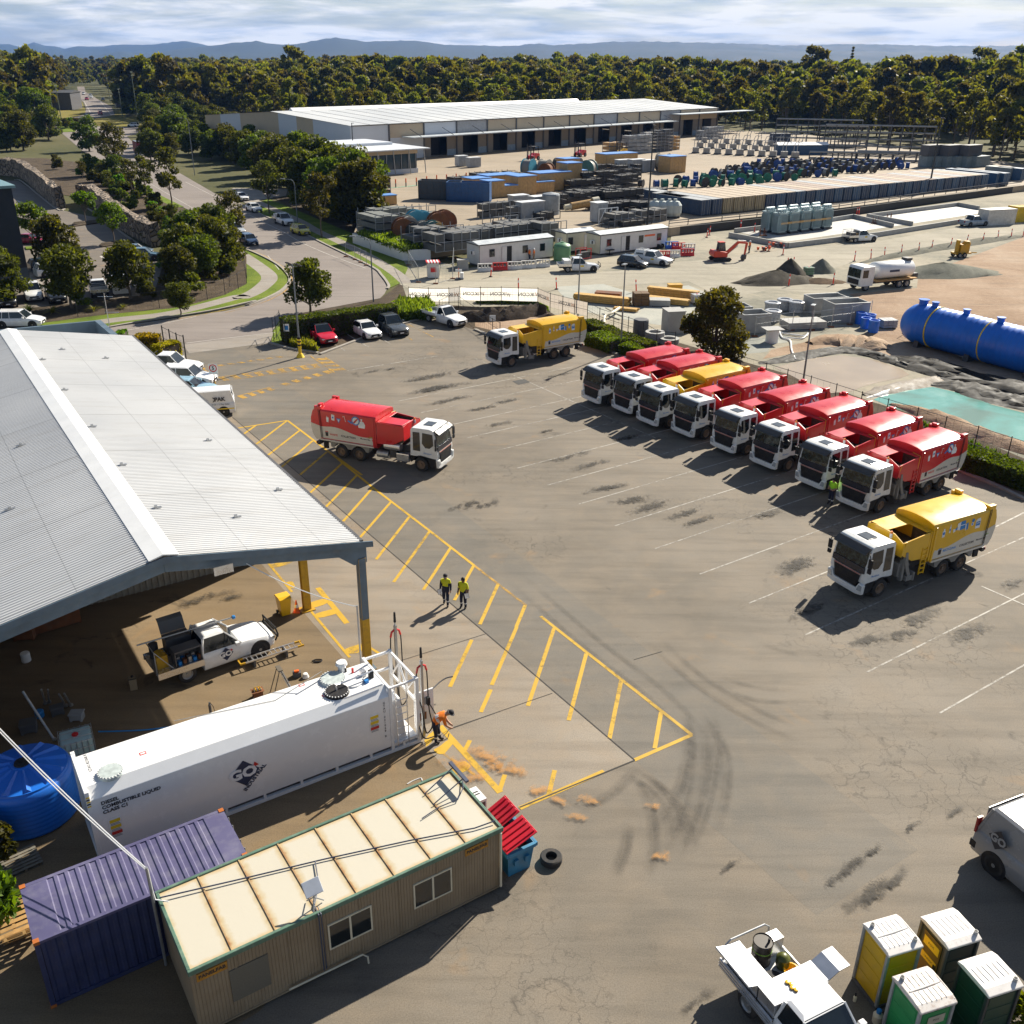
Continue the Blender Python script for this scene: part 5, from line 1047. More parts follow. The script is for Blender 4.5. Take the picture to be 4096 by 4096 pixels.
 b = B(); b.box(4.802,4.81,-.2,.2,.45,.56); b.build('number_plate',m_inkw,t)
 for s_ in (1,-1): text('door_wording','Moreton',.16,m_inkb,c,face_mtx((4.0,s_*1.170,1.34),(-s_,0,0),(0,0,1)),.002)
 # compaction body
 ring = [(1.08,1.12),(1.25,1.32),(1.25,3.24),(1.19,3.34),(.85,3.44),(.42,3.50),(0,3.52)]; ring = ring+[(-y,z) for y,z in ring[-2::-1]]
 b = B(); b.loft([[(x,y*k,1.12+(z-1.12)*k2) for y,z in ring] for x,k,k2 in ((.25,.985,.99),(.18,1,1),(-4.05,1,1))]); bd = b.build('body',body,t,smooth=True,angle=28)
 b = B(); b.prism([(-4.06,1.15),(-4.50,1.12),(-4.72,1.5),(-4.84,2.1),(-4.80,2.7),(-4.62,3.2),(-4.36,3.42),(-4.06,3.50)],'y',-1.2,1.2); b.build('tailgate',body,t,bevel=.05)
 b = B()
 for s_ in (1,-1): b.box(-4.45,-3.95,s_*1.13-.12,s_*1.13+.12,3.30,3.54); b.box(.0,.14,s_*1.27-.03,s_*1.27+.03,1.2,3.2)
 b.box(-4.25,-4.0,-1.1,-.7,3.46,3.66); b.build('hinge_block',body,t,bevel=.03)
 b = B()
 for s_ in (1,-1):
  xs = [-4.03+i*.13 for i in range(32)]; top = [(x,zwave(x)) for x in xs if x < -.35]+[(-.28,zwave(-.3)-.06),(-.12,1.85),(-.02,1.55),(.0,1.33)]
  b.prism([(-4.03,1.33)]+top,'y',min(s_*1.2505,s_*1.2565),max(s_*1.2505,s_*1.2565))
  b.prism([(-4.08,1.18),(-4.48,1.15),(-4.70,1.5),(-4.82,2.1),(-4.80,2.30),(-4.08,zwave(-4.0))],'y',min(s_*1.2005,s_*1.214),max(s_*1.2005,s_*1.214))
  b.box(-4.1,.05,min(s_*1.09,s_*1.30),max(s_*1.09,s_*1.30),1.16,1.26)
 b.build('side_panel',m_panel,t)
 b = B()
 for s_ in (1,-1):
  for x in (-4.0,-3.9): b.tube([(x,s_*1.29,1.35),(x-.05,s_*1.30,2.4),(x-.12,s_*1.28,3.2),(x-.2,s_*1.2,3.45)],.018,5)
 b.build('hydraulic_line',m_black,t)
 b = B(); 
 for s_ in (1,-1):
  for k_,ic in enumerate(icons):
   x = (-.55-k_*.44) if s_ > 0 else (-3.45+k_*.44)
   icon(b,ic,x,2.80+(.10 if k_ % 2 else -.05),(.24 if k_ % 2 else .27) if ic not in ('ban','box','bag','jar') else .33,s_)
 b.build('pictogram_print',[m_inkw,m_inkb,m_inkr],t)
 for s_ in (1,-1):
  F = lambda x,z: face_mtx((x,s_*1.2575,z),(-s_,0,0),(0,0,1)); X = lambda d: (-.35-d) if s_ > 0 else (-3.75+d)
  text('side_wording',word,.185,wordm,t,F(X(.42),1.66),.002,'LEFT',.006); off = .42+(.86 if word == 'WASTE' else 1.26)
  text('side_wording','COLLECTION',.185,m_ink,t,F(X(off),1.66),.002,'LEFT',.006)
  text('side_wording','Moreton Bay',.16,m_ink,t,F(X(2.78 if word == 'WASTE' else 3.0),1.70),.002,'LEFT',.003,.9)
  b = B(); x0 = X(.18); ya,yb = sorted((s_*1.2565,s_*1.261)); b.prism([(x0-.10,1.50),(x0+.10,1.50),(x0+.12,1.78),(x0-.12,1.78)],'y',ya,yb,0); b.prism([(x0-.13,1.80),(x0+.13,1.80),(x0+.10,1.86),(x0-.10,1.86)],'y',ya,yb,1)
  xm = X(3.55 if word == 'WASTE' else 3.72); dd = -1 if s_ > 0 else 1
  b.prism([(xm-.22*dd,1.80),(xm,1.92),(xm+.28*dd,1.90),(xm,1.86)],'y',ya,yb,2); b.prism([(xm-.1*dd,1.74),(xm+.1*dd,1.82),(xm+.32*dd,1.80),(xm+.1*dd,1.77)],'y',ya,yb,3)
  b.build('side_emblem',[m_ink,wordm,m_inkg,m_inkw],t)
 # hopper
 b = B(); b.prism([(.28,1.5),(.28,3.0),(2.30,2.78),(2.34,2.1),(1.5,1.6)],'y',1.14,1.22); b.prism([(.28,1.5),(.28,3.02),(2.30,2.98),(2.34,2.1),(1.5,1.6)],'y',-1.22,-1.14)
 b.prism([(-1.14,1.95),(-1.14,2.96),(-.6,3.06),(.5,3.02),(1.14,2.72),(1.14,1.95)],'x',2.22,2.30); b.prism([(.29,1.5),(1.5,1.6),(2.21,2.1),(2.21,2.16),(1.5,1.72),(.29,1.62)],'y',-1.13,1.13)
 b.box(.28,2.21,-1.135,.02,3.00,3.04); b.box(.28,.62,.021,1.135,2.98,3.03); hp = b.build('hopper',body,t,bevel=.015,seg=1)
 b = B(); b.box(.30,2.20,-1.12,1.12,1.80,2.16); b.box(.30,.34,.03,1.12,2.17,2.97); b.box(.35,2.2,1.10,1.135,2.17,2.8); b.build('hopper_lining',m_hop,hp)
 b = B(); b.tube([(.40,1.20,2.0),(.40,1.24,3.05),(.40,.7,3.12)],.02,6); b.tube([(2.2,1.2,2.4),(2.2,1.26,2.85)],.02,6); b.build('handrail',m_yelp,t)
 b = B(); b.cyl((2.33,.35,2.75),(2.33,.35,3.0),.08,n=10,m=0); b.cyl((2.33,.35,3.0),(2.33,.35,3.12),.075,.05,10,1); b.build('beacon',[m_white,m_amber],t)
 b = B()
 for y in (1.18,1.24): pass
 for x in (.42,.78): b.box(x,x+.05,1.2,1.26,.65,2.2)
 for i in range(6): b.box(.46,.79,1.19,1.28,.72+i*.26,.77+i*.26)
 b.build('ladder',body,t)
 # lifting arm, tanks, guards
 b = B(); b.box(1.75,2.2,.5,1.05,.75,1.5); b.box(1.9,2.05,.95,1.2,.55,2.35); b.prism([(1.35,.6),(1.55,.55),(2.0,1.5),(2.05,2.2),(1.9,2.2),(1.75,1.5)],'y',1.18,1.26); b.cyl((1.45,1.08,.7),(2.0,1.12,2.1),.06,n=8); b.box(1.3,1.75,1.05,1.3,.5,.78); b.box(1.2,1.3,1.0,1.34,.45,.95); b.cyl((1.1,.7,1.1),(1.7,.7,1.1),.15,n=10); b.build('lifting_arm',m_mud,t,bevel=.01,seg=1)
 b = B(); b.cyl((.75,-.95,1.42),(1.95,-.95,1.42),.27,n=18); b.build('air_tank',m_alu,t,bevel=.02); b = B(); b.cyl((.15,-.9,.72),(1.0,-.9,.72),.26,n=16); b.build('exhaust_box',m_steel,t)
 b = B(); b.box(1.65,2.6,-1.16,-.65,.50,1.05); b.build('fuel_tank',m_alu,t,bevel=.06)
 b = B(); b.box(1.1,1.6,-1.0,-.6,.6,1.2); b.box(.2,2.7,-.6,.5,.6,1.5); b.build('pump_gear',m_dsteel,t)
 b = B()
 for s_ in (1,-1):
  y0,y1 = (.72,1.23) if s_ > 0 else (-1.23,-.72)
  a1 = [(-1.15+.60*math.cos(R(a)),.5+.60*math.sin(R(a))) for a in range(25,156,13)]; a2 = [(-2.55+.60*math.cos(R(a)),.5+.60*math.sin(R(a))) for a in range(25,156,13)]
  b.prism([(-3.35,1.14),(-.30,1.14),(-.42,.75)]+a1+a2+[(-3.3,.75)],'y',y0,y1)
 b.build('mudguard',m_mud,t)
 b = B(); b.box(-4.56,-4.50,.7,1.12,.78,.93); b.box(-4.56,-4.50,-1.12,-.7,.78,.93); b.build('tail_light',m_tail,t)
 b = B(); b.box(-3.95,-3.6,-1.15,-1.05,.55,1.12); b.box(-3.95,-3.6,1.05,1.15,.55,1.12); b.build('mud_flap',m_black,t); return t
RI = ['glove','packet','tri','straw','blade','ban','bag']; YI = ['bottle','slim','bow','box','tin','tub','jar']
tr_red = make_truck(m_red,'WASTE',m_inkr,RI,'red bodied garbage truck driving across the open yard past the yellow hatching',0)
tr_yel = make_truck(m_yelp,'RECYCLING',m_inkb,YI,'yellow bodied garbage truck parked by itself in front of the red row',0)
def face(front_left,ang):
 """truck origin from the ground point under its front left corner"""
 h = Vector((math.cos(ang),math.sin(ang),0)); n = Vector((-h.y,h.x,0)); return front_left-h*4.75-n*1.12
# red truck on the move
wa,wb_ = D2(1325,745),D2(885,670); a0 = math.atan2((wa-wb_).y,(wa-wb_).x); h = Vector((math.cos(a0),math.sin(a0),0)); n = Vector((-h.y,h.x,0))
tr_red.location = (wa+n*1.15)-h*3.5; tr_red.rotation_euler.z = a0
q = D6(675,1065,.85); q.z = 0; tr_yel.location = face(q,R(208.6)); tr_yel.rotation_euler.z = R(208.6)
q = D3(175,595,.85); q.z = 0; dup(tr_yel,face(q,R(214.5)),R(214.5),'yellow bodied garbage truck parked alone below the mirrored banner fence')
row = [((D4,320,630),'first red garbage truck at the hedge end of the parked row'),((D4,590,715),'second red garbage truck in the parked row, with a red neighbour and a yellow neighbour'),
       ((D4,815,820),'yellow garbage truck standing within the parked row of red ones'),((D4,1125,915),'red garbage truck right beside the yellow one in the parked row'),
       ((D4,1480,1050),'fifth garbage truck of the parked row counted from the hedge end'),((D5,185,975),'sixth garbage truck of the parked row counted from the hedge end'),
       ((D5,525,1115),'red garbage truck with a worker in green hi-vis standing at its bumper'),((D5,830,1265),'last red garbage truck in the row with its whole white side panel showing')]
for i,((c,u,v),lab) in enumerate(row):
 q = c(u,v,.85); q.z = 0; a = R(214.6); p = face(q,a); src = tr_yel if i == 2 else tr_red
 dup(src,p,a,lab)
# ================================================================== cars, utes, vans
m_cglass = M('car_glass',(.014,.02,.024),.07,var=.3,scale=1.2,spec=.7)
def paint(n,c): return M('car_'+n,c,.25,var=.06,dirt=.10,hue=(.3,.27,.22),coat=.6)
pw,pb,ps,pr_,pk = paint('white',(.78,.78,.78)),paint('navy',(.03,.06,.13)),paint('silver',(.42,.44,.46)),paint('red',(.55,.008,.03)),paint('black',(.014,.016,.02))
pg,py_,psl,pma,plb = paint('graphite',(.06,.068,.075)),paint('yellow',(.62,.52,.02)),paint('slate',(.10,.14,.18)),paint('magenta',(.32,.015,.05)),paint('sky',(.26,.42,.52))
KIND = dict(sedan=(4.5,.87,1.45,(.85,.30,-.85,-1.75),.93),hatch=(4.0,.86,1.5,(.95,.35,-1.55,-1.9),.95),suv=(4.6,.93,1.68,(.95,.35,-1.85,-2.15),1.02),ute=(5.3,.94,1.80,(1.0,.35,-.75,-.95),1.08),wagon=(4.6,.92,1.78,(1.1,.7,-1.9,-2.1),1.0),van=(5.1,.96,2.0,(1.75,1.15,-2.3,-2.5),1.1))
def car(label,cat,loc,rz,kind,mat,group=None,extra=None,roofm=None,cabend=None,s=1.0,lift=0.0):
 L,w_,H,(gx0,rx0,rx1,gx1),zb = KIND[kind]; F_,Rr = L/2,-L/2
 if cabend is not None: rx1,gx1 = cabend,cabend-.12
 t = thing({'sedan': 'sedan_car','hatch': 'hatchback_car','suv': 'suv','ute': 'pickup_ute','van': 'van','wagon': 'wagon_car'}[kind],label,cat,loc,rz,group); t.scale = (s,s,s)
 r = .33 if kind in ('sedan','hatch') else .37 if kind != 'ute' else .40; z0 = r*.62
 ends = Rr if kind != 'ute' or extra == 'tub' or extra == 'canopy' else gx1-.02
 st_ = [(F_,.70,zb*.66,z0+.14),(F_-.10,.86,zb*.74,z0+.04),(F_-.45,.96,zb*.86,z0),(gx0+.25,1.0,zb*.97,z0),(gx0-.3,1.0,zb,z0),(min(gx1,-.2),1.0,zb+.02,z0)]
 if ends < gx1-.3: st_ += [(Rr+.30,.98,zb+.04,z0+.03),(Rr+.04,.92,zb+.02,z0+.12),(Rr,.86,zb*.8,z0+.2)]
 else: st_ += [(ends,.99,zb+.02,z0)]
 if kind == 'van': st_[0] = (F_,.74,.85,z0+.1); st_[1] = (F_-.12,.9,.98,z0); st_[2] = (F_-.4,.97,1.06,z0)
 b = MB(); rings = []
 for x,k,zt,zl in st_:
  ww = w_*k; h_ = [(ww*.90,zl),(ww,zl+.12),(ww,zl+(zt-zl)*.55),(ww*.97,zt-.10),(ww*.90,zt-.01),(ww*.55,zt+.02)]; rings.append([(x,y,z) for y,z in h_+[(-y,z) for y,z in h_[::-1]]])
 b.loft(rings); b.build('body',mat,t,smooth=True,angle=45)
 yb,yr = w_*.90,w_*.74
 b = MB(); b.taper((gx1,gx0,-yb,yb),(rx1,rx0,-yr,yr),zb-.02,H-.04)
 gl = b.build('window',m_cglass if kind != 'van' else m_cglass,t,bevel=.03)
 b = MB(); b.taper((rx1-.06,rx0+.04,-yr-.03,yr+.03),(rx1+.05,rx0-.16,-yr*.86,yr*.86),H-.06,H); b.build('roof',roofm or mat,t,bevel=.025)
 b = MB(); lerp = lambda a,c,k: a+(c-a)*k
 for s_ in (1,-1):
  b.tube([(gx0+.03,s_*(yb+.005),zb-.03),(rx0,s_*(yr+.012),H-.04)],.035,5); b.tube([(gx1-.02,s_*(yb+.005),zb-.03),(rx1,s_*(yr+.012),H-.04)],.06 if kind != 'van' else .05,5)
  if rx0-rx1 > 1.3: xm = (gx0+gx1)/2-.05; b.tube([(xm,s_*(yb+.002),zb-.03),(xm,s_*(yr+.012),H-.04)],.035,5)
  if kind in ('suv','hatch','wagon'): xm = rx1+.55; b.tube([(xm-.1,s_*(yb+.002),zb-.03),(xm,s_*(yr+.012),H-.04)],.04,5)
  if kind == 'van':
   b._add([(gx0-1.05,s_*(yb+.012),zb),(gx1,s_*(yb+.012),zb),(rx1-.03,s_*(yr+.02),H-.06),(rx0-.75,s_*(yr+.02),H-.06)],[(0,1,2,3)])
 if kind == 'van': b.box(rx1-.18,rx1-.15,-yr,yr,zb,H-.1)
 b.build('window_frame',mat,t)
 b = MB(); b.box(F_-.03,F_+.012,-w_*.48,w_*.48,zb*.5,zb*.66); b.box(F_-.05,F_+.005,-w_*.60,w_*.60,z0+.13,z0+.26); b.build('grille',m_black,t)
 for s_ in (1,-1):
  b = MB(); b.prism([(s_*w_*.50,zb*.58),(s_*w_*.80,zb*.60),(s_*w_*.86,zb*.72),(s_*w_*.52,zb*.69)],'x',F_-.16,F_-.015); b.build('headlight',m_lamp,t)
  b = MB(); b.box(gx0-.32,gx0-.14,s_*(w_+.11)-.10,s_*(w_+.11)+.10,zb+.02,zb+.19); b.build('mirror',mat,t,bevel=.03)
  if ends < gx1-.3: b = MB(); b.box(Rr-.005,Rr+.06,s_*w_*.70-.12,s_*w_*.70+.12,zb*.72,zb*.93); b.build('tail_light',m_tail,t)
 b = MB(); b.box(F_+.006,F_+.02,-.2,.2,zb*.40,zb*.50); b.build('number_plate',m_inkw,t)
 wx = (F_-.82,Rr+.85 if kind != 'ute' else Rr+1.12)
 for x in wx:
  for s_ in (1,-1): wheel(t,x,s_*(w_-.10),r,.21)
 b = MB()
 for x in wx:
  for s_ in (1,-1):
   if x < ends: continue
   b.cyl((x,s_*(w_-.22),r),(x,s_*(w_+.004),r),r+.07,n=20)
 b.build('wheel_arch',m_black,t)
 if kind == 'ute' and extra != 'tub' and extra != 'canopy':
  b = MB(); b.box(Rr+.1,gx1,-.4,.4,.5,.72); b.build('chassis',m_dsteel,t)
 if kind == 'ute' and extra == 'canopy':
  b = MB(); b.taper((Rr+.05,gx1-.03,-yb-.02,yb+.02),(Rr+.28,gx1-.05,-yr-.04,yr+.04),zb,H+.02); b.build('canopy',mat,t,bevel=.04)
  b = MB()
  for s_ in (1,-1): b._add([(Rr+.38,s_*(yb+.005),zb+.16),(gx1-.2,s_*(yb+.005),zb+.16),(gx1-.25,s_*(yr+.055),H-.14),(Rr+.5,s_*(yr+.055),H-.14)],[(0,1,2,3)])
  b.build('canopy_window',m_cglass,t)
  b = MB()
  for i in range(5): y = -.5+i*.25; b.box(Rr+.4,gx1-.2,y-.03,y+.03,H+.05,H+.09)
  for x in (Rr+.5,gx1-.4): b.box(x,x+.05,-.65,.65,H+.02,H+.05)
  b.build('roof_rack',m_steel,t)
 if kind == 'ute' and extra == 'tub':
  b = MB(); b.box(Rr+.12,gx1-.1,-.72,.72,zb+.03,zb+.06); b.build('tub_liner',m_black,t)
  b = MB(); b.tube([(gx1-.25,-.75,zb),(gx1-.3,-.68,H-.02),(gx1-.3,.68,H-.02),(gx1-.25,.75,zb)],.035,6); b.build('sports_bar',m_black,t)
 if kind == 'ute' and extra in ('tray','boxtray','rack'):
  b = MB(); b.box(Rr-.1,gx1-.08,-.95,.95,.78,.86); b.build('tray_floor',m_alu,t)
  b = MB(); b.box(Rr-.1,gx1-.08,.92,.95,.861,1.12); b.box(Rr-.1,gx1-.08,-.95,-.92,.861,1.12); b.box(Rr-.1,Rr-.07,-.92,.92,.861,1.12); b.build('tray_side',mat if extra == 'tray' else m_alu,t)
  b = MB(); b.tube([(gx1-.12,-.9,.86),(gx1-.12,-.9,H),(gx1-.12,.9,H),(gx1-.12,.9,.86)],.03,6); b.tube([(gx1-.12,-.9,1.3),(gx1-.12,.9,1.3)],.02,6)
  if extra == 'rack': b.tube([(Rr+.0,-.9,.86),(Rr+.0,-.9,H),(Rr,.9,H),(Rr,.9,.86)],.03,6); b.tube([(Rr,-.9,H),(gx1-.12,-.9,H)],.03,6); b.tube([(Rr,.9,H),(gx1-.12,.9,H)],.03,6)
  b.build('headboard',m_steel,t)
  if extra == 'boxtray': b = MB(); b.box(gx1-1.1,gx1-.2,-.9,.9,.861,1.55); b.build('tool_box',m_white,t,bevel=.02)
 return t
def hd(a,b): d = b-a; return math.atan2(d.y,d.x)
def mid(a,b): return (a+b)/2
BAY = 'cars parked in the bays along the hedge'
car('red car with dark roof parked beside the tall light pole','car',F6(440,680),R(212-270),'suv',pr_,BAY,roofm=pk)
car('white sedan parked between the red car and the dark canopy ute','car',F6(1010,615),R(-57),'sedan',pw,BAY)
car('dark graphite ute with rear canopy parked along the hedge','ute',F6(1330,570),R(-58),'ute',pg,BAY,'canopy')
car('white single cab tray ute parked beside the long grass','ute',C6(1545,1215),R(-45),'ute',pw,None,'tray',cabend=-.15)
SH = 'vehicles nosed out beside the shed'
car('white ute with blue windscreen strip nosing out nearest the gate','ute',F1(90,565),R(-3),'ute',pw,SH,'tub')
car('white car nosing out between two other vehicles beside the shed','car',F1(225,655),R(-4),'suv',pw,SH)
car('pale blue car nosing out beside the white courier van','car',F1(235,735),R(-3),'sedan',plb,SH)
vn = car('white courier van with dark lettering backed out beside the shed','van',F1(588,892)+Vector((math.cos(R(196)),math.sin(R(196)),0))*2.55-Vector((-math.sin(R(196)),math.cos(R(196)),0))*.96,R(196),'van',pw,None)
VS = lambda x,z: face_mtx((x,.975,z),(-1,0,0),(0,0,1))
b = MB(); b.prism([(1.0,.75),(-.6,.75),(-.6,1.4),(1.0,1.4)],'y',.965,.972); b.build('dark_panel',m_navy,vn)
text('side_wording','PAK',.42,m_ink,vn,VS(-1.5,1.38),.003,bold=.015); b = MB(); b.prism([(-.95,1.20),(-1.12,1.38),(-.95,1.56),(-1.05,1.56),(-1.24,1.38),(-1.05,1.20)],'y',.965,.975); b.build('side_emblem',m_ink,vn)
text('side_wording','24 Hr / 7 Day Sales',.17,m_ink,vn,VS(-1.5,.98),.003); b = MB(); b.box(-2.5,.9,.966,.973,.58,.66); b.build('reflective_stripe',m_inky,vn)
# the street
ST = 'vehicles parked along the street'
car('white police style sedan with roof light bar, furthest of the parked pair','car',C6(115,350),R(-55),'sedan',pw,ST); 
car('white sedan parked behind the tree on the street kerb','car',C6(205,430),R(-55),'sedan',pw,ST)
car('white four wheel drive ute with black bull bar parked on the street','ute',C6(415,520),R(-55),'ute',pw,ST,'boxtray')
car('small bright yellow car with roof racks parked on the street','car',C6(535,590),R(-52),'hatch',py_,ST)
car('dark blue hatchback parked at the bend of the street','car',C6(170,660),R(-55),'hatch',pb,ST)
car('silver tray ute parked just beyond the blue hatchback','ute',C6(75,590),R(-55),'ute',ps,ST,'tray')
FAR = 'cars far off at the roundabout'
car('white station wagon turning on the cross street far off','car',F2(1475,985),R(165),'suv',pw,FAR)
car('orange red car far off on the road past the roundabout','car',F2(1110,850),R(-70),'hatch',paint('orange',(.55,.05,.02)),FAR,s=1.15)
car('dark silver car entering the roundabout far off','car',F2(965,890),R(-60),'hatch',psl,FAR,s=1.1)
car('white car passing the roundabout behind the dark tree','car',F2(960,945),R(-40),'sedan',pw,FAR,s=1.15); car('grey trailer ute at the roundabout island far off','ute',F2(885,935),R(140),'ute',ps,FAR,'tray')
for (u,v,m_,lab) in ((925,630,pw,'white car furthest up the far street'),(960,690,pma,'maroon car parked where the far street meets the wood'),(1010,670,pw,'white car parked beside the maroon car far up the street'),(1000,650,ps,'silver car parked behind the white one far up the street'),(1140,695,pk,'dark car parked off the far street by a bank')): car(lab,'car',F2(u,v),R(-70),'hatch',m_,FAR,s=1.25)
# truck with maroon box
tb = thing('box_truck','truck with maroon box body and white cab driving down the street behind trees','truck',F2(1560,1310),R(-60))
b = MB(); b.box(-3.6,2.2,-1.25,1.25,1.15,3.9,0); b.box(-3.5,2.1,-1.2,1.2,3.901,3.95,1); b.build('box_body',[M('maroon_curtain',(.16,.012,.03),.5),m_alu],tb); b = MB(); b.prism([(2.3,.6),(4.2,.6),(4.2,1.7),(4.0,2.7),(3.8,2.85),(2.3,2.85)],'y',-1.2,1.2); b.build('cab',m_tw,tb,bevel=.06)
b = MB(); b.prism([(1.05,1.65),(1.0,2.5),(-1.0,2.5),(-1.05,1.65)],'x',4.05,4.22); b.build('windscreen',m_glass,tb)
for x in (3.4,-2.0,-2.9):
 for y in (1.0,-1.0): wheel(tb,x,y,.5,.3)
# left car park
CP = 'cars in the car park by the dark building'
for u,v,a,k,m_,lab,ex in ((1030,790,12,'sedan',psl,'grey sedan in the car park bay against the planted corner',None),(1090,830,12,'suv',paint('teal',(.06,.12,.16)),'blue grey wagon in the bay beside the grey sedan',None),(230,705,-6,'sedan',pma,'magenta red car behind the small tree by the dark building',None),
 (350,900,40,'hatch',pk,'black car half under the round tree in the car park',None),(420,945,40,'suv',pw,'white wagon half under the lower round tree',None),(255,1115,-62,'ute',pw,'white ute with roof rack facing the planted fence strip','tub'),(425,1130,-60,'ute',pk,'black ute beside the white ute facing the planted strip','tub'),(60,1160,-62,'ute',pk,'black ute at the frame edge below the leafy tree','tub'),
 (750,1090,115,'ute',pw,'white work ute with ladder rack backed to the planted strip','rack'),(910,1065,115,'van',pw,'white van mostly hidden behind the wide round tree',None),(1080,1050,115,'ute',ps,'silver work ute hidden behind the planted corner','rack'),(160,1330,5,'suv',pw,'white wagon roof showing over the annex parapet',None),(520,870,40,'hatch',pb,'blue car glimpsed between the two round trees',None)):
 car(lab,'car' if k != 'ute' else 'ute',C5(u,v),R(a),k,m_,CP,ex)
# construction site vehicles
def bullbar(t):
 b = MB(); b.tube([(2.6,-.85,.55),(2.78,-.8,.8),(2.72,-.7,1.1),(2.72,.7,1.1),(2.78,.8,.8),(2.6,.85,.55)],.04,6); b.tube([(2.76,-.8,.7),(2.76,.8,.7)],.05,6); b.build('bull_bar',m_black,t)
def hivis_panel(t,c=m_inky):
 b = MB()
 for y0,y1 in ((.945,.952),(-.952,-.945)): b.box(.1,.55,y0,y1,.72,.92)
 b.build('door_sticker',c,t)
t = car('white work ute with tray and toolbox parked by the plastic barriers','ute',C7(725,850),R(7),'ute',pw,'site utes','boxtray'); bullbar(t); hivis_panel(t)
car('small black hatchback parked on the gravel between two white utes','car',C7(1110,820),R(-33),'hatch',pk)
t = car('white canopy ute with black bull bar parked beside the black hatchback','ute',C7(1250,800),R(-35),'ute',pw,'site utes','canopy'); bullbar(t); hivis_panel(t)
t = car('white tray ute with load frame driving past the bunded slab','ute',C8(870,590),R(20),'ute',pw,'site utes','rack'); hivis_panel(t)
b = MB(); b.box(-2.2,-1.4,-.7,.7,.87,1.5,0); b.box(-1.3,-.9,-.6,.6,.87,1.4,1); b.build('load',[m_dgrey,m_wood],t)
car('silver ute parked against the white site container','ute',C8(1600,490),R(22),'ute',paint('bluegrey',(.22,.27,.33)),'site utes','tub')
# hero ute under the carport
ra,fa = D7(625,1095),D7(1110,925); a0 = hd(ra,fa); h = Vector((math.cos(a0),math.sin(a0),0)); n = Vector((-h.y,h.x,0))
gu = car('white work ute with open charcoal service body standing under the carport','ute',(ra+fa)/2+n*.84-h*.10,a0,'ute',pw,None,'service',cabend=-.62); bullbar(gu)
logo(gu,face_mtx((.25,-.955,.78),(1,0,0),(0,0,1)),.33,False)
Rr,g1 = -2.65,-.74
b = MB(); b.box(Rr-.12,g1-.02,-.98,.98,.74,.86); b.build('tray_floor',m_alu,gu); b = MB(); b.box(Rr-.12,g1-.02,-1.0,-.96,.62,.92); b.box(Rr-.12,g1-.02,.96,1.0,.62,.92); b.build('tray_side',m_alu,gu)
b = MB(); b.box(Rr+.75,g1-.06,.28,.92,.861,1.62); b.build('service_box',m_dgrey,gu,bevel=.015)
b = MB(); b.box(Rr+.70,g1-.04,-.92,-.30,1.58,1.64); b.box(Rr+.70,Rr+.74,-.92,-.30,.861,1.58); b.box(g1-.08,g1-.04,-.92,-.3,.861,1.58); b.box(Rr+.74,g1-.08,-.34,-.30,.861,1.58); b.build('service_box',m_dgrey,gu)
b = MB()
for i in range(9): x = Rr+.85+(i % 5)*.22; b.box(x,x+.14,-.8+.25*(i//5),-.6+.25*(i//5),.87,1.05+.05*(i % 3),i % 3)
b.build('tools',[m_inkb,m_rust,m_steel],gu)
b = MB(); b.M = Matrix.Translation((0,.92,1.62)) @ Matrix.Rotation(R(62),4,'X'); b.prism([(0,0),(.55,.02),(.75,-.08),(.73,-.10),(.54,-.01),(0,-.03)],'x',Rr+.75,g1-.06); b.build('box_lid',m_dgrey,gu)
b = MB(); b.box(Rr+.02,Rr+.5,-.55,-.25,.861,1.45,0); b.cyl((Rr+.3,.0,.861),(Rr+.3,.0,1.4),.2,n=14,m=1); b.cyl((Rr+.25,.55,.861),(Rr+.25,.55,1.55),.2,n=14,m=2); b.build('gas_bottle',[m_ycol,m_ycol,m_dsteel],gu)
b = MB(); b.tube([(Rr-.1,-.8,.86),(Rr-.1,-.8,1.9),(Rr-.1,.2,1.9)],.025,6); b.tube([(Rr-.1,-.8,1.9),(Rr+.6,-.9,.9)],.02,6); b.tube([(Rr-.5,.15,1.95),(.4,-.1,2.0),(1.0,-.15,2.0)],.035,8); b.build('pipe_rack',m_steel,gu); b = MB(); b.lathe([(.05,.98),(.09,1.0),(.09,1.1),(.05,1.13)],12,ax='x',o=(0,-.15,2.0)); b.build('pipe_end',m_inkb,gu)
# near ute with silver boxes
ta,tb2 = E5(436,810,.95),E5(860,1330,.95); a0 = hd(ta,tb2); h = Vector((math.cos(a0),math.sin(a0),0)); n = Vector((-h.y,h.x,0))
o0 = ta+h*2.75+n*.98; o0.z = 0
nu = car('white work ute with open aluminium tool boxes and oil drum on its tray','ute',o0,a0,'ute',pw,None,'service',cabend=-.35)
Rr,g1 = -2.65,-.47
b = MB(); b.box(Rr-.1,g1,-.98,.98,.74,.86); b.build('tray_floor',m_white,nu); b = MB(); b.box(Rr-.1,g1,-1.0,-.96,.66,1.02); b.box(Rr-.1,g1,.96,1.0,.66,.95)
for i in range(3): b.box(Rr-.1,g1,-1.02,-1.0,.70+i*.11,.76+i*.11)
b.build('tray_side',m_alu,nu)
b = MB(); b.box(Rr+.05,g1-.75,-.92,-.45,.861,1.50); b.build('tool_box',m_alu,nu,bevel=.012); b = MB(); b.M = Matrix.Translation((0,-.92,1.52)); b.prism([(-.38,.13),(-.36,.17),(0,.04),(.48,.02),(.48,-.01),(0,.01)],'x',Rr-.02,g1-.72); b.build('box_lid',M('brushed_white',(.75,.75,.76),.25,.5),nu)
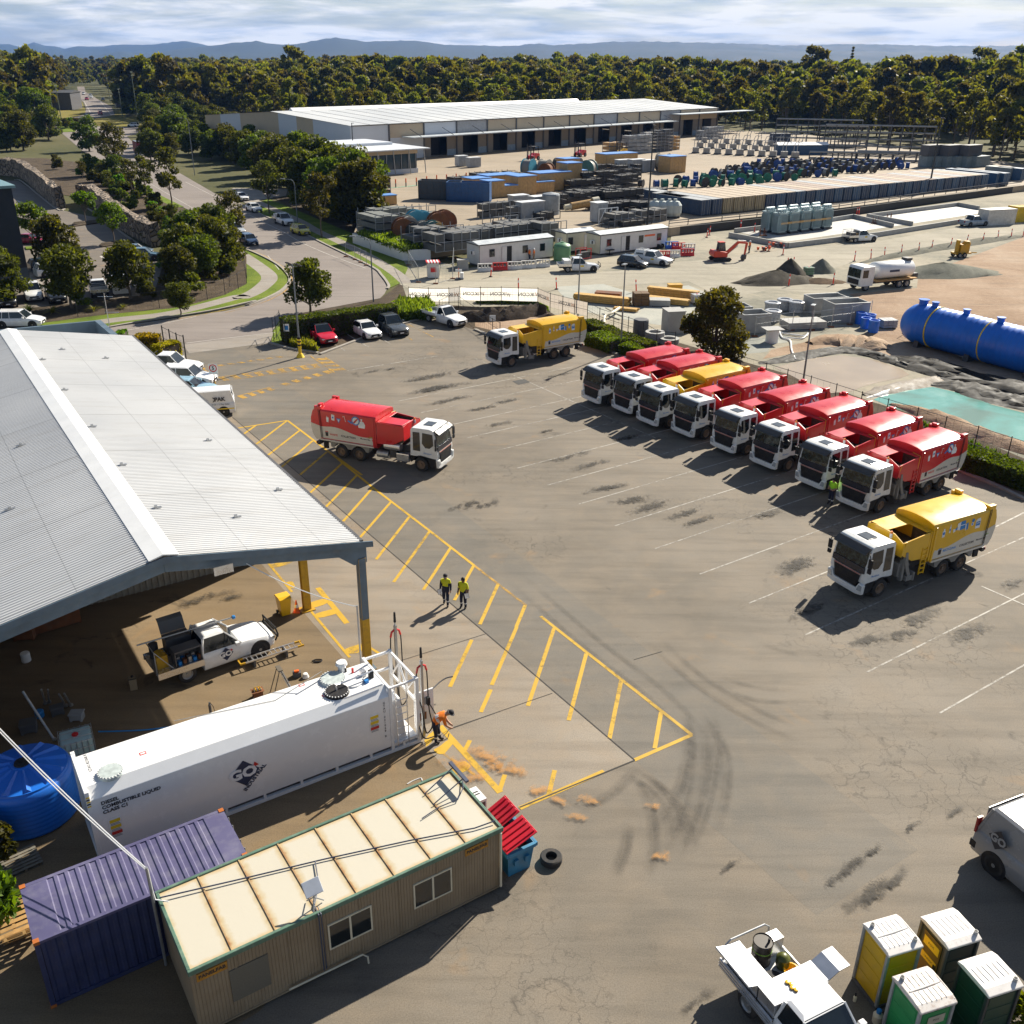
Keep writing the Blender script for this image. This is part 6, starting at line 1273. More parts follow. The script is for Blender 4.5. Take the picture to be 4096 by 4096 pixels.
b = MB(); b.box(g1-.70,g1-.04,-.92,.92,.861,1.52); b.build('tool_box',m_alu,nu,bevel=.012); b = MB(); b.box(g1-.74,g1-.02,-.95,.95,1.521,1.55); b.build('box_lid',M('brushed_white',(.75,.75,.76),.25,.5),nu)
b = MB(); b.M = Matrix.Translation((0,.96,1.50)) @ Matrix.Rotation(R(28),4,'X'); b.prism([(0,0),(.42,.0),(.78,-.16),(.77,-.19),(.41,-.03),(0,-.03)],'x',g1-.74,g1-.02); b.build('open_lid',m_alu,nu)
b = MB(); b.lathe([(.28,.87),(.29,.9),(.285,1.2),(.295,1.22),(.285,1.25),(.285,1.62),(.30,1.66),(.285,1.68),(.27,1.65),(0,1.65)],24,o=(Rr+.40,.10,0)); b.build('oil_drum',M('drum_brown',(.04,.03,.022),.4,var=.3),nu,smooth=True)
b = MB(); b.cyl((Rr+.50,.22,1.655),(Rr+.50,.22,1.8),.035,n=8,m=0); b.lathe([(.292,1.36),(.296,1.38),(.292,1.40)],24,1,(Rr+.40,.10,0)); b.build('drum_fitting',[m_black,m_inkg],nu)
b = MB(); b.box(Rr+.1,Rr+.45,.45,.85,.861,1.5); b.build('meter_box',m_alu,nu)
b = MB(); b.lathe([(.16,.87),(.2,1.0),(.2,1.25),(.12,1.35),(.05,1.38),(.0,1.38)],16,0,(Rr+.85,.52,0)); b.build('pump_bottle',M('olive_bottle',(.10,.11,.02),.4),nu,smooth=True)
b = MB(); b.lathe([(.16,.87),(.24,1.12),(.20,1.13),(.13,.9)],16,0,(g1-1.0,.55,0)); b.build('funnel',m_yelp,nu)
b = MB()
for i in range(5): b.lathe([(.22+.02*i,.89+.03*i),(.24+.02*i,.905+.03*i),(.22+.02*i,.92+.03*i)],20,0,(g1-1.0,-.08,0))
b.build('hose_coil',m_black,nu,smooth=True)
b = MB(); b.tube([(Rr-.05,-.9,.86),(Rr-.08,-.85,1.5),(Rr-.08,-.7,1.62),(Rr-.08,.55,1.62),(Rr-.05,.7,1.5),(Rr-.02,.72,.9)],.03,8); b.build('rear_rail',m_steel,nu)
b = MB(); rr = random.Random(3)
for i in range(4): x,y = g1-.45+.1*i,-.15+.05*(i % 2); b.lathe([(.02,0),(.07,.02),(.06,.05),(0,.06)],8,0,(x,y,1.552))
b.build('work_glove',m_yelp,nu,smooth=True)
# grey van at the frame edge
rb,wv = E4(1660,530,.5),E4(1865,810,0); rb.z = 0; a0 = hd(rb,wv)+R(6); h = Vector((math.cos(a0),math.sin(a0),0)); n = Vector((-h.y,h.x,0))
gv = car('grey panel van with a black diamond logo entering at the frame edge','van',rb+h*2.75+n*1.0,a0,'van',paint('vangrey',(.25,.25,.255)),None,s=1.12)
b = MB(); b.box(-2.62,-2.40,-.97,.97,.42,.68); b.build('bumper',m_black,gv,bevel=.03); mt = face_mtx((-1.75,-.985,1.32),(1,0,0),(.0,.12,1)); b = MB(); b.poly([(-.33,0,0),(0,-.33,0),(.33,0,0),(0,.33,0)]); o = b.build('logo_diamond',m_ink,gv); o.matrix_local = mt
text('logo_letters','GO',.34,M('logo_grey',(.3,.3,.3),.4),gv,mt @ Matrix.Translation((0,0,.005)),.003,bold=.015)
b = MB(); b.box(-2.56,-2.50,-.99,-.80,1.0,1.55); b.build('tail_light',m_tail,gv)
# ================================================================== people
m_skin = M('skin',(.42,.24,.16),.6,var=.08); m_dkskin = M('dark_skin',(.16,.085,.05),.6); m_hvy = M('hi_vis_yellow',(.62,.62,.01),.75,var=.1); m_hvo = M('hi_vis_orange',(.85,.20,.01),.75,var=.1); m_hvg = M('hi_vis_green',(.40,.80,.02),.75,var=.1)
m_nvy = M('navy_cloth',(.012,.016,.04),.85,var=.2); m_tan = M('tan_cloth',(.26,.18,.09),.85); m_refl = M('reflective_tape',(.7,.72,.72),.35); m_boot = M('boot_leather',(.03,.02,.014),.7)
def person(label,loc,rz,top,pants,skin=None,pose='stand',hat=None,cuffs=None,shirt2=None,s=1.0):
 skin = skin or m_skin; cuffs = cuffs or skin
 t = thing('person',label,'person',loc,rz); t.scale = (s,s,s)
 J = dict(pel=(0,0,.94),sp=(.0,0,1.14),ch=(0,0,1.36),nk=(.0,0,1.50),hd=(.02,0,1.62),tp=(.02,0,1.72),ns=(.125,0,1.61))
 for n_,y in (('l',1),('r',-1)):
  J.update({'hp'+n_: (0,.095*y,.88),'kn'+n_: (.03,.11*y,.49),'an'+n_: (-.02,.115*y,.09),'to'+n_: (.15,.13*y,.045),'sh'+n_: (0,.185*y,1.42),'el'+n_: (-.03,.25*y,1.13),'wr'+n_: (.08,.26*y,.90),'pa'+n_: (.10,.255*y,.82)})
 if pose == 'step': J['knl'] = (.14,.11,.51); J['anl'] = (.12,.11,.09); J['tol'] = (.29,.12,.05); J['knr'] = (-.02,-.11,.48); J['anr'] = (-.20,-.11,.12); J['tor'] = (-.04,-.12,.045)
 if pose == 'hold':
  for n_,y in (('l',1),('r',-1)): J['el'+n_] = (-.02,.26*y,1.14); J['wr'+n_] = (.20,.16*y,1.08); J['pa'+n_] = (.27,.12*y,1.10)
 if pose == 'bend':
  J.update(pel=(-.18,0,.92),sp=(-.06,0,1.12),ch=(.16,0,1.27),nk=(.30,0,1.33),hd=(.42,0,1.36),tp=(.50,0,1.42),ns=(.50,0,1.29))
  for n_,y in (('l',1),('r',-1)): J.update({'hp'+n_: (-.16,.10*y,.87),'kn'+n_: (-.06+.05*y,.11*y,.48),'an'+n_: (-.05+.08*y,.12*y,.09),'to'+n_: (.12+.08*y,.13*y,.045),'sh'+n_: (.20,.19*y,1.25),'el'+n_: (.26,.22*y,.96),'wr'+n_: (.42,.14*y,.76),'pa'+n_: (.49,.11*y,.72)})
 E = [('pel','sp',0),('sp','ch',1),('ch','nk',1),('nk','hd',3),('hd','tp',3),('hd','ns',3)]
 for n_ in 'lr': E += [('pel','hp'+n_,0),('hp'+n_,'kn'+n_,0),('kn'+n_,'an'+n_,0),('an'+n_,'to'+n_,2),('ch','sh'+n_,1),('sh'+n_,'el'+n_,1),('el'+n_,'wr'+n_,4),('wr'+n_,'pa'+n_,3)]
 rad = dict(pel=.135,sp=.125,ch=.14,nk=.058,hd=.088,tp=.07,ns=.022)
 for n_ in 'lr': rad.update({'hp'+n_: .095,'kn'+n_: .066,'an'+n_: .052,'to'+n_: .04,'sh'+n_: .068,'el'+n_: .050,'wr'+n_: .034,'pa'+n_: .036})
 for n_,y in (('l',1),('r',-1)):       # a thumb and four fingers, slightly curled
  w_,p_ = Vector(J['wr'+n_]),Vector(J['pa'+n_]); d = (p_-w_).normalized(); sd = Vector((d.z,0,-d.x)) if abs(d.z) > .5 else Vector((0,-y,0)).cross(d)
  sd = sd.normalized()
  for k,(off,ln) in enumerate(((-.03,.075),(-.01,.085),(.01,.08),(.03,.06))):
   J[f'f{k}{n_}'] = tuple(p_+sd*off+d*ln*.55); J[f'g{k}{n_}'] = tuple(p_+sd*off+d*ln*.9+Vector((.0,-y*.03,0))); rad[f'f{k}{n_}'] = .0095; rad[f'g{k}{n_}'] = .008
   E += [('pa'+n_,f'f{k}{n_}',3),(f'f{k}{n_}',f'g{k}{n_}',3)]
  J['th'+n_] = tuple(w_+d*.05+Vector((.05,-y*.02,0))); rad['th'+n_] = .011; E.append(('wr'+n_,'th'+n_,3))
 names = list(J); ix = {k: i for i,k in enumerate(names)}
 me = bpy.data.meshes.new('body'); me.from_pydata([J[k] for k in names],[(ix[a],ix[c]) for a,c,_ in E],[])
 ob = bpy.data.objects.new('body',me); col.objects.link(ob)
 md = ob.modifiers.new('s','SKIN'); sd_ = ob.data.skin_vertices[0].data
 for k in names: sd_[ix[k]].radius = (rad[k]*(1.45 if k in ('pel','sp','ch') else 1.0 if k[0] in 'fg' and len(k) == 3 else 1.3),)*2
 sd_[ix['pel']].use_root = True; md.use_smooth_shade = True
 m2 = ob.modifiers.new('u','SUBSURF'); m2.levels = 1; m2.render_levels = 1
 dg = bpy.context.evaluated_depsgraph_get(); dg.update(); nm = bpy.data.meshes.new_from_object(ob.evaluated_get(dg)); bpy.data.objects.remove(ob)
 nm.name = 'body'; nm.materials.clear()
 for mt in (pants,top,m_boot,skin,cuffs,m_refl,shirt2 or top): nm.materials.append(mt)
 seg = [(Vector(J[a]),Vector(J[c]),g_,a,c) for a,c,g_ in E]
 for f in nm.polygons:
  p = f.center; best = (9,0,0,'')
  for a,c,g_,na,nc in seg:
   ab = c-a; tt = max(0,min(1,(p-a).dot(ab)/ab.length_squared)); dd = (p-(a+ab*tt)).length-.5*(rad[na]*(1-tt)+rad[nc]*tt)
   if dd < best[0]: best = (dd,g_,tt,na+nc)
  g_ = best[1]
  if g_ == 0 and best[3].startswith('kn') and .35 < best[2] < .5: g_ = 5
  if best[3] == 'spch' and .05 < best[2] < .3: g_ = 5
  if best[3].startswith('sh') and best[2] > .55: g_ = 6 if shirt2 else g_
  if best[3] == 'pelsp' and best[2] > .55: g_ = 1 if not shirt2 else 6
  f.material_index = g_; f.use_smooth = True
 o = bpy.data.objects.new('body',nm); col.objects.link(o); o.parent = t
 hx,hy,hz = J['tp']; 
 b = MB(); b.M = Matrix.Translation((hx-.01,0,hz-.05)) @ (Matrix.Rotation(R(35),4,'Y') if pose == 'bend' else Matrix.Identity(4))
 if hat is None: b.lathe([(.098,-.06),(.105,.0),(.09,.06),(.05,.10),(0,.11)],14); b.build('hair',m_black,t,smooth=True)
 else:
  b.lathe([(.112,-.01),(.112,.03),(.095,.08),(.05,.115),(0,.12)],16)
  if hat[1] == 'cap': b.prism([(.05,-.09),(.20,-.06),(.22,0),(.20,.06),(.05,.09)],'z',-.012,.002)
  else: b.lathe([(.105,-.012),(.17,-.015),(.17,.0),(.105,.005)],18)
  b.build('hat',hat[0],t,smooth=True)
 return t
m_cap = M('dark_cap',(.02,.02,.025),.8)
pA = person('capped person in yellow and navy workwear walking on the concrete edge',D8(1515,38),R(-95),m_hvy,m_nvy,None,'step',(m_cap,'cap'),m_nvy,m_nvy,1.0)
pB = person('person in yellow and navy workwear standing with papers in hand, bareheaded',D8(1650,60),R(-110),m_hvy,m_nvy,m_dkskin,'stand',None,m_dkskin,None,.98)
for p,lab in ((pA,'white clipboard in the hand of the walking person with a cap'),(pB,'white papers in the hand of the bareheaded person in yellow')):
 q = p.matrix_basis @ Vector((.14,-.27 if p is pA else .25,.84)); b = MB(); b.box(-.01,.01,-.11,.11,-.15,.15,0); b.box(.011,.013,-.1,.1,-.14,.14,1); o = b.build('clipboard',[m_dgrey,m_inkw],loc=q,rz=p.rotation_euler.z+.5); o.rotation_euler.x = .2; tag(o,lab,'clipboard')
person('person in orange shirt and navy trousers bending over beside the white tank',E7(1470,1500),R(5),m_hvo,m_nvy,None,'bend',(m_cap,'brim'),None,None,1.02)
person('person in lime hi-vis top standing at the bumper of a parked red truck',D6(428,420),R(215),m_hvg,m_nvy,None,'hold',None,None,None,1.0)
person('site worker in orange vest and white helmet near the hut window and red barrier',C7(108,800),R(-60),m_hvo,m_tan,None,'stand',(m_inkw,'brim'))
person('site worker in orange top and navy trousers, first of two by the hut wall',C7(382,782),R(20),m_hvo,m_nvy,None,'stand',(m_inkw,'brim'))
person('site worker in tan trousers and orange top beside the navy trousered one',C7(413,782),R(190),m_hvo,m_tan,None,'stand',(m_inkw,'brim'))
person('site worker in orange beside the red excavator arm',C8(155,665),R(190),m_hvo,m_nvy,None,'stand',(m_inkw,'brim'))
# ================================================================== helpers for the site and yard
def zat(x,y,v):
 """height over ground point (x, y) that shows at row v of the photograph"""
 lo,hi = -5,CAM_H+y*_c/_s*.8
 for _ in range(40):
  z = (lo+hi)/2; Z = z-CAM_H; d = y*_c-Z*_s; up = y*_s+Z*_c; uu = FPX*x/d; vv = -FPX*up/d
  if (511.8+uu*_sr+vv*_cr)*4 > v: lo = z
  else: hi = z
 return lo
A35 = R(35.2)
def yz(p,z): return Vector((p[0],p[1],z))
m_pole = M('pole_dark',(.035,.04,.045),.5,.3); m_pgal = M('pole_grey',(.20,.22,.24),.5,.4); m_tpole = M('timber_pole',(.17,.19,.13),.85,var=.3)
# ------------------------------------------------------------------ light poles
def pole(label,base,h,mat,kind,rz=0.0,r=.09,name='light_pole',cat='light pole',group=None):
 t = thing(name,label,cat,base,rz,group); b = MB()
 if kind == 'arm':
  b.tube([(0,0,0),(0,0,h*.75),(0,0,h-.9),(.15,0,h-.3),(.6,0,h-.05),(1.9,0,h)],[r,r*.8,r*.6,r*.5,r*.45,r*.35],8); b.build('post',mat,t)
  b = MB(); b.box(1.7,2.45,-.13,.13,h-.06,h+.06); b.build('lamp_head',m_pgal,t,bevel=.03)
 else:
  b.cyl((0,0,0),(0,0,h),r,r*.55,10); b.build('post',mat,t)
  if kind == 'twin':
   b = MB(); b.tube([(0,-.55,h-.1),(0,.55,h-.1)],.035,6); b.build('cross_arm',mat,t)
   for y in (-.5,.5): b = MB(); b.M = Matrix.Translation((.15,y,h+.02)) @ Matrix.Rotation(R(25),4,'Y'); b.box(-.35,.35,-.2,.2,-.05,.05); b.build('lamp_head',m_dsteel,t,bevel=.02)
  if kind == 'top': b = MB(); b.box(-.15,.55,-.16,.16,h-.04,h+.08); b.build('lamp_head',m_pgal,t,bevel=.02)
  if kind == 'power':
   for k,z in enumerate((h-.4,h-1.5)): b = MB(); b.box(-.06,.06,-1.2+k*.3,1.2-k*.3,z,z+.1); b.build('cross_arm',mat,t)
   b = MB()
   for y in (-1.1,-.5,.5,1.1): b.cyl((0,y,h-.3),(0,y,h-.1),.05,n=6)
   b.build('insulator',m_white,t)
 return t
def polev(label,c,u,v,ctop,vt,kind,mat=m_pole,z=0.0,**k):
 p = c(u,v,z); pv = {C6: (600,1100),C7: (600,1100),D3: (1100,1100),C8: (600,1196),C3: (0,1100),C4: (0,1096),C2: (0,1200),F2: (150,700),F1: (1200,1000),D5: (1300,1096)}
 o,w_ = pv[ctop]; h = zat(p.x,p.y,o+vt*w_/1932)-z; return pole(label,p,h,mat,kind,**k)
gp = polev('tall twin headed light pole with yellow and black collar beside the gate',F1,1085,440,C6,805,'twin',m_pgal,rz=R(60),r=.10)
b = MB()
b.cyl((0,0,.0),(0,0,.35),.38,.2,14,0)
for i in range(6): b.cyl((0,0,.9+i*.16),(0,0,1.06+i*.16),.16,n=14,m=i % 2)
b.cyl((0,0,.35),(0,0,.9),.14,n=14,m=0); b.build('guard_collar',[m_inky,m_black],gp)
SLT = 'street lamps along the road'
polev('grey street lamp with curved arm standing behind the long hedge',C6,1043,1065,C6,612,'arm',m_pgal,rz=R(165),group=SLT); polev('street lamp with curved arm among the roadside trees beyond the yellow car',C6,512,528,C6,205,'arm',m_pgal,rz=R(165),group=SLT)
polev('street lamp further up the road by the dense trees',C5,1470,190,C2,760,'arm',m_pgal,rz=R(165),group=SLT)
SP = 'slim light poles along the depot fence'
polev('slim light pole behind the yellow truck at the banner fence',D3,722,300,C7,735,'top',m_pgal,group=SP,rz=R(-120)); polev('slim light pole standing in the clipped hedge',D3,1022,530,C7,802,'top',m_pgal,group=SP,rz=R(-120)); polev('slim light pole between the parked trucks and the brown pond',D5,375,395,C8,1000,'top',m_pgal,group=SP,rz=R(-120))
MP = 'tall black masts over the storage yard'
polev('tall black mast standing behind the site huts',C7,1210,525,C3,880,'twin',z=YZ,r=.16,group=MP); polev('tall black mast leaning into view over the container row',C8,1308,312,C4,830,'twin',z=0,r=.2,group=MP)
polev('distant black mast in front of the forest at the yard edge',C4,1530,1080,C4,722,'top',z=YZ,r=.2,group=MP); polev('distant black mast behind the pipe racks',C4,790,950,C4,672,'top',z=YZ,r=.2,group=MP)
polev('black lamp post at the warehouse corner',C2,832,1075,C2,792,'top',z=YZ,r=.16,group=MP); polev('short black lamp post beside the warehouse office',C2,520,1010,C2,893,'top',z=YZ,r=.14,group=MP)
PP = 'timber power poles near the roundabout'
for u,v,vt,lab in ((1530,950,370,'tallest timber power pole by the far lawn'),(690,975,522,'power pole beside the roundabout hedge'),(600,900,580,'power pole on the dry grass by the dark shed'),(545,905,675,'shorter pole left standing on the dry grass'),(1220,725,440,'power pole on the far kerb by the trees'),(1275,775,480,'power pole beside the grey far sign'),(1355,885,560,'power pole on the bright far verge'),(1612,750,468,'power pole in front of the far pale roof')):
 polev(lab,F2,u,v,F2,vt,'power',m_tpole,r=.2,name='power_pole',cat='power pole',group=PP)
b = MB(); b.cyl((0,0,0),(0,0,1.5),.035,n=8,m=1); b.cyl((0,0,.0),(0,0,.7),.05,n=8,m=2)
sg = tag(thing('speed_sign','white square 5 speed sign on a post with yellow foot','road sign',F1(432,692),R(-90)),None); b.build('post',[m_white,m_rust,m_yelp],sg)
b = MB(); b.box(.05,.07,-.36,.36,1.35,2.2,0); b.lathe([(.24,.071),(.32,.071),(.32,.076),(.24,.076),(.24,.071)],28,1,(0,0,1.85),'x'); b.build('sign_plate',[m_white,m_inkr],sg); text('numeral','5',.42,m_ink,sg,face_mtx((.08,0,1.84),(0,1,0),(0,0,1)),.003,bold=.012)
# ------------------------------------------------------------------ fences and the banner
m_mesh = M('fence_black',(.015,.017,.018),.5)
def fence(label,P,h,mat,rails=(1.0,),wires=0,gr=None,name='mesh_fence',postr=.035,feet=False):
 t = thing(name,label,'fence',yz(P[0],P[0].z),0,gr); o = P[0]
 for p in P:
  b = MB(); q = p-o; b.cyl(q,q+Vector((0,0,h*1.06)),postr,n=6); b.build('post',mat,t)
  if feet: b = MB(); b.box(q.x-.3,q.x+.3,q.y-.12,q.y+.12,0,.14); b.build('foot_block',m_rust,t)
 b = MB()
 for p,q in zip(P,P[1:]):
  for k in rails: b.cyl(p-o+Vector((0,0,h*k)),q-o+Vector((0,0,h*k)),.022,n=5,caps=False)
  for i in range(1,wires): b.cyl(p-o+Vector((0,0,h*i/wires)),q-o+Vector((0,0,h*i/wires)),.006,n=3,caps=False)
  n = max(1,int((q-p).length/.6)) if wires else 0
  for i in range(n): r_ = p.lerp(q,i/n)-o; b.cyl(r_,r_+Vector((0,0,h)),.006,n=3,caps=False)
 b.build('mesh_rail',mat,t); return t
TP = lambda c,l,h: [yz(c(u,v,h),0) for u,v in l]
F1P = TP(C6,[(1288,960),(1428,965),(1572,965),(1650,955),(1795,960)],2.1)+TP(C7,[(38,960),(185,958),(305,962),(442,965)],2.1)
fence('tall black mesh fence carrying the mirrored white banner',F1P,2.0,m_mesh,(1.0,.62),4)
F2P = [F1P[-1]]+TP(D3,[(530,130),(618,150),(702,170),(793,190),(878,235),(978,268),(1080,298),(1185,332),(1280,390),(1410,405)],2.0)
fence('black mesh fence sloping past the hedge towards the bushy tree',F2P,2.0,m_mesh,(1.0,.6),4)
F3P = TP(D5,[(-60,210),(120,262),(270,308),(435,355),(615,410),(795,466),(980,515),(1190,578),(1390,640),(1615,708),(1850,783),(2110,860)],2.0)
fence('black mesh fence between the parked trucks and the ponds',F3P,1.9,m_mesh,(1.0,.3),3)
fence('low black fence beside the long grass and the tray ute',TP(C6,[(1505,1050),(1572,1020)],1.6)+[C6(1640,1120),C6(1880,1290),C6(1932,1320)],1.5,m_mesh,(1.0,.55),3)
fence('black palisade gate standing open at the hedge end',[C6(345,1345),C6(365,1330),C6(392,1290),C6(430,1370)],2.2,m_mesh,(1.0,.5,.15),0,name='palisade_gate'); fence('open black steel gate beside the orange hedge',[F1(205,475),F1(150,455),F1(95,425),F1(40,395)],2.3,m_mesh,(1.0,.55,.1),5,name='palisade_gate',postr=.06)
fence('thin wire fence round the planted corner of the car park',pts(C5,[(590,1260),(800,1240),(1205,1190),(1565,1125),(1700,1090),(1800,1050),(1862,1005),(1850,900),(1815,830),(1770,790)]),1.8,m_mesh,(1.0,),2)
def sheer(name,c,f):
 k = NT(name); k.p.inputs['Base Color'].default_value = (*c,1); k.p.inputs['Roughness'].default_value = .8; tr = k.n('BsdfTranslucent'); tr.inputs[0].default_value = (*c,1); ms = k.n('MixShader'); ms.inputs[0].default_value = f; k.l(k.p.outputs[0],ms.inputs[1]); k.l(tr.outputs[0],ms.inputs[2]); k.l(ms.outputs[0],k.t.nodes['Material Output'].inputs[0]); return k.m
m_ban = sheer('banner_white',(.78,.74,.68),.75); m_ban2 = sheer('banner_shaded',(.50,.44,.38),.5); m_bo = M('banner_orange',(.75,.25,.10),.8)  # the second banner's shade is put into its darker colour
def banner(P,i0,i1,mat,lab,z0=.55,z1=1.95,spots=()):
 t = thing('site_banner',lab,'banner',P[i0],0,'site banners'); o = P[i0]; b = MB()
 off = Vector((.02,.06,0))
 for p,q in zip(P[i0:i1],P[i0+1:i1+1]): 
  a,c = p-o+off,q-o+off; d = (q-p).normalized(); n = Vector((-d.y,d.x,0))*.012; b._add([a+Vector((0,0,z0)),c+Vector((0,0,z0)),c+Vector((0,0,z1)),a+Vector((0,0,z1))],[(0,1,2,3)])
 b.build('sheet',mat,t)
 for s_ in spots:
  # point along the fence; the print faces the far side, so it reads mirrored from here
  L = s_; p = None
  for a,c in zip(P[i0:i1],P[i0+1:i1+1]):
   if L <= (c-a).length: p = a.lerp(c,L/(c-a).length); d = (c-a).normalized(); break
   L -= (c-a).length
  if p is None: continue
  m = face_mtx(p-o+off+Vector((0,-.035,1.28)),d,(0,0,1)) @ Matrix.Scale(-1,4,(1,0,0))
  text('banner_wording','IKCON',.56,m_navy,t,m @ Matrix.Translation((.2,0,0)),.004,bold=.006)
  b = MB(); b.prism([(-.30,.28),(-.18,-.25),(0,.15),(.18,-.25),(.30,.28),(.22,.28),(.16,-.03),(0,.28),(-.16,-.03),(-.22,.28)],'z',-.004,.004); w_ = b.build('banner_emblem',m_bo,t); w_.matrix_local = m @ Matrix.Translation((-1.05,.02,0)) @ Matrix.Scale(.9,4)
TL = sum(((c-a).length for a,c in zip(F1P,F1P[1:])))
banner(F1P,0,8,m_ban,'white fence banner with mirrored lettering facing the haul road',spots=[TL*k for k in (.08,.29,.50,.71,.925)])
banner(F2P,0,4,m_ban2,'shaded fence banner with mirrored lettering on the sloping fence',spots=[1.2,5.2,9.6])
b = MB(); b.box(-.3,.3,-.02,.02,1.0,1.6); tag(b.build('white_sign',m_white,loc=C6(1880,1270)),'small blank white sign on the low black fence','sign'); b = MB(); b.box(-.25,.25,-.02,.02,1.3,2.0,0); b.box(-.18,.18,-.025,-.0201,1.45,1.85,1); b.cyl((0,.03,0),(0,.03,1.9),.03,n=6,m=2); tag(b.build('gate_sign',[m_white,m_inkb,m_black],loc=F1(988,345)),'small blue and white sign on the open palisade gate','sign')
m_rock = soil('dark_rock',[(.35,(.02,.016,.013)),(.6,(.06,.045,.035)),(.8,(.13,.10,.075))],.9,5,bump=1.0)
tag(bank('rock_bank',pts(F4,[(-200,700),(0,730),(300,720),(560,690),(800,640),(920,600)]),2.6,1.0,m_rock,21,9),kind='structure')
# ------------------------------------------------------------------ site huts and what stands by them
m_hutp = M('hut_panel',(.62,.61,.60),.5,var=.05,scale=.5,dirt=.15); m_hroof = M('hut_roof',(.50,.53,.55),.5,.2,var=.08,dirt=.2)
def sitehut(label,P,L,W,H,wins,doors,wall,rz=A35,extra=None):
 t = thing('site_hut',label,'site hut',P,rz,'white site huts')
 b = MB(); b.box(0,L,0,W,.25,H); b.build('wall',wall,t)
 b = MB(); b.prism([(-.08,H),(-.08,H+.12),(W/2,H+.42),(W+.08,H+.12),(W+.08,H)],'x',-.12,L+.12); b.build('roof',m_hroof,t)
 b = MB(); b.box(-.10,L+.10,-.11,-.085,H-.02,H+.13); b.box(-.145,-.125,-.1,W+.1,H-.02,H+.12); b.box(0,.06,-.03,-.005,.25,H-.02); b.box(L-.06,L,-.03,-.005,.25,H-.02); b.box(.2,L-.2,.3,W-.3,0,.25); b.build('trim',m_dgrey,t)
 for x in wins:
  b = MB(); b.box(x,x+.85,-.05,-.005,1.15,2.15); w_ = b.build('window',m_dgrey,t); b = MB(); b.box(x+.06,x+.79,-.06,-.051,1.21,2.09); b.build('pane',m_glass,w_)
 for x in doors:
  b = MB(); b.box(x+.8,x+1.6,-.04,-.005,.3,2.3,0); b.build('doorway',m_black,t); b = MB(); b.box(x-.02,x+.76,-.10,-.055,.3,2.3); b.build('door',m_hutp,t)
 b = MB(); b.box(-.35,-.005,W*.35,W*.35+.75,1.45,1.95,0); b.box(-.36,-.351,W*.35+.08,W*.35+.4,1.5,1.9,1); b.build('air_conditioner',[m_white,m_dgrey],t); return t
h1 = C7(30,822); sitehut('nearest long white site hut with workers along its wall',h1,12.2,3.0,2.75,(1.6,7.0,9.9),(3.6,),m_hutp)
h3 = C7(875,742); t = sitehut('white site hut behind the black hatchback with an orange sign',h3,12.8,3.0,2.75,(1.2,7.2,10.7),(3.9,),m_hutp); b = MB(); b.box(8.3,10.3,-.03,-.006,1.9,2.15); b.build('orange_sign',m_orange,t)
b = MB(); b.box(-.02,-.004,.02,2.98,.26,2.74); b.build('end_panel',m_cream,t)
sitehut('short cream site hut between the two long white huts',C7(640,725),5.2,2.6,2.7,(.3,),(3.2,),m_cream)
t = thing('water_tank','round green water tank with domed lid between the huts','water tank',C7(610,775),0); b = MB(); pr2 = [(1.12,0)]
for i in range(10): pr2 += [(1.17,.1+i*.19),(1.14,.2+i*.19)]
b.lathe(pr2+[(1.1,2.05)],28); b.build('body',m_green,t,smooth=True,angle=60); b = MB(); b.lathe([(1.14,2.04),(1.0,2.2),(.4,2.4),(.25,2.42),(.25,2.5),(0,2.5)],28); b.build('lid',m_green,t,smooth=True,angle=50)
def barrier(label,p,rz,mat,gr='water filled plastic barriers'):
 t = thing('plastic_barrier',label,'barrier',p,rz,gr); b = MB()
 b.prism([(-.30,0),(.30,0),(.26,.22),(.14,.38),(.14,.48),(-.14,.48),(-.14,.38),(-.26,.22)],'x',-.97,.97)
 for x in (-.97,-.45,-.08,.30,.82): b.box(x,x+.15,-.12,.12,.481,.88)
 b.box(-.97,.97,-.13,.13,.881,1.0); return b.build('body',mat,t,bevel=.02,seg=1) and t
m_bw = M('barrier_white',(.72,.70,.66),.5,dirt=.2); m_br = M('barrier_red',(.55,.03,.025),.5,dirt=.15)
for i,(u,v,m_,lab) in enumerate(((70,850,m_bw,'white plastic barrier at the gate end of the hut row'),(175,843,m_br,'single red plastic barrier among white ones by the hut'),(278,836,m_bw,'white plastic barrier next to the red one by the hut'),(375,828,m_bw,'white plastic barrier fourth along the hut wall'),(475,820,m_bw,'white plastic barrier at the green tank end of the hut row'),
 (1318,758,m_br,'red plastic barrier beside the white canopy ute'),(1392,752,m_bw,'white plastic barrier between two red ones by the canopy ute'),(1490,742,m_br,'red plastic barrier furthest out on the gravel'),(1380,690,M('barrier_blue',(.02,.16,.6),.5),'blue plastic barrier stacked by the hut corner'),(1428,698,m_br,'red plastic barrier behind the white one by the hut corner'),(1498,705,m_bw,'pale plastic barrier in the back line by the hut corner'))):
 barrier(lab,C7(u,v),R(10) if i < 5 else R(8),m_)
b = MB(); b.box(-.7,.7,-.7,.7,.1,1.9,0); b.box(-.35,.35,-.72,-.701,.8,1.4,1)
bt = thing('site_booth','small white site booth with red and white striped roof','booth',C6(1462,895),R(10)); b.build('cabin',[m_hutp,m_inkr],bt); b = MB()
for i in range(9): b.box(-.85+i*.19,-.66+i*.19,-.9,.8,1.905,2.05,i % 2)
b.build('roof',[m_inkr,m_inkw],bt)
b = MB(); b.box(-.7,.7,-.5,.5,0,1.2,0); b.box(-.74,.74,-.54,.54,1.201,1.26,0); tag(b.build('concrete_kiosk',m_conc2,loc=C6(1670,835),rz=R(10)),'grey concrete box standing in front of the nearest hut','kiosk')
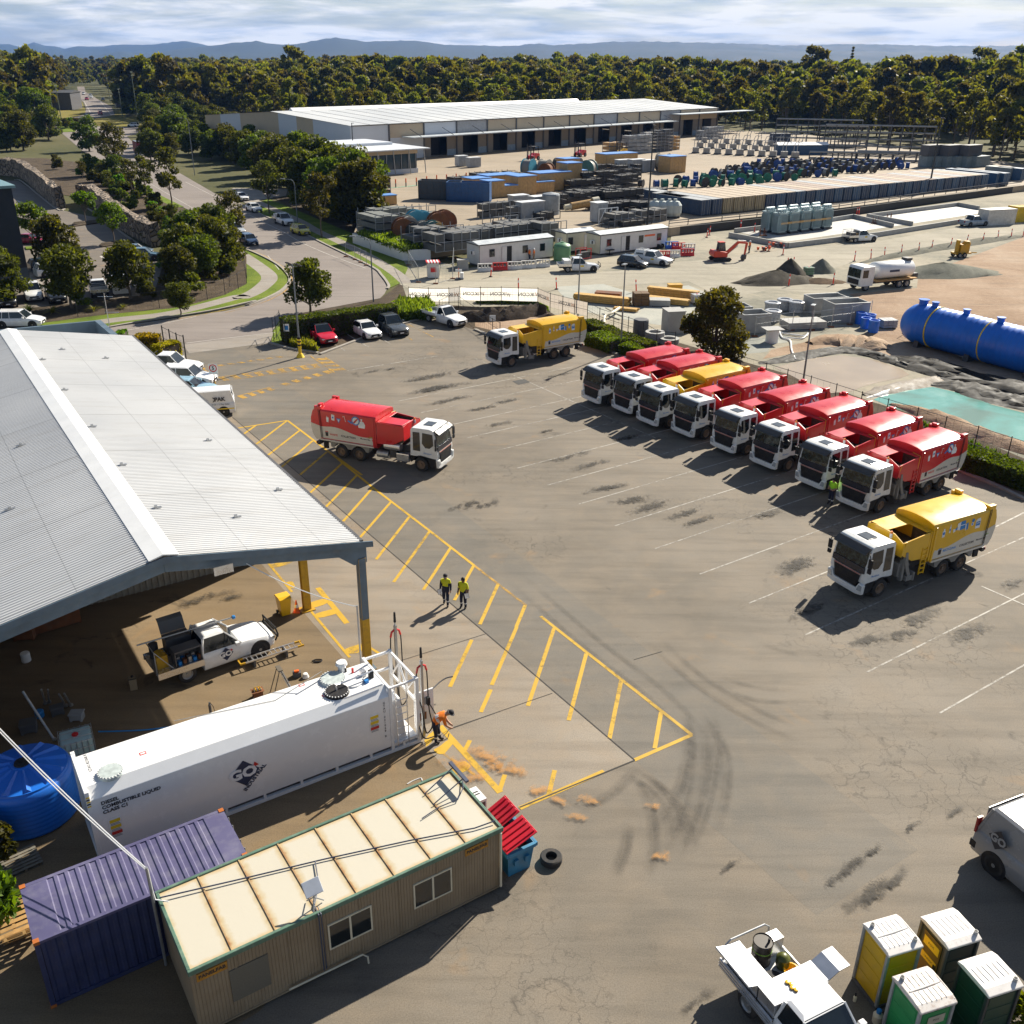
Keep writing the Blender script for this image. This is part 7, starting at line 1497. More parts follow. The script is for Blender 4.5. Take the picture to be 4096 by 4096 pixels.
b = MB(); b.box(-.5,.5,-.4,.4,0,.12,0); b.cyl((-.1,0,.1),(-.1,0,1.3),.05,n=8,m=1); b.box(-.5,.3,-.05,.05,.9,1.2,2); b.box(.1,.5,-.3,.3,.12,.8,2); tag(b.build('sign_stand',[m_dsteel,m_orange,m_white],loc=C6(1648,905)),'orange and white sign stand on the gravel by the booth','sign stand')
fence('temporary wire fence panels along the street footpath',pts(C6,[(850,750),(915,770),(955,790),(995,810)]),1.8,m_steel,(1.0,.02),2,feet=True); fence('temporary wire fence panels round the booth',pts(C6,[(1290,810),(1360,930),(1480,940),(1600,905),(1610,760)]),1.9,m_steel,(1.0,.02),2,feet=True)
t = thing('table','small black table with stools outside the far hut','table',C7(945,735),A35); b = MB(); b.cyl((0,0,.7),(0,0,.75),.7,n=18); b.build('table_top',m_black,t); b = MB(); b.cyl((0,0,0),(0,0,.7),.06,n=8); b.box(-.35,.35,-.35,.35,0,.05); b.build('leg',m_black,t)
for u,lab in ((1215,'black sofa like chair row outside the far hut'),(1300,'single black armchair outside the far hut corner')): b = MB(); b.box(-.5,.5,-.35,.35,.15,.45); b.box(-.5,.5,.2,.36,.451,.95); b.box(-.5,-.36,-.35,.19,.451,.65); b.box(.36,.5,-.35,.19,.451,.65); tag(b.build('armchair',m_black,loc=C7(u,690),rz=A35,bevel=.03),lab,'chair')
t = thing('generator','red steel generator frame between the huts','generator',C7(760,765),A35); b = MB(); b.box(-.8,.8,-.4,.4,.25,1.0); b.build('engine',m_dsteel,t,bevel=.04); b = MB()
for x in (-.95,.95):
 for y in (-.5,.5): b.box(x-.04,x+.04,y-.04,y+.04,0,1.4)
for y in (-.5,.5): b.box(-.99,.99,y-.04,y+.04,1.4,1.48); b.box(-.91,.91,y-.04,y+.04,.15,.23)
b.build('frame',m_red,t)
# ------------------------------------------------------------------ excavator
m_exc = M('excavator_red',(.60,.05,.02),.4,dirt=.2); ex = thing('excavator','small red excavator with its arm reaching over the gravel','excavator',C7(1720,775),R(12))
for y in (-.75,.75): b = MB(); b.prism([(-1.1,.0),(1.1,0),(1.35,.25),(1.1,.5),(-1.1,.5),(-1.35,.25)],'y',y-.22,y+.22); b.build('track',m_rubber,ex,bevel=.04)
b = MB(); b.prism([(-1.2,.6),(.7,.6),(.7,1.2),(-.1,1.35),(-1.2,1.45),(-1.4,1.0)],'y',-.9,.9); b.build('body',m_exc,ex,bevel=.06)
b = MB(); b.taper((-.35,.75,-.1,.9),(-.25,.55,-.02,.82),1.2,2.4); c_ = b.build('cab',m_glass,ex,bevel=.04); b = MB(); b.box(-.30,.60,-.05,.86,2.39,2.48); b.build('roof',m_exc,c_,bevel=.03)
b = MB(); b.prism([(.6,.9),(.85,.85),(2.4,2.3),(3.6,2.2),(3.6,2.45),(2.2,2.6),(.55,1.2)],'y',-.45,-.2); b.build('boom',m_exc,ex,bevel=.02); b = MB(); b.prism([(3.45,2.45),(3.75,2.35),(3.5,.7),(3.3,.75)],'y',-.43,-.22); b.build('stick',m_exc,ex,bevel=.02); b = MB(); b.prism([(3.2,.75),(3.6,.8),(3.55,.2),(3.1,.0),(2.95,.35)],'y',-.62,-.02); b.build('bucket',m_dsteel,ex)
b = MB(); b.cyl((1.0,-.32,1.0),(2.3,-.32,2.0),.06,n=8); b.cyl((2.2,-.32,2.7),(3.4,-.32,2.6),.05,n=8); b.build('ram',m_steel,ex)
# ------------------------------------------------------------------ bund walls, transformers, tanker, containers
bw = thing('bund_wall','low pale concrete bund walls forming two long basins','wall',yz(C8(400,632),0)); o = bw.location.copy()
def wallrun(P,h=.75,th=.28,nm='wall_run',par=bw,mat=m_conc2):
 b = MB(); L = [yz(p,0)-yz(o,0) for p in P]; q = ribbon(L,th); n = len(L); b.loft([[(q[i].x,q[i].y,0),(q[i].x,q[i].y,h),(q[2*n-1-i].x,q[2*n-1-i].y,h),(q[2*n-1-i].x,q[2*n-1-i].y,0)] for i in range(n)]); return b.build(nm,mat,par)
wallrun(pts(C8,[(25,562),(400,632)])); wallrun(pts(C8,[(408,632),(985,560),(1620,458)])); wallrun(pts(C8,[(60,535),(310,505),(640,470),(825,440)]),.7); wallrun(pts(C8,[(830,440),(1085,500)]),.7); wallrun(pts(C8,[(915,436),(1210,488)]),.7); wallrun(pts(C8,[(925,436),(1500,362),(1640,386)]),.7)
m_tr = M('transformer_blue',(.34,.44,.46),.4,.15,var=.1,dirt=.12)
def make_transformer(label):
 t = thing('transformer',label,'transformer',(0,0,0),0,'pale blue transformers'); b = MB(); b.box(-.85,.85,-.7,.7,.25,3.1); b.build('tank',m_tr,t,bevel=.03); b = MB()
 for i in range(8): y = -.62+i*.165; b.box(-1.12,-.86,y,y+.05,.5,2.9); b.box(.86,1.12,y,y+.05,.5,2.9)
 for i in range(8): x = -.8+i*.21; b.box(x,x+.05,-.98,-.71,.5,2.9)
 b.build('cooling_fin',m_tr,t); b = MB(); b.box(-.95,.95,-.8,.8,3.1,3.25); b.cyl((-.9,0,3.6),(.9,0,3.6),.28,n=14)
 for x in (-.5,0,.5): b.cyl((x,-.5,3.25),(x,-.5,3.7),.12,.07,10)
 for x in (-.5,.5): b.box(x-.05,x+.05,-.05,.05,3.25,3.4)
 b.build('cover',m_tr,t); b = MB(); b.box(-1,1,-.9,.9,0,.25); b.build('skid',m_dsteel,t); return t
q0,q1 = yz(C8(345,548),.06),yz(C8(640,512),.06); dq = (q1-q0)/4; nq = Vector((-dq.y,dq.x,0)).normalized()*2.3; tz = math.atan2(dq.y,dq.x); pt = make_transformer('pale blue transformer at the front of the block on the bunded slab, near end')
for r_ in range(2):
 for i in range(5):
  p = q0+dq*i+nq*r_+Vector((.2,.9,0)); lab = f"pale blue transformer in the {'front' if r_ == 0 else 'back'} line of the block, {['first', 'second', 'middle', 'fourth', 'last'][i]} from the excavator side"
  if r_ == 0 and i == 0: pt.location = p; pt.rotation_euler.z = tz; pt['label'] = lab
  else: dup(pt,p,tz,lab)
b = MB(); b.box(0,(q1-q0).length+1,-.08,.08,1.55,1.85); tag(b.build('timber_brace',m_wood,loc=q0+Vector((.1,-.25,0)),rz=tz),'pale timber brace strapped across the transformer block','brace')
fa,ra = C8(960,905),C8(1140,888); a0 = hd(ra,fa); wt = thing('water_truck','white water tanker truck parked on the gravel by the soil heaps','tanker truck',yz((fa+ra)/2,0)-Vector((math.sin(a0),-math.cos(a0),0))*-1.0*1.0,a0)
b = MB(); b.prism([(2.6,.6),(4.55,.6),(4.6,1.4),(4.5,2.6),(4.3,2.9),(2.6,2.9)],'y',-1.2,1.2); cb = b.build('cab',m_tw,wt,bevel=.07); b = MB(); b.prism([(1.08,1.6),(1.0,2.6),(-1.0,2.6),(-1.08,1.6)],'x',4.5,4.62); b.build('windscreen',m_wscr,cb); b = MB(); b.box(3.5,4.3,-1.225,1.225,1.6,2.5); b.build('side_window',m_glass,cb); b = MB(); b.box(4.55,4.66,-.9,.9,.8,1.4); b.build('grille',m_black,cb)
b = MB(); rg = lambda x,k: [(x,1.2*k*math.cos(t)*1.0,2.15+1.0*k*math.sin(t)) for t in [2*math.pi*i/24 for i in range(24)]]
b.loft([rg(-3.9,.55),rg(-3.8,.85),rg(-3.6,1),rg(1.6,1),rg(1.8,.85),rg(1.9,.55)]); b.build('tank',m_white,wt,smooth=True,angle=60); b = MB(); b.box(-4.2,2.2,-1.2,1.2,1.0,1.12,0); b.box(-4.3,2.5,-.45,.45,.65,1.0,1); b.box(-3.6,-2.8,-.5,.5,3.12,3.4,1); b.box(-1.2,.3,1.205,1.215,2.05,2.3,2); b.box(-4.9,-4.2,-.5,.5,.8,1.5,1); b.build('deck',[m_wood,m_dsteel,m_navy],wt)
for x in (3.5,-1.6,-2.8):
 for y in (1.0,-1.0): wheel(wt,x,y,.5,.35)
def ctn(label,P,rz,L,mt,ms,z=0,gr=None,name='shipping_container',H=2.59):
 t = thing(name,label,'shipping container',yz(P,z),rz,gr); boxcontainer(t,L,2.44,H,mt,ms,ms,True,False); return t
ctn('weathered white site container beside the silver ute',C8(1690,490),R(20),6.06,M('chalk_white',(.55,.53,.49),.6,dirt=.3),M('chalk_white2',(.58,.56,.52),.6,dirt=.3))
ctn('bright yellow site container at the frame edge',C8(1880,468),R(20),6.06,m_yelp,M('yellow_container',(.62,.42,.01),.5,dirt=.2))
cpm = thing('compactor','yellow towed pump machine on twin wheels on the silt ridge','machine',C8(1520,690),R(15))
b = MB(); b.box(-1.3,1.3,-.6,.6,.5,.7); b.tube([(1.3,0,.6),(2.6,0,.5)],.08,6); b.build('frame',m_ycol,cpm); b = MB(); b.box(-.5,.9,-.5,.5,.7,1.8); b.cyl((-.8,0,.7),(-.8,0,2.4),.3,n=12); b.lathe([(.2,.9),(.55,1.2),(.6,1.6),(.4,1.9),(0,1.95)],16,o=(.6,0,.3)); b.build('pump_body',m_ycol,cpm,bevel=.03)
for x in (-.7,.1):
 for y in (.7,-.7): wheel(cpm,x,y,.35,.25)
def mound(label,c,u,v,r,h,mat,seed,ax=1.6,rz=0):
 rr = random.Random(seed); b = MB(); n,k = 26,7; rg_ = []
 for j in range(k):
  f = j/(k-1); rj = r*(1-f)**.8; rg_.append([(rj*ax*math.cos(t)*(1+rr.uniform(-.1,.1)),rj*math.sin(t)*(1+rr.uniform(-.1,.1)),h*f*(1+rr.uniform(-.05,.05))-.03) for t in [2*math.pi*i/n for i in range(n)]])
 b.loft(rg_); return tag(b.build('soil_heap',mat,loc=c(u,v),rz=rz,smooth=True,angle=80),label,'soil heap','heaps of soil')
m_sd = soil('dark_soil',[(.35,(.045,.04,.032)),(.7,(.13,.115,.09))],.5,5,bump=.9); m_sg = soil('grey_soil',[(.35,(.12,.125,.10)),(.7,(.24,.235,.19))],.5,5,bump=.9); m_sb = soil('brown_soil',[(.35,(.06,.04,.025)),(.7,(.15,.10,.06))],.8,5,bump=1.0)
mound('long dark soil heap between red marker posts',C8,330,850,2.6,1.5,m_sd,1,2.3,R(15)); mound('pointed peak of dark soil on the long heap',C8,410,835,2.2,2.6,m_sd,2,1.2); mound('small grey gravel cone beside the green cage',C8,620,785,1.7,1.7,m_sg,3,1.2); mound('low brown earth patch below the green cage',C8,610,850,1.8,.5,m_sb,4,2.0); mound('broad grey heap behind the water tanker',C8,1400,800,3.2,1.5,m_sg,5,2.6,R(10))
ibc('caged green tank standing behind the dark soil heap',C8(535,812),R(10),m_green); ibc('caged white tank beside the timber stacks',C7(1555,1080),R(15),m_white)
# timber, plates, pipes, pits
def stack(label,c,u,v,L,W,H,mat,rz,nx=1,ny=4,nz=3,name='timber_stack',cat='timber stack',gr=None,z=0,gap=.03,jit=0):
 t = thing(name,label,cat,c(u,v,z),rz,gr); rr = random.Random(int(u+v))
 for k in range(nz):
  b = MB(); hh = (H-.1)/nz
  for i in range(nx):
   for j in range(ny):
    dx = rr.uniform(-jit,jit); b.box(-L/2+L*i/nx+gap/2+dx,-L/2+L*(i+1)/nx-gap/2+dx,-W/2+W*j/ny+gap/2,-W/2+W*(j+1)/ny-gap/2,.1+hh*k,.1+hh*(k+1)-.025)
  b.build('layer',mat,t)
 b = MB()
 for x in (-L*.35,L*.35): b.box(x-.06,x+.06,-W/2,W/2,0,.1)
 b.build('bearer',m_dgrey,t); return t
TS = 'timber stacks on the gravel'; m_tim = M('new_timber',(.55,.33,.09),.75,var=.25,scale=4,dirt=.2)
stack('long stack of yellow timber beams nearest the banner fence',C7,890,1075,6.5,1.0,.9,m_tim,R(-22),1,4,4,jit=.15,gr=TS); stack('low end of yellow beams beside the fence stack',C7,1060,1130,2.6,.8,.4,m_tim,R(-22),1,4,2,jit=.2,gr=TS); stack('long raised timber beam stack in front of the haul road',C7,1390,1045,6.0,.9,1.2,m_tim,R(-25),1,3,4,jit=.1,gr=TS); stack('middle timber stack beside the grey slabs',C7,1320,1075,6.0,1.0,.7,m_tim,R(-25),1,4,3,jit=.2,gr=TS)
stack('grey slab pile beside the timber',C7,1295,1090,2.3,1.6,.75,m_conc2,R(-5),1,1,5,'slab_pile','slab pile'); stack('dark timber bundle with orange top at the fence',C7,1160,1090,1.7,1.4,1.5,M('bundle_brown',(.14,.08,.035),.8),R(5),2,4,4,'timber_bundle','timber bundle')
b = MB(); b.box(-.8,.8,-.5,.5,.1,1.05); b.box(-.85,.85,-.55,.55,1.051,1.1); b.box(-.7,-.5,-.5,.5,0,.1); b.box(.5,.7,-.5,.5,0,.1); tag(b.build('yellow_crate',m_ycol,loc=C7(1400,1005),rz=R(5)),'ochre crate standing behind the timber beams','crate')
stack('rack of rusty steel formwork with red post tops',C7,935,1050,3.0,1.3,.9,m_rust,R(-15),1,5,2,'formwork_rack','formwork rack')
t = thing('light_tower','white pump set with yellow panel on a dark trailer','pump set',C7(1735,1095),R(15)); b = MB(); b.box(-.7,.7,-.5,.5,.7,1.7,0); b.box(-.6,.1,-.515,-.501,.85,1.55,1); b.cyl((-.2,-.1,2.05),(-.2,.1,2.05),.3,n=16,m=2); b.build('housing',[m_white,m_yelp,m_dgrey],t); b = MB(); b.box(-1.6,1.9,-.6,.6,.35,.55); b.tube([(1.8,0,.6),(2.4,0,.9)],.05,6); b.build('trailer',m_dsteel,t)
for y in (.65,-.65): wheel(t,-.2,y,.33,.2)
def pit(label,c,u,v,L,W,H,rz):
 t = thing('concrete_pit',label,'concrete pit',c(u,v),rz,'open precast concrete pits'); b = MB(); th = .16
 b.box(-L/2,L/2,-W/2,-W/2+th,0,H); b.box(-L/2,L/2,W/2-th,W/2,0,H); b.box(-L/2,-L/2+th,-W/2+th,W/2-th,0,H); b.box(L/2-th,L/2,-W/2+th,W/2-th,0,H); b.box(-L/2+th,L/2-th,-W/2+th,W/2-th,0,.15); b.build('shell',m_conc2,t,bevel=.02,seg=1)
 b = MB(); b.box(-L/2-.03,L/2+.03,-W/2-.03,-W/2+.10,H,H+.03); b.box(-L/2-.03,L/2+.03,W/2-.10,W/2+.03,H,H+.03); b.build('rim',m_steel,t)
pit('large open concrete pit nearest the blue barrels',C8,770,1095,4.2,2.4,2.0,R(14)); pit('open concrete pit behind the larger one',C8,640,1040,4.2,2.2,1.7,R(14)); pit('open concrete pit beside the bushy tree',C8,170,1165,3.0,2.2,1.9,R(14)); pit('open concrete pit partly hidden by the bushy tree',C8,60,1100,3.0,2.0,1.6,R(14))
stack('flat pile of pale concrete cover slabs',C8,500,1145,4.2,2.2,.8,m_conc2,R(12),1,1,4,'slab_pile','slab pile')
m_wrap = M('wrapped_grey',(.36,.37,.39),.3,var=.3,scale=6)
for u,v,lab in ((300,1050,'wrapped round manhole unit nearest the bushy tree'),(380,1030,'wrapped round manhole unit in the middle of the group'),(455,1045,'wrapped round manhole unit beside the concrete pit'),(305,1105,'wrapped round manhole unit standing forward of the group')):
 b = MB(); b.lathe([(.75,0),(.8,.1),(.78,1.0),(.88,1.02),(.88,1.16),(.8,1.2),(.55,1.2),(.5,1.1),(0,1.1)],20); tag(b.build('manhole_unit',m_wrap,loc=C8(u,v)),lab,'manhole unit','wrapped manhole units')
b = MB(); b.lathe([(.62,0),(.62,1.3),(0,1.3)],20,0); b.box(-.95,.9,-.75,.75,1.301,1.38,1); tag(b.build('pipe_riser',[m_white,m_conc2],loc=C8(300,1240),rz=.2),'white concrete riser with a square lid on wet gravel','riser')
b = MB(); b.tube(smoothline([C8(350,1170,.1),C8(370,1210,.1),C8(420,1230,.1),C8(430,1290,.08),D5(320,240,.1)],5),.09,8); b.tube(smoothline([C8(360,1180,.12),C8(430,1190,.12),C8(520,1200,.12),C8(535,1180,.12),C8(500,1215,.12),C8(400,1210,.14)],5),.07,8); tag(b.build('lay_flat_hose',m_white),'white lay flat hose running into the brown pond','hose')
for i,(u,v,h_,lab) in enumerate(((870,1120,1.2,'blue barrel with square top beside the pits'),(905,1150,1.1,'open blue barrel in front of the square topped one'),(935,1120,1.0,'open blue barrel at the back of the group'),(955,1175,1.25,'open blue barrel closest to the brown pond'))):
 b = MB(); b.lathe([(.50,0),(.52,h_*.5),(.50,h_*.95),(.54,h_*.95),(.54,h_),(.42,h_),(.40,h_*.3),(0,h_*.3)],20); tag(b.build('blue_barrel',m_blue,loc=C8(u,v)),lab,'barrel','blue barrels')
stack('small wrapped pallet of blocks beside the blue barrels',C8,1045,1145,1.6,1.3,.9,m_grey,R(10),3,3,3,'block_pallet','pallet load')
F5o = {}
b = MB(); b.box(-.9,.9,-.9,.9,0,2.2,0); b.box(-.95,.95,-.95,.95,2.201,2.3,0); b.box(.95,1.6,-.8,.7,0,1.3,0); tag(b.build('concrete_chamber',m_conc2,loc=F5(690,665),rz=R(12)),'tall pale concrete chamber behind the hedge','concrete chamber')
for u,v,r_,h_,lab in ((545,735,.95,.9,'open concrete ring beside the tall chamber'),(665,755,.95,.5,'flat white concrete ring nearest the bushy tree')):
 b = MB(); b.lathe([(r_,0),(r_,h_),(r_-.35,h_),(r_-.35,.1),(0,.1)],24); tag(b.build('concrete_ring',m_conc2,loc=F5(u,v)),lab,'concrete ring','concrete rings')
b = MB(); b.lathe([(.75,0),(.78,.3),(.75,1.5),(.7,1.6),(0,1.6)],20); tag(b.build('grey_vat',m_dgrey,loc=F5(430,690)),'dark grey vat just inside the sloping fence','vat')
b = MB(); b.tube(smoothline([F5(135,590,.1),F5(140,540,.3),F5(200,510,.5),F5(260,470,.5)],5),.15,8); b.tube([F5(150,470,.5),F5(280,540,.3)],.1,8); tag(b.build('white_pipe',m_cream),'pale bent pipe lying by the sloping fence','pipe')
bt_ = thing('long_blue_tank','very long bright blue cylindrical tank with yellow straps lying on the clay','tank',yz(C8(1165,1100,1.85),1.95),hd(C8(1165,1100,1.85),C8(1932,1245,1.0)) if False else math.atan2(86.3-96.3,47.2-41.2)); 
b = MB(); pr3 = [(0,.0),(.7,.12),(1.3,.45),(1.7,.95),(1.9,1.6)]
for i in range(24): pr3 += [(1.9,1.7+i*.6),(1.9,2.12+i*.6),(1.935,2.15+i*.6),(1.935,2.24+i*.6)]
b.lathe(pr3+[(1.9,16.3),(1.3,17.3),(0,17.6)],40,ax='x'); b.build('shell',m_blue,bt_,smooth=True,angle=40)
for x in (3.6,9.3): b = MB(); b.lathe([(1.945,x),(1.965,x+.01),(1.965,x+.11),(1.945,x+.12)],40,ax='x'); b.build('strap',m_inky,bt_)
for x,r_ in ((1.7,.42),(3.0,.3),(6.4,.3),(9.9,.32)): b = MB(); b.cyl((x,0,1.8),(x,0,2.25),r_,n=18); b.cyl((x,0,2.25),(x,0,2.33),r_*1.2,n=18); b.build('access_stub',m_blue,bt_)
b = MB()
for x in (2.5,8,14): b.prism([(-1.6,-1.95),(1.6,-1.95),(1.5,-1.3),(.9,-1.72),(0,-1.88),(-.9,-1.72),(-1.5,-1.3)],'x',x,x+.5)
b.build('cradle',m_dsteel,bt_)
fence('temporary wire fence in front of the long blue tank',pts(C8,[(1165,1185),(1290,1230),(1430,1265)])+pts(D5,[(1555,220),(1700,245),(1885,290),(2080,340)]),1.8,m_steel,(1.0,.02),3,feet=True); fence('temporary wire fence round the concrete pits',pts(C8,[(190,1205),(430,1165),(560,1165),(685,1145),(805,1130),(935,1090)]),1.9,m_steel,(1.0,.02),3,feet=True)
b = MB(); b.box(-.8,.8,-.7,.7,0,1.1); tag(b.build('concrete_block',m_conc2,loc=D5(1525,215),rz=R(10),bevel=.04),'single grey concrete block by the wire fence of the blue tank','concrete block')
# red marker posts
mk = thing('marker_post','red plastic marker post on black foot','marker post',(0,0,0),0,'red marker posts'); b = MB(); b.lathe([(.06,.06),(.055,1.05),(.03,1.12),(0,1.12)],10,0); b.lathe([(.0635,.7),(.0635,.9)],10,1); b.build('post',[M('marker_red',(.85,.045,.02),.5),m_inkw],mk); b = MB(); b.cyl((0,0,0),(0,0,.07),.18,n=10); b.build('foot',m_black,mk)
mks = [(C8,x) for x in ((835,718),(942,705),(1030,692),(1138,676),(1250,660),(1333,645),(1455,628),(1557,608),(1663,595),(1762,578),(1848,568),(1925,560),(410,878),(697,870),(283,655),(373,678),(100,510),(190,530),(848,422),(864,420),(400,765),(435,760))]+[(C7,x) for x in ((110,890),(305,985),(573,978),(1133,995),(1628,615),(1645,598),(1865,555))]
for i,(c,(u,v)) in enumerate(mks):
 p = c(u,v)
 lab = 'red marker post in the line along the haul road edge' if i < 12 else 'red marker post standing on the gravel'
 if i == 0: mk.location = p; mk['label'] = lab; mk['group'] = 'marker posts along the haul road'; mk.scale = (1.25,1.25,1.3)
 else: o_ = dup(mk,p,0,lab,'marker posts along the haul road' if i < 12 else 'marker posts on the gravel',(1.25,1.25,1.3)); o_.rotation_euler = (rng.uniform(-.1,.1),rng.uniform(-.1,.1),0)
for u,v,lab in ((245,650,'heap of orange buckets and gear by the excavator'),(330,625,'orange sack pile beyond the excavator')):
 b = MB(); rr = random.Random(u)
 for i in range(9): b.lathe([(.15,0),(.22,.4),(0,.42)],8,i % 2,(rr.uniform(-1,1),rr.uniform(-.5,.5),rr.uniform(0,.3)))
 tag(b.build('site_gear',[m_orange,m_dsteel],loc=C8(u,v)),lab,'site gear')
for u,v,lab in ((245,555,'rusty starter bars near the transformer block'),(970,475,'rusty starter bars by the cross wall'),(1050,455,'rusty starter bars in the far basin')):
 b = MB(); rr = random.Random(u)
 b.box(-.6,.6,-.3,.3,.06,.18)
 for i in range(7): x = rr.uniform(-.6,.6); b.cyl((x,rr.uniform(-.2,.2),.1),(x+rr.uniform(-.1,.1),rr.uniform(-.2,.2),rr.uniform(.6,1.3)),.04,n=5)
 tag(b.build('starter_bar_block',m_rust,loc=C8(u,v)),lab,'starter bars','starter bar blocks')
# ================================================================== storage yard
m_beige = M('warehouse_beige',(.50,.40,.28),.6,var=.05,scale=.2,dirt=.1); m_wpan = M('warehouse_white',(.58,.61,.66),.6,var=.04,scale=.2); m_wlow = M('warehouse_low',(.25,.21,.17),.7,var=.08); m_wroof = M('warehouse_roof',(.52,.53,.53),.5,.1,var=.06,scale=.05,dirt=.15,hue=(.3,.3,.3)); m_lb = M('pale_blue_dado',(.26,.32,.38),.6)
WA = R(47.5); wh = thing('warehouse','huge pale warehouse with long awning and dark loading bays','warehouse',(-40.4,254.7,YZ),WA)
b = MB(); 
for y0,y1 in ((0,33),(66,33)): b._add([(-.5,y0-(.4 if y0 == 0 else -.4),8.7),(168.5,y0-(.4 if y0 == 0 else -.4),8.7),(168.5,y1,10.8),(-.5,y1,10.8)],[(0,1,2,3)])
b.build('roof',m_wroof,wh); b = MB(); b.prism([(32,10.75),(33,11.5),(34,10.75)],'x',6,128); b.build('ridge_vent',m_white,wh); b = MB()
for i in range(1,28): b.box(i*6-.12,i*6+.12,-.3,33,0,.02)
b.v = [(x,y,8.73+max(0,y)/33*2.1+z) for x,y,z in b.v]; b.build('roof_seam',m_grey,wh)
b = MB(); b.box(0,168,.3,66,0,.1,0); b.box(0,168,65.6,66,0,8.6,0); b.box(167.6,168,.3,66,0,8.7,0); b.build('shell',m_wlow,wh); b = MB()
ys = [0,15,22,30,48,58,66]
for i,(a,c) in enumerate(zip(ys,ys[1:])): top = lambda y: 8.65+2.1*(1-abs(y-33)/33); m_ = i % 2; P = [(a,0),(c,0),(c,top(c))]+([(33,10.7)] if a < 33 < c else [])+[(a,top(a))]; b.prism(P,'x',-.25,0,m_)
b.build('end_wall',[m_wpan,m_beige],wh); b = MB()
for i in range(14):
 x = i*12; up = (0,1,0,2,1,1,1,1,2,1,1,2,1,1)[i]; b.box(x,x+12,-.05,.25,5.3,8.65,up)
b.build('upper_panel',[m_wpan,m_beige,M('warehouse_grey',(.36,.36,.37),.6)],wh); b = MB()
for i in range(14):
 x = i*12
 if i < 2: b.box(x,x+12,-.05,.25,0,5.28,1)
 else: b.box(x+.01,x+2.5,.0,.25,0,5.28,0); b.box(x+8.5,x+11.99,.0,.25,0,5.28,0); b.box(x+8.5,x+11.99,-.03,-.005,0,1.6,2)
b.build('lower_wall',[m_wlow,m_wpan,m_lb],wh)
for i in range(2,14): b = MB(); b.box(i*12+2.5,i*12+8.5,3,3.1,.1,5.28); b.build('loading_bay',m_black,wh)  # black panel set in each opening stands in for its shaded inside
b = MB()
for i in range(1,15): b.box(i*12-.2,i*12+.2,-.3,-.06,0,8.7)
b.box(0,168,-.3,-.06,8.5,8.75); b.build('column',m_dgrey,wh); b = MB(); b.box(16,136,-5.0,-.31,5.3,5.55,0); b.box(138,186,-5,-.31,7.3,7.55,0)
for i in range(11): b.cyl((19+i*11.5,-.3,7.2),(19+i*11.5,-4.6,5.6),.08,n=5,m=1)
b.build('awning',[M('awning_sheet',(.50,.54,.57),.5,.2),m_dgrey],wh)
of = thing('warehouse_office','low glazed office with flat canopy at the road end of the warehouse','office',(-34.7,223.1,YZ),R(41)); b = MB(); b.box(0,16.5,0,22,0,1.0,0); b.box(0,.2,.2,22,1,5.0,0); b.box(.2,16.5,10,22,1.0,6.0,0); b.box(0,16.5,.05,.35,4.2,5.0,1); b.build('wall',[m_wpan,m_beige],of); b = MB(); b.box(.2,16.4,.3,.4,1.0,4.2); b.build('glazing',M('office_glass',(.05,.08,.10),.1),of); b = MB()
for i in range(9): b.box(i*2-.06,i*2+.06,.05,.3,1.0,4.2)
b.build('mullion',m_steel,of); b = MB(); b.prism([(-1.5,5.1),(-1.5,5.35),(14,5.45),(14,5.2)],'x',-6,19); b.build('canopy',[M('canopy_white',(.60,.62,.64),.5)],of); b = MB()
for i in range(5): b.cyl((1+i*4.2,-1.2,0),(.6+i*4.2,-1.2,5.1),.12,n=6)
b.build('post',m_steel,of)
# container rows
m_cb = [M('container_navy',(.018,.045,.10),.5,dirt=.3),M('container_blue',(.03,.085,.17),.5,dirt=.3),M('container_tan',(.40,.32,.19),.6,dirt=.35)]; m_ct = [M('container_roof_tan',(.42,.34,.25),.8,var=.25,dirt=.5,hue=(.25,.17,.12)),M('container_roof_rust',(.33,.25,.20),.8,var=.35,dirt=.6,hue=(.2,.12,.09)),M('container_roof_grey',(.34,.36,.38),.8,var=.3,dirt=.5)]
def ctn40(i,p,ms,mt,lab,L=12.19): 
 t = thing('storage_container',lab,'shipping container',yz(p,YZ),A35+math.pi/2,'row of storage containers'); b = MB(); b.box(.1,L-.02,.06,2.38,.1,2.5)
 for k in range(int(L/.5)): b.box(.3+k*.5,.5+k*.5,.02,2.42,.15,2.45)
 b.build('wall',ms,t); b = MB(); b.box(.08,L,.05,2.39,2.5,2.59); b.build('roof',mt,t); b = MB(); b.box(.0,.06,.05,1.2,.15,2.5); b.box(.0,.06,1.24,2.4,.15,2.5); b.build('door',ms,t); b = MB()
 for y in (.3,.8,1.6,2.1): b.cyl((-.03,y,.1),(-.03,y,2.55),.035,n=5)
 b.build('lock_rod',m_grey if ms is not m_cb[2] else m_dgrey,t)
c0 = C7(1580,465,YZ); c1 = C8(1715,235,YZ); dc = (c1-c0).normalized(); n_c = int((c1-c0).length/2.62); k_ = 0
for i in range(n_c):
 p = c0+dc*(i*2.62+2.44); ms = m_cb[0] if i < 2 else m_cb[2] if i < 6 else m_cb[i % 2]; mt = m_ct[2] if i < 2 else m_ct[0] if i < 9 else m_ct[(0,1,1,2,0,1,2,1,0,2,1)[i % 11]]
 nm = 'tan' if 2 <= i < 6 else 'dark blue'; ctn40(i,p,ms,mt,'tan container in the row above the retaining wall' if 2 <= i < 6 else 'dark blue container at the hut end of the row' if i < 2 else 'blue container with weathered roof in the long row')
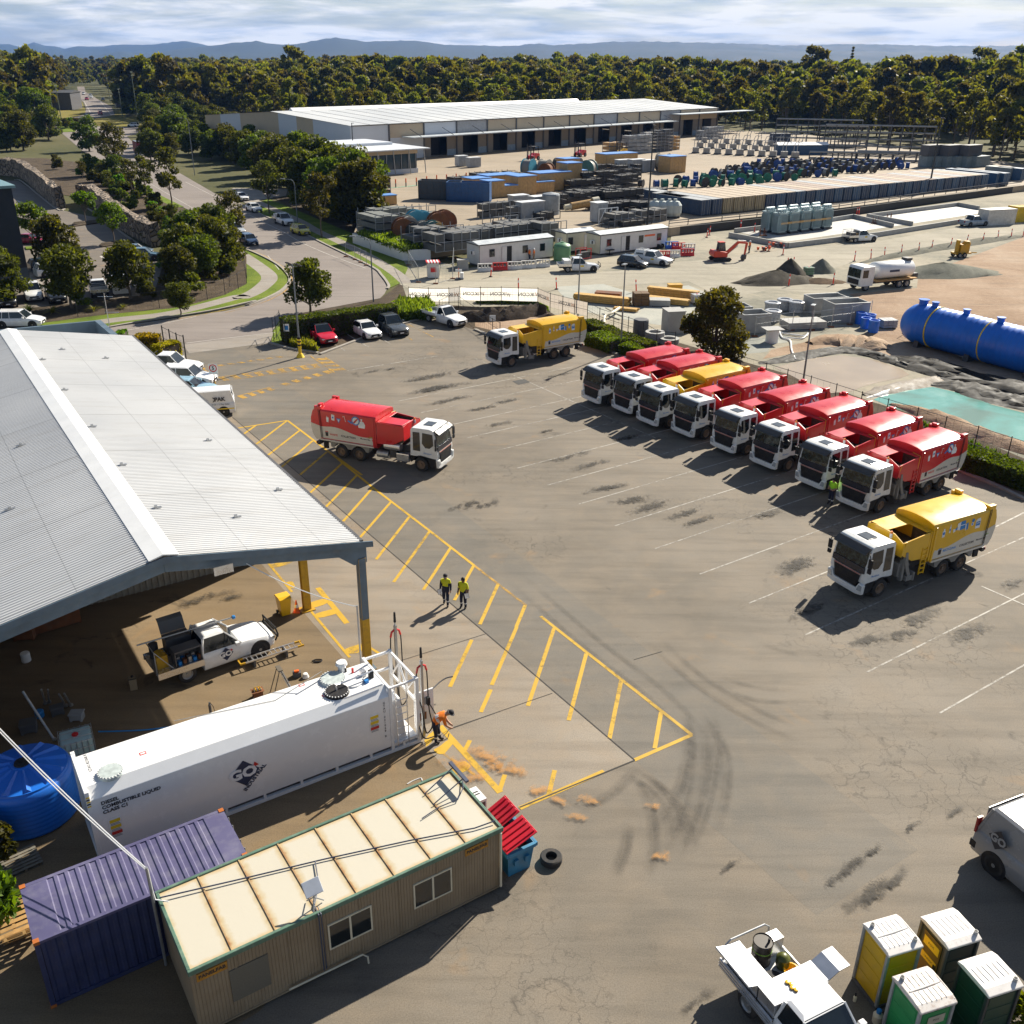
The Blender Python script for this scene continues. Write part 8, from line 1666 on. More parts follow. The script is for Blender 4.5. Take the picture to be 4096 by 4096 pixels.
for p,lab,ms in ((C7(1430,440,YZ),'blue container standing forward of the row near the huts',m_cb[1]),(C7(1340,408,YZ),'navy container set back behind the forward blue one',m_cb[0])): ctn40(0,p+dc*2.5,ms,m_ct[2],lab,6.06)
for i in range(2): ctn40(0,C8(1740+i*48,232,YZ)+dc*2.4,m_cb[1],m_cb[1],('large bright blue container at the far end of the row','blue container with white markings closing the far end of the row')[i])
m_gc = M('container_greygreen',(.20,.24,.25),.6,dirt=.2)
for i in range(6):
 for j in range(2 if i % 2 == 0 else 1): t = thing('storage_container',f"grey green container stacked by the forest edge, {'upper' if j else 'lower'} level",'shipping container',C4(1240+i*70,1180,YZ)+Vector((0,0,j*2.62)),A35,'grey containers by the forest'); b = MB(); b.box(0,6,.04,2.4,.05,2.5); b.box(0,6.06,0,2.44,2.5,2.59); [b.box(.2+q*.5,.4+q*.5,0,2.44,.1,2.45) for q in range(11)]; b.build('wall',m_gc if not j else m_dgrey,t)
for u,v,lab,ms in ((1820,1270,'pale grey container beyond the end of the row',m_gc),(1900,1275,'blue container beyond the row at the frame edge',m_cb[1])): ctn40(0,C4(u,v,YZ)+dc*2.4,ms,ms,lab,6.06)
for (u,v,lab,ms,sh) in ((405,1090,'blue container under a white tarpaulin near the pipe racks',m_cb[1],1),(160,1005,'dark container behind the small switch units',m_cb[0],0)):
 t = thing('storage_container',lab,'shipping container',C4(u,v,YZ),R(10)); b = MB(); b.box(-9 if sh else 0,6,0,3,0,2.6); b.build('wall',ms,t); b = MB(); b.prism([(-.2,2.6),(1.5,3.3),(3.2,2.6)] if sh else [(-.1,2.6),(-.1,2.75),(3.1,2.75),(3.1,2.6)],'x',-9.2 if sh else -.1,6.2); b.build('roof',m_white if sh else m_dgrey,t)
# wall, guard rail
rw = thing('retaining_wall','long dark concrete retaining wall with guard rail below the container row','wall',yz(C8(0,515),0)); o = rw.location.copy(); RP = [C7(1385,600),C8(0,515),C8(670,442),C8(1300,350),C8(1932,264)]
wallrun(RP,1.26,.3,'wall_face',rw,M('dark_wall',(.055,.052,.048),.9,var=.3,scale=.6)); b = MB(); RP2 = [yz(p,1.3)-yz(o,0)+Vector((-.5,.8,0)) for p in RP]  # wall face has an overall dark, uneven base tone
for a,c in zip(RP2,RP2[1:]):
 for z in (.45,.8): b.cyl(a+Vector((0,0,z)),c+Vector((0,0,z)),.07,n=5)
 for i in range(int((c-a).length/4)): p = a.lerp(c,i*4/(c-a).length); b.cyl(p,p+Vector((0,0,.85)),.07,n=5)
b.build('guard_rail',m_dgrey,rw)
pw_ = thing('planter_wall','low white rendered wall holding back long grass at the road','wall',yz(C6(1255,775),0)); o = pw_.location.copy(); wallrun([C6(905,652),C6(1255,775),C6(1445,770)],1.42,.3,'wall_face',pw_,m_white)
# drums: reels of cable with round flanges
def reel(r,w_,mf,mc,n=20):
 b = MB(); b.lathe([(r,-w_/2),(r,-w_/2+.08*r),(r*.86,-w_/2+.081*r),(r*.86,w_/2-.081*r),(r,w_/2-.08*r),(r,w_/2),(r*.2,w_/2+.01),(.001,w_/2+.01)],n,0,(0,0,r),'y'); b.lathe([(r*.865,-w_/2+.09*r),(r*.87,w_/2-.09*r)],n,1,(0,0,r),'y'); return b.mesh('cable_drum',[mf,mc],smooth=True,angle=40)
m_tgr,m_tbl = M('green_wrap',(.008,.16,.10),.5,var=.4,scale=4),M('blue_wrap',(.01,.06,.26),.5,var=.4,scale=4); m_drk,m_lgt = M('drum_dark',(.035,.032,.03),.7,dirt=.3),M('drum_grey',(.28,.27,.24),.7,dirt=.3); m_teal,m_cyan = M('drum_teal',(.03,.14,.15),.5),M('drum_cyan',(.06,.32,.45),.5)
RM = {k: reel(1.0,1.3,a,c) for k,(a,c) in dict(gg=(m_tgr,m_tgr),bb=(m_tbl,m_tbl),dk=(m_drk,m_lgt),kb=(m_drk,m_tbl),kk=(m_drk,m_drk),wd=(m_wood,m_drk),tl=(m_teal,m_lgt),rs=(m_rust,m_rust),cy=(m_cyan,m_lgt),gr=(m_lgt,m_lgt),gn=(m_drk,m_tgr)).items()}
def drum(k,p,r,rz,lab,gr): o = bpy.data.objects.new('cable_drum',RM[k]); col.objects.link(o); o.location = p; o.rotation_euler.z = rz; o.scale = (r,r*rng.uniform(.8,1.1),r); return tag(o,lab,'cable drum',gr)
A_,B_,C_ = F8(30,352,YZ),F8(1390,252,YZ),F8(640,222,YZ)
dA_ = (B_-A_).normalized(); nrow = 7; cnt = 0
for r_ in range(nrow):
 f = r_/(nrow-1); st = A_.lerp(F8(560,232,YZ),f); en = F8(610,335,YZ).lerp(B_,min(1,f*1.5)) if f < .66 else B_.lerp(F8(1330,232,YZ),(f-.66)*3)
 L = (en-st).length; d_ = (en-st).normalized(); n = int(L/2.15)
 for i in range(n):
  gg = f < .4; k = rng.choice(('gg','gg','gn','bb') if f < .3 else ('gg','bb','dk','kb','gn') if f < .5 else ('dk','kb','bb','kk','dk','kb'))
  drum(k,st+d_*(i*2.15+rng.uniform(-.3,.3)),rng.uniform(.72,1.0),A35+rng.uniform(-.25,.25)+(0 if k in ('dk','kb','kk') else rng.uniform(-1,1)),{'gg': 'green wrapped cable drum in the field of drums','gn': 'dark drum with green wrap in the field of drums','bb': 'blue wrapped cable drum in the field of drums','dk': 'dark flanged drum of grey cable in the field of drums','kb': 'dark flanged drum with blue wrap in the field of drums','kk': 'plain dark cable drum in the field of drums'}[k],{'gg': 'green wrapped drums','gn': 'green wrapped dark drums','bb': 'blue wrapped drums','dk': 'grey cable drums','kb': 'blue wrapped dark drums','kk': 'dark cable drums'}[k]); cnt += 1
for u,v,k,r,a,lab in ((800,165,'cy',1.9,60,'large drum with bright blue flange beside the crates'),(925,160,'gr',1.8,60,'large silver drum behind the blue flanged one'),(940,178,'rs',1.6,150,'rust brown spoked drum by the crates'),(1035,150,'kk',1.8,60,'large dark drum, first behind the tall crate'),(1095,150,'kk',1.8,60,'large dark drum, second behind the tall crate'),(1165,140,'kk',1.7,60,'dark drum behind the tall crate at the back'),(1262,165,'tl',1.8,150,'large teal spoked drum facing the yard'),(1670,248,'kk',.8,60,'small dark drum by the green wrapped drums'),(1835,120,'gr',2.0,60,'large silver drum beside the black mast')): drum(k,F7(u,v,YZ),r,R(a),lab,None)
for u,v,k,r,a in ((1250,600,'rs',1.5,15),(1290,585,'gr',1.5,15),(1345,560,'cy',1.7,15),(1395,555,'cy',1.6,15),(1320,600,'kk',1.2,15),(1395,590,'gr',1.2,15),(1435,585,'kk',1.2,15),(1465,600,'tl',1.3,15),(1500,575,'rs',1.7,15),(1545,560,'rs',1.7,15),(1555,540,'tl',1.5,15),(1440,545,'tl',1.3,15),(1495,600,'wd',1.2,15)):
 drum(k,C6(u,v+25,YZ),r,R(a),{'rs': 'rust red drum in the jumble behind the white planter wall','gr': 'grey drum in the jumble behind the planter wall','cy': 'bright blue drum in the jumble behind the planter wall','kk': 'small dark drum in the jumble behind the planter wall','tl': 'teal drum in the jumble behind the planter wall','wd': 'wooden drum in the jumble behind the planter wall'}[k],{'rs': 'rust drums','gr': 'grey drums','cy': 'bright blue drums','kk': 'small dark drums','tl': 'teal drums','wd': None}[k])
# plywood crates with blue lids
m_bl = M('blue_lid',(.10,.26,.60),.5,var=.1)
def crate(c,u,v,L,W,H,lab,rz=A35,mt=None):
 t = thing('plywood_crate',lab,'crate',c(u,v,YZ),rz,'plywood crates with blue lids'); b = MB(); b.box(-L/2,L/2,-W/2,W/2,.1,H); [b.box(-L/2+.1+i*L/4,-L/2+.25+i*L/4,-W/2-.03,W/2+.03,.1,H) for i in range(4)]; b.build('case',m_ply,t); b = MB(); b.box(-L/2-.1,L/2+.1,-W/2-.1,W/2+.1,H,H+.16); b.build('lid',m_bl,t); b = MB(); b.box(-L/2,-L/2+.2,-W/2,W/2,0,.1); b.box(L/2-.2,L/2,-W/2,W/2,0,.1); b.build('skid',m_dgrey,t)
for a in ((F7,520,325,3.6,3,3.0,'crate next to the open blue skip'),(F7,628,315,3.2,3,2.0,'lower crate between two taller ones'),(F7,742,300,4.4,4,3.4,'wide crate third from the blue skip'),(F7,885,285,5.0,3,2.0,'long low crate in front of the tall ones'),(F7,960,268,8.0,4,3.4,'longest crate with pale blue lid behind the low one'),(F7,1112,250,3.8,3.4,4.8,'tallest crate beside the big drums'),(F7,1100,215,3.8,3.2,4.9,'tall crate standing behind the tallest one'),(F7,1190,215,1.8,3,2.6,'narrow crate edge beside the tallest one'),(F7,400,265,4.5,4,2.2,'flat crate behind the blue skip'),(F7,570,245,8,4,2.4,'long flat crate in the back line'),(F7,1475,108,10,4,3.6,'long crate near the warehouse apron'),(F7,1905,132,5,4,3.6,'crate beside the silver drum'),(C6,1100,385,5,2.2,1.6,'honey coloured crate beside the roadside trees')): crate(*a)
for u,v,ms,lab in ((125,340,M('skip_rusty',(.05,.075,.10),.6,dirt=.6,hue=(.15,.07,.03)),'open rusty dark blue skip container on the yard'),(340,355,M('skip_bright',(.02,.09,.25),.5,dirt=.3),'open bright blue skip container on the yard')):
 t = thing('open_skip',lab,'skip',F7(u,v,YZ),A35-R(42)); b = MB(); L,W,H = 8,3,3.4; b.box(-L/2,L/2,-W/2,-W/2+.12,.1,H); b.box(-L/2,L/2,W/2-.12,W/2,.1,H); b.box(-L/2,-L/2+.12,-W/2,W/2,.1,H-.01); b.box(L/2-.12,L/2,-W/2,W/2,.1,H-.01); b.box(-L/2,L/2,-W/2,W/2,0,.3); [b.box(-L/2+i*1.3,-L/2+.15+i*1.3,-W/2-.08,W/2+.08,.3,H-.2) for i in range(7) if 0]; b.build('body',ms,t); b = MB(); [b.box(-L/2+.3+i*1.25,-L/2+.45+i*1.25,-W/2-.08,-W/2-.005,.3,H-.1) for i in range(6)]; b.build('rib',ms,t); b = MB(); b.box(-L/2+.2,L/2-.2,-W/2+.2,W/2-.2,.3,1.8); b.build('load',m_rust,t)
# racks, caged stacks and other stock
m_cage = M('cage_grey',(.13,.13,.125),.7,.3,var=.3,scale=1,dirt=.3); m_cagd = M('cage_dark',(.05,.05,.05),.7,.3,var=.3,scale=1,dirt=.3)
def cage(c,u,v,L,W,H,lab,mt=m_cage,rz=A35):
 t = thing('stock_stack',lab,'stack of stock',c(u,v,YZ),rz,'stacks of steel stock'); nx,nz = max(2,int(L/1.3)),max(1,int(H/.85)); b = MB(); rr = random.Random(int(u*7+v))
 for i in range(nx):
  for k in range(nz):
   h = H/nz; x = -L/2+L*i/nx
   if k == nz-1 and rr.random() < .25: continue
   b.box(x+.05,x+L/nx-.05,-W/2+.05,W/2-.05,k*h+.1,(k+1)*h-.08-rr.uniform(0,.2))
 b.build('goods',mt,t); b = MB()
 for i in range(nx+1): x = -L/2+L*i/nx; b.box(x-.05,x+.05,-W/2-.03,-W/2+.04,0,H); b.box(x-.05,x+.05,W/2-.04,W/2+.03,0,H)
 for k in range(nz+1): b.box(-L/2,L/2,-W/2-.05,-W/2+.05,k*H/nz,k*H/nz+.08)
 b.build('cage_frame',m_dsteel if mt is m_cagd else m_grey,t)
for i,a in enumerate(((580,470,8,1.6,2.4,m_cage),(735,490,5,1.6,2.2,m_cage),(940,490,4,2,1.2,m_cagd),(580,578,4.5,3,2.2,m_cage),(660,608,4.5,3,2.0,m_cage),(750,568,6,3,1.6,m_cage),(780,618,5,3,2.0,m_cage),(880,600,6,3,1.6,m_cagd),(950,625,4.5,3,2.2,m_cage),(590,640,4,3,2.0,m_cage),(360,650,7,3.5,1.8,m_cage),(60,690,8,3.5,2.6,m_cage),(200,720,7,3.5,2.4,m_cage),(270,655,4,3,1.6,m_cage),(480,645,4,3,1.6,m_cage),
 (1220,268,8,2,2.2,m_cagd),(1350,240,11,2.4,3.2,m_cagd),(1535,195,8,2.4,3.4,m_cagd),(1520,280,6,2.6,3.4,m_cagd),(1300,320,12,2,1.8,m_cagd),(990,365,9,2,1.6,m_cagd),(1110,400,8,3,2.6,m_cagd),(1330,370,9,3,2.6,m_cagd),(1500,365,9,2.6,2.4,m_cagd),(1400,408,8,1.6,1.2,m_cage),(1650,325,12,3,1.6,m_cage),(1760,345,9,3,1.2,m_cagd),(680,205,18,3,2.0,m_cagd),(340,215,9,3,1.6,m_cagd),(520,190,10,3,1.8,m_cagd),(1550,460,9,2,2.4,m_cagd),(1620,520,11,3,2.0,m_cage),(1560,545,9,1.6,1.0,m_cagd),(1700,470,5,2.4,2.6,m_cagd),(1380,135,6,2,2.0,m_cagd))):
 cage(F7,a[0],a[1],a[2],a[3],a[4],'dark caged stack of steel stock in the yard' if a[5] is m_cagd else 'grey caged stack of stock in the yard',a[5])
for i,a in enumerate(((1180,470,9,3,1.6),(1320,470,7,3,1.8),(1110,520,7,3,2.6),(1080,585,4,6,3.0))): cage(C6,a[0],a[1],a[2],a[3],a[4],'grey green stack of stone crates behind the planter wall',M('stone_crate',(.15,.16,.15),.8,var=.3))
cage(C6,1090,340,3.5,2,4.5,'tall brown lattice stack beside the roadside trees',M('lattice_brown',(.10,.06,.04),.8))
for i,a in enumerate(((205,175),(250,215),(250,225),(190,180))): pass
for u,v,L,H,lab in ((720,420,3.2,2.4,'pale grey cabinet furthest back of the cabinet group'),(810,485,4.6,2.6,'pale blue grey cabinet closest to the huts'),(880,440,3.2,2.6,'pale grey cabinet beside the round bin'),(1340,515,2.2,3.0,'white cabinet beside the white lattice frame'),(1530,125,4,2.6,'pale grey switch cabinet near the long crate'),(1630,130,4,2.8,'pale grey switch cabinet beside the mast'),(1710,128,3.6,2.6,'pale switch cabinet beside the silver drum'),(280,85,2.6,2.4,'white bin with red panel by the loading bay'),(375,92,3.2,2.2,'white and blue bin by the loading bay')):
 t = thing('steel_cabinet',lab,'cabinet',F7(u,v,YZ),A35,'pale steel cabinets'); b = MB(); b.box(-L/2,L/2,-.9,.9,.1,H); b.build('case',M('cabinet_grey',(.40,.42,.44),.5),t,bevel=.04); b = MB(); b.box(-L/2-.1,L/2+.1,-1,1,H,H+.1); b.build('cap',m_white,t); b = MB(); b.box(-L/2+.1,-.05,-.93,-.901,.3,H-.2); b.box(.05,L/2-.1,-.93,-.901,.3,H-.2); b.build('door',m_grey,t)
b = MB(); b.lathe([(1.5,0),(1.5,3.1),(1.4,3.3),(0,3.6)],20); tag(b.build('round_bin',M('bin_grey',(.25,.27,.29),.5,.3),loc=F7(970,455,YZ)),'tall grey round bin with shallow cone lid','bin')
for i,(u,lab) in enumerate(((1770,'pale green round vessel nearest the mast'),(1825,'pale vessel with domed top, second from the mast'),(1880,'pale vessel third from the mast'),(1925,'pale vessel closest to the blue container'))):
 b = MB(); b.lathe([(.9,.3),(1.15,.8),(1.15,2.0),(.7,2.6),(.3,2.7),(.3,3.0),(0,3.0)],18,0); b.box(-.8,.8,-.8,.8,0,.3,1); tag(b.build('pressure_vessel',[M('vessel_pale',(.42,.46,.44),.45,var=.1),m_dsteel],loc=F7(u,482,YZ)),lab,'vessel','pale round vessels')
t = thing('bushing','large tan cylindrical bushing lying on its side by the dark racks','bushing',F7(1210,425,YZ)+Vector((0,0,.9)),R(20)); b = MB(); b.cyl((-2,0,-.2),(2,0,.3),.65,n=16,m=0); b.cyl((2,0,.3),(3.2,0,.45),.85,n=16,m=1); b.cyl((-3.2,0,-.35),(-2,0,-.2),.5,n=12,m=1); b.build('tube',[m_wood,m_cream],t)
b = MB()
for k in range(4): b.cyl((-2+k*1.3,0,0),(-2+k*1.3,0,2.4),.07,n=5); b.cyl((-2+k*1.3,0,.1),(-.7+k*1.3,0,2.3),.06,n=5) if k < 3 else None
b.cyl((-2,0,2.4),(1.9,0,2.4),.08,n=5); b.cyl((-2,0,.1),(1.9,0,.1),.08,n=5); tag(b.build('lattice_frame',m_white,loc=F7(1415,530,YZ),rz=A35),'white lattice frame standing beside the white cabinet','frame')
def swu(lab):
 t = thing('switch_unit',lab,'switch unit',(0,0,0),0,'rows of grey switch units'); b = MB(); b.box(-.9,.9,-.7,.7,.3,1.6,0); b.box(-1.1,1.1,-.9,.9,0,.3,1); b.build('case',[M('unit_beige',(.36,.34,.31),.6),m_dsteel],t); b = MB(); [b.tube([(x,0,1.6),(x,0,3.2),(x+.3,.0,4.0),(x+.9,0,4.2),(x+1.2,0,3.7)],.09,5) for x in (-.5,.4)]; b.build('cable_tail',m_steel,t); return t
s0 = swu('grey switch unit with looped cable tails, first in the front line'); k_ = 0
for r_ in range(3):
 for i in range(10):
  p = F8(235+i*57+r_*22,170+i*2.9-r_*27,YZ); lab = 'grey switch unit with looped cable tails in the ' + ('front','middle','back')[r_] + ' line'
  if k_ == 0: s0.location = p; s0.rotation_euler.z = A35-R(45); s0['label'] = lab; s0['group'] = 'front line of switch units'
  else: dup(s0,p,A35-R(45)+rng.uniform(-.2,.2),lab,('front','middle','back')[r_]+' line of switch units')
  k_ += 1
for u,v,L,H,lab in ((860,130,26,7.5,'tall open pipe rack at the forest edge behind the blue container'),(990,140,14,6,'lower pipe rack joined to the first one'),(1170,175,30,7.5,'tall pipe rack closer to the grey containers'),(1310,215,24,2.2,'long low rack of silver pipes on the ground'),(1000,205,18,1.6,'dark low rack of steel sections'),(1110,210,14,1.8,'dark low stack of poles beside the drums')):
 t = thing('pipe_rack',lab,'pipe rack',F8(u,v,YZ),R(-12),'pipe racks'); b = MB(); n = int(L/3); nl = max(1,int(H/1.8)); [b.box(-L/2+i*L/n-.1,-L/2+i*L/n+.1,-.8,.8,0,H) for i in range(n+1)]; b.build('frame',m_dsteel,t); b = MB()
 for k in range(nl+1):
  for q in range(4): b.cyl((-L/2,-.6+q*.4,.3+k*H/(nl+.01)*.98),(L/2,-.6+q*.4,.3+k*H/(nl+.01)*.98),.2,n=6)
 b.build('pipe',M('rack_pipe',(.34,.34,.33),.6,.2,dirt=.3),t)
def forklift(u,v,mt,lab):
 t = thing('forklift',lab,'forklift',C3(u,v,YZ),R(-130)); t.scale = (1.5,1.5,1.5); b = MB(); b.prism([(-1.2,.3),(.9,.3),(.9,.8),(.2,.9),(-.4,1.2),(-1.2,1.1)],'y',-.6,.6); b.build('body',mt,t,bevel=.05); b = MB(); [b.cyl((x,y,.9),(x,y,2.2),.05,n=6) for x in (.5,-.9) for y in (-.5,.5)]; b.box(-1,.6,-.6,.6,2.2,2.28); b.build('guard',m_black,t); b = MB(); b.box(.95,1.1,-.45,-.3,.1,2.6); b.box(.95,1.1,.3,.45,.1,2.6); b.box(1.1,2.2,-.4,-.25,.1,.18); b.box(1.1,2.2,.25,.4,.1,.18); b.build('mast',m_dsteel,t); [wheel(t,x,y,.35,.25) for x in (.6,-.8) for y in (.6,-.6)]
forklift(230,1125,m_red,'red forklift by the warehouse bay nearest the office'); forklift(560,1100,m_red,'red forklift further along the warehouse front'); forklift(850,1090,m_yelp,'yellow forklift beside the stacked boxes at the warehouse')
for u,v,L,H,mt,lab in ((960,1075,9,5,m_grey,'grey stacked boxes in front of a loading bay'),(1040,990,5,3,m_white,'white boxes on top of the grey stack'),(1130,1060,6,6,m_dgrey,'dark boxes stacked beside the grey ones'),(1200,1050,4,4,m_wood,'wooden crates beside the dark stacked boxes'),(790,1080,5,3.2,m_ply,'plywood box at the warehouse behind the yellow forklift'),(1470,975,10,4,m_grey,'grey stacked panels at the far warehouse corner')):
 cage(C3,u,v,L,3,H,lab,mt)
for i,(u,v) in enumerate(((1200,262),(1272,256),(1346,250),(1418,240),(1488,230),(1557,226),(1625,220),(1695,213),(1760,207))): b = MB(); b.cyl((0,0,0),(0,0,.8),.12,n=8,m=1); b.cyl((0,0,.8),(0,0,1.6),.13,n=8,m=0); tag(b.build('bollard',[m_orange,m_dgrey],loc=C6(u,v,YZ)),'orange topped bollard along the green walkway','bollard','bollards along the walkway')
for u,v,lab in ((1135,290,'yellow post at the roadside corner of the yard'),): b = MB(); b.box(-.2,.2,-.2,.2,0,2.2); b.box(-.4,.4,-.4,.4,0,.1); tag(b.build('yellow_post',m_yelp,loc=C6(u,v,YZ)),lab,'post')
# ================================================================== plants
lf_gum = leafmat('gum_leaves',(.045,.044,.010),(.160,.142,.026),.5); lf_dark = leafmat('dark_leaves',(.024,.030,.007),(.125,.138,.020),.35); lf_str = leafmat('street_leaves',(.022,.028,.007),(.12,.115,.025),.3); lf_lime = leafmat('bright_leaves',(.03,.055,.006),(.16,.22,.02),.25); lf_hedge = leafmat('hedge_leaves',(.018,.032,.008),(.09,.14,.018),.1); lf_or = leafmat('orange_leaves',(.05,.055,.006),(.42,.24,.012),.1); lf_gr = leafmat('grass_blades',(.05,.075,.012),(.22,.26,.04),.1); lf_far = leafmat('far_leaves',(.045,.044,.011),(.155,.138,.026),.55)
m_bark = M('bark',(.16,.125,.09),.9,var=.3,scale=3); m_barkd = M('dark_bark',(.06,.045,.032),.9,var=.3)
def leaves(name,P,size,mat,seed,flat=.0,asp=1.5):
 r = np.random.default_rng(seed); n = len(P); P = np.asarray(P,float)
 a = r.normal(size=(n,3)); a[:,2] *= (1-flat); a /= np.linalg.norm(a,axis=1)[:,None]; b = r.normal(size=(n,3)); b -= a*(a*b).sum(1)[:,None]; b /= np.linalg.norm(b,axis=1)[:,None]; s = size*r.uniform(.6,1.4,(n,1))
 V_ = np.stack([P-a*s*asp*.5,P+b*s*.42,P+a*s*asp*.5,P-b*s*.42],1).reshape(-1,3); me = bpy.data.meshes.new(name); me.vertices.add(4*n); me.vertices.foreach_set('co',V_.ravel()); me.loops.add(4*n); me.loops.foreach_set('vertex_index',np.arange(4*n)); me.polygons.add(n); me.polygons.foreach_set('loop_start',np.arange(0,4*n,4)); me.polygons.foreach_set('loop_total',np.full(n,4)); me.update(); me.materials.append(mat); return me
def crown(name,clumps,per,size,mat,seed):
 r = np.random.default_rng(seed); P = []
 for x,y,z,q,fz in clumps:
  d = r.normal(size=(per,3)); d /= np.linalg.norm(d,axis=1)[:,None]; k = r.uniform(.35,1.0,(per,1))**.6; d = d*k*q; d[:,2] *= fz; P.append(d+np.array([x,y,z]))
 return leaves(name,np.concatenate(P),size,mat,seed)
def treeproto(kind,seed,mat,H=10.0,W=4.0,nc=14,per=90,size=.4,trunk=.35,base=.45,bark=None,ec=.75):
 """a tree of height H whose crown is W in radius: (crown mesh, trunk mesh)"""
 rr = random.Random(seed); cl = []; b = MB(); tips = []
 for i in range(nc):
  a = i*2.4+rr.uniform(-.5,.5); f = rr.random(); z = H*(base+(1-base)*f)*.96; ww = W*math.sqrt(max(.05,1-((f-.42)/.62)**2))*rr.uniform(.35,.85)
  q = W*rr.uniform(.28,.46); z = min(z,H-q*ec*.8); cl.append((ww*math.cos(a),ww*math.sin(a),z,q,ec)); tips.append(Vector(cl[-1][:3]))
 cl.append((0,0,H-W*.32,W*.4,ec)); fk = H*base*.75; r0 = trunk
 b.tube([(0,0,-.1),(rr.uniform(-.1,.1),rr.uniform(-.1,.1),fk*.5),(0,0,fk),(0,0,H*.8)],[r0,r0*.8,r0*.65,r0*.2],7)
 for t in tips[:7 if nc > 8 else 4]: b.tube([(0,0,fk*rr.uniform(.75,1.1)),t*.5+Vector((0,0,fk*.35)),t],[r0*.5,r0*.3,r0*.1],5)
 return crown('crown',cl,per,size,mat,seed),b.mesh('trunk',bark or m_bark,smooth=True)
def plant(name,label,cat,p,proto,s=1.0,rz=None,group=None,sz=None):
 t = thing(name,label,cat,p,rng.uniform(0,6.28) if rz is None else rz,group); t.scale = (s,s,sz or s)
 for nm,me in zip(('crown','trunk'),proto):
  if me is not None: o = bpy.data.objects.new(nm,me); col.objects.link(o); o.parent = t
 return t
GUM = [treeproto('g',i,lf_gum,20,5.2,15,70,1.0,.45,.38) for i in range(5)]; DENSE = [treeproto('d',20+i,lf_dark,10,4.2,24,200,.42,.3,.18) for i in range(3)]; STREET = [treeproto('s',30+i,lf_str,9,2.8,15,130,.30,.14,.42) for i in range(3)]; ROUND = [treeproto('r',40+i,lf_dark,6,2.7,26,190,.26,.16,.30) for i in range(2)]; SMALL = [treeproto('m',50+i,lf_lime,5,2.0,12,130,.24,.09,.5) for i in range(2)]
SHRUB = [(treeproto('b',60+i,m_,2.0,1.3,9,110,.20,.05,.15)[0],None) for i,m_ in enumerate((lf_lime,lf_dark,lf_str,lf_gr))]
NR = 'trees along the street'
for c,u,v,pr_o,s_,lab in ((C6,312,445,STREET[0],1.0,'slender street tree behind the white sedan on the kerb'),(C6,680,612,STREET[1],1.05,'slender street tree beside the yellow car'),(C5,1300,437,STREET[2],1.15,'tall street tree standing at the kerb opposite the parked cars'),(C5,885,178,STREET[0],1.25,'tall street tree furthest up the near kerb'),(C5,810,128,STREET[1],.8,'small street tree beside the tall one up the kerb'),(C5,1770,720,STREET[1],.85,'small street tree in front of the blue hatchback'),(C1,675,1140,DENSE[0],.95,'dark conical tree by the roundabout'),(C5,1110,360,STREET[2],.85,'leafy street tree on the bank above the stone wall'),(C5,1000,330,STREET[0],.75,'shorter street tree on the bank above the stone wall')): plant('street_tree',lab,'tree',c(u,v),pr_o,s_,None,NR)
DT = 'dense dark trees between the street and the yard'
for i,(u,v,s_) in enumerate(((985,545,1.05),(905,540,1.0),(840,500,.95),(960,480,1.1),(760,480,1.0),(880,430,1.1),(690,450,.9),(620,410,1.0),(770,400,1.1),(550,350,.95),(660,340,1.15),(470,310,.9),(560,270,1.1),(380,260,1.0),(450,215,.95),(300,220,.9),(360,165,.9),(220,180,.9),(260,120,.85),(140,130,.9),(60,90,.9),(180,60,.85),(90,20,.85),(0,60,.9))): plant('dense_tree','dense dark green tree in the belt beside the street' if i not in (0,1) else ('dark tree at the yard end of the belt by the lattice stack' if i == 0 else 'second dark tree at the yard end of the belt'),'tree',C6(u,v),DENSE[i % 3],s_,None,DT if i > 1 else None)
for i,(u,v,s_) in enumerate(((1130,950,1.2),(1240,960,1.1),(1330,930,1.2),(1100,880,1.2),(1190,1000,1.0),(1700,1010,.9),(1640,980,.9),(1800,1030,.8),(1560,990,.9),(980,870,1.0),(1450,960,1.0),(1350,1010,1.0))): plant('dense_tree','dense dark green tree beyond the street near the warehouse end','tree',C1(u,v),DENSE[i % 3],s_,None,'dense trees by the warehouse end')
for i,(u,v,s_) in enumerate(((60,1010,1.3),(300,1000,1.5),(200,940,1.3),(130,1080,1.1),(370,1060,1.1),(20,900,1.3))): plant('dense_tree','dense dark tree between the dry lawn and the stone wall','tree',C1(u,v),DENSE[i % 3],s_,None,'dense trees by the dry lawn')
CPT = 'trees in the car park'
for u,v,pr_o,s_,lab in ((388,1085,SMALL[0],1.25,'small forked tree beside the magenta car'),(640,1305,ROUND[0],1.1,'upper round tree in the car park'),(800,1745,ROUND[1],1.1,'lower round tree above the planted fence strip'),(1440,1640,ROUND[0],1.05,'wide round tree hiding the white van'),(950,800,SMALL[1],1.0,'small tree in the first car park island'),(1265,1035,SMALL[0],1.15,'small tree in the second car park island'),(60,1700,DENSE[1],.62,'leafy tree at the frame edge by the black ute')): plant('car_park_tree',lab,'tree',F3(u,v),pr_o,s_,None,CPT)
plant('clipped_tree','small clipped ball tree on the grass verge','tree',C5(1365,1250),ROUND[1],.58); plant('tree','small forked tree on the road edge behind the light pole','tree',C6(600,1145),ROUND[0],.95); 
bush = treeproto('bush',77,leafmat('wattle_leaves',(.02,.026,.006),(.13,.11,.02),.1),6.2,3.0,34,330,.22,.2,.08,m_barkd); plant('wattle_tree','big bushy wattle tree behind the parked trucks','tree',D3(1660,590)+Vector((.4,1.0,0)),bush,1.0)
rr = random.Random(5); k = 0
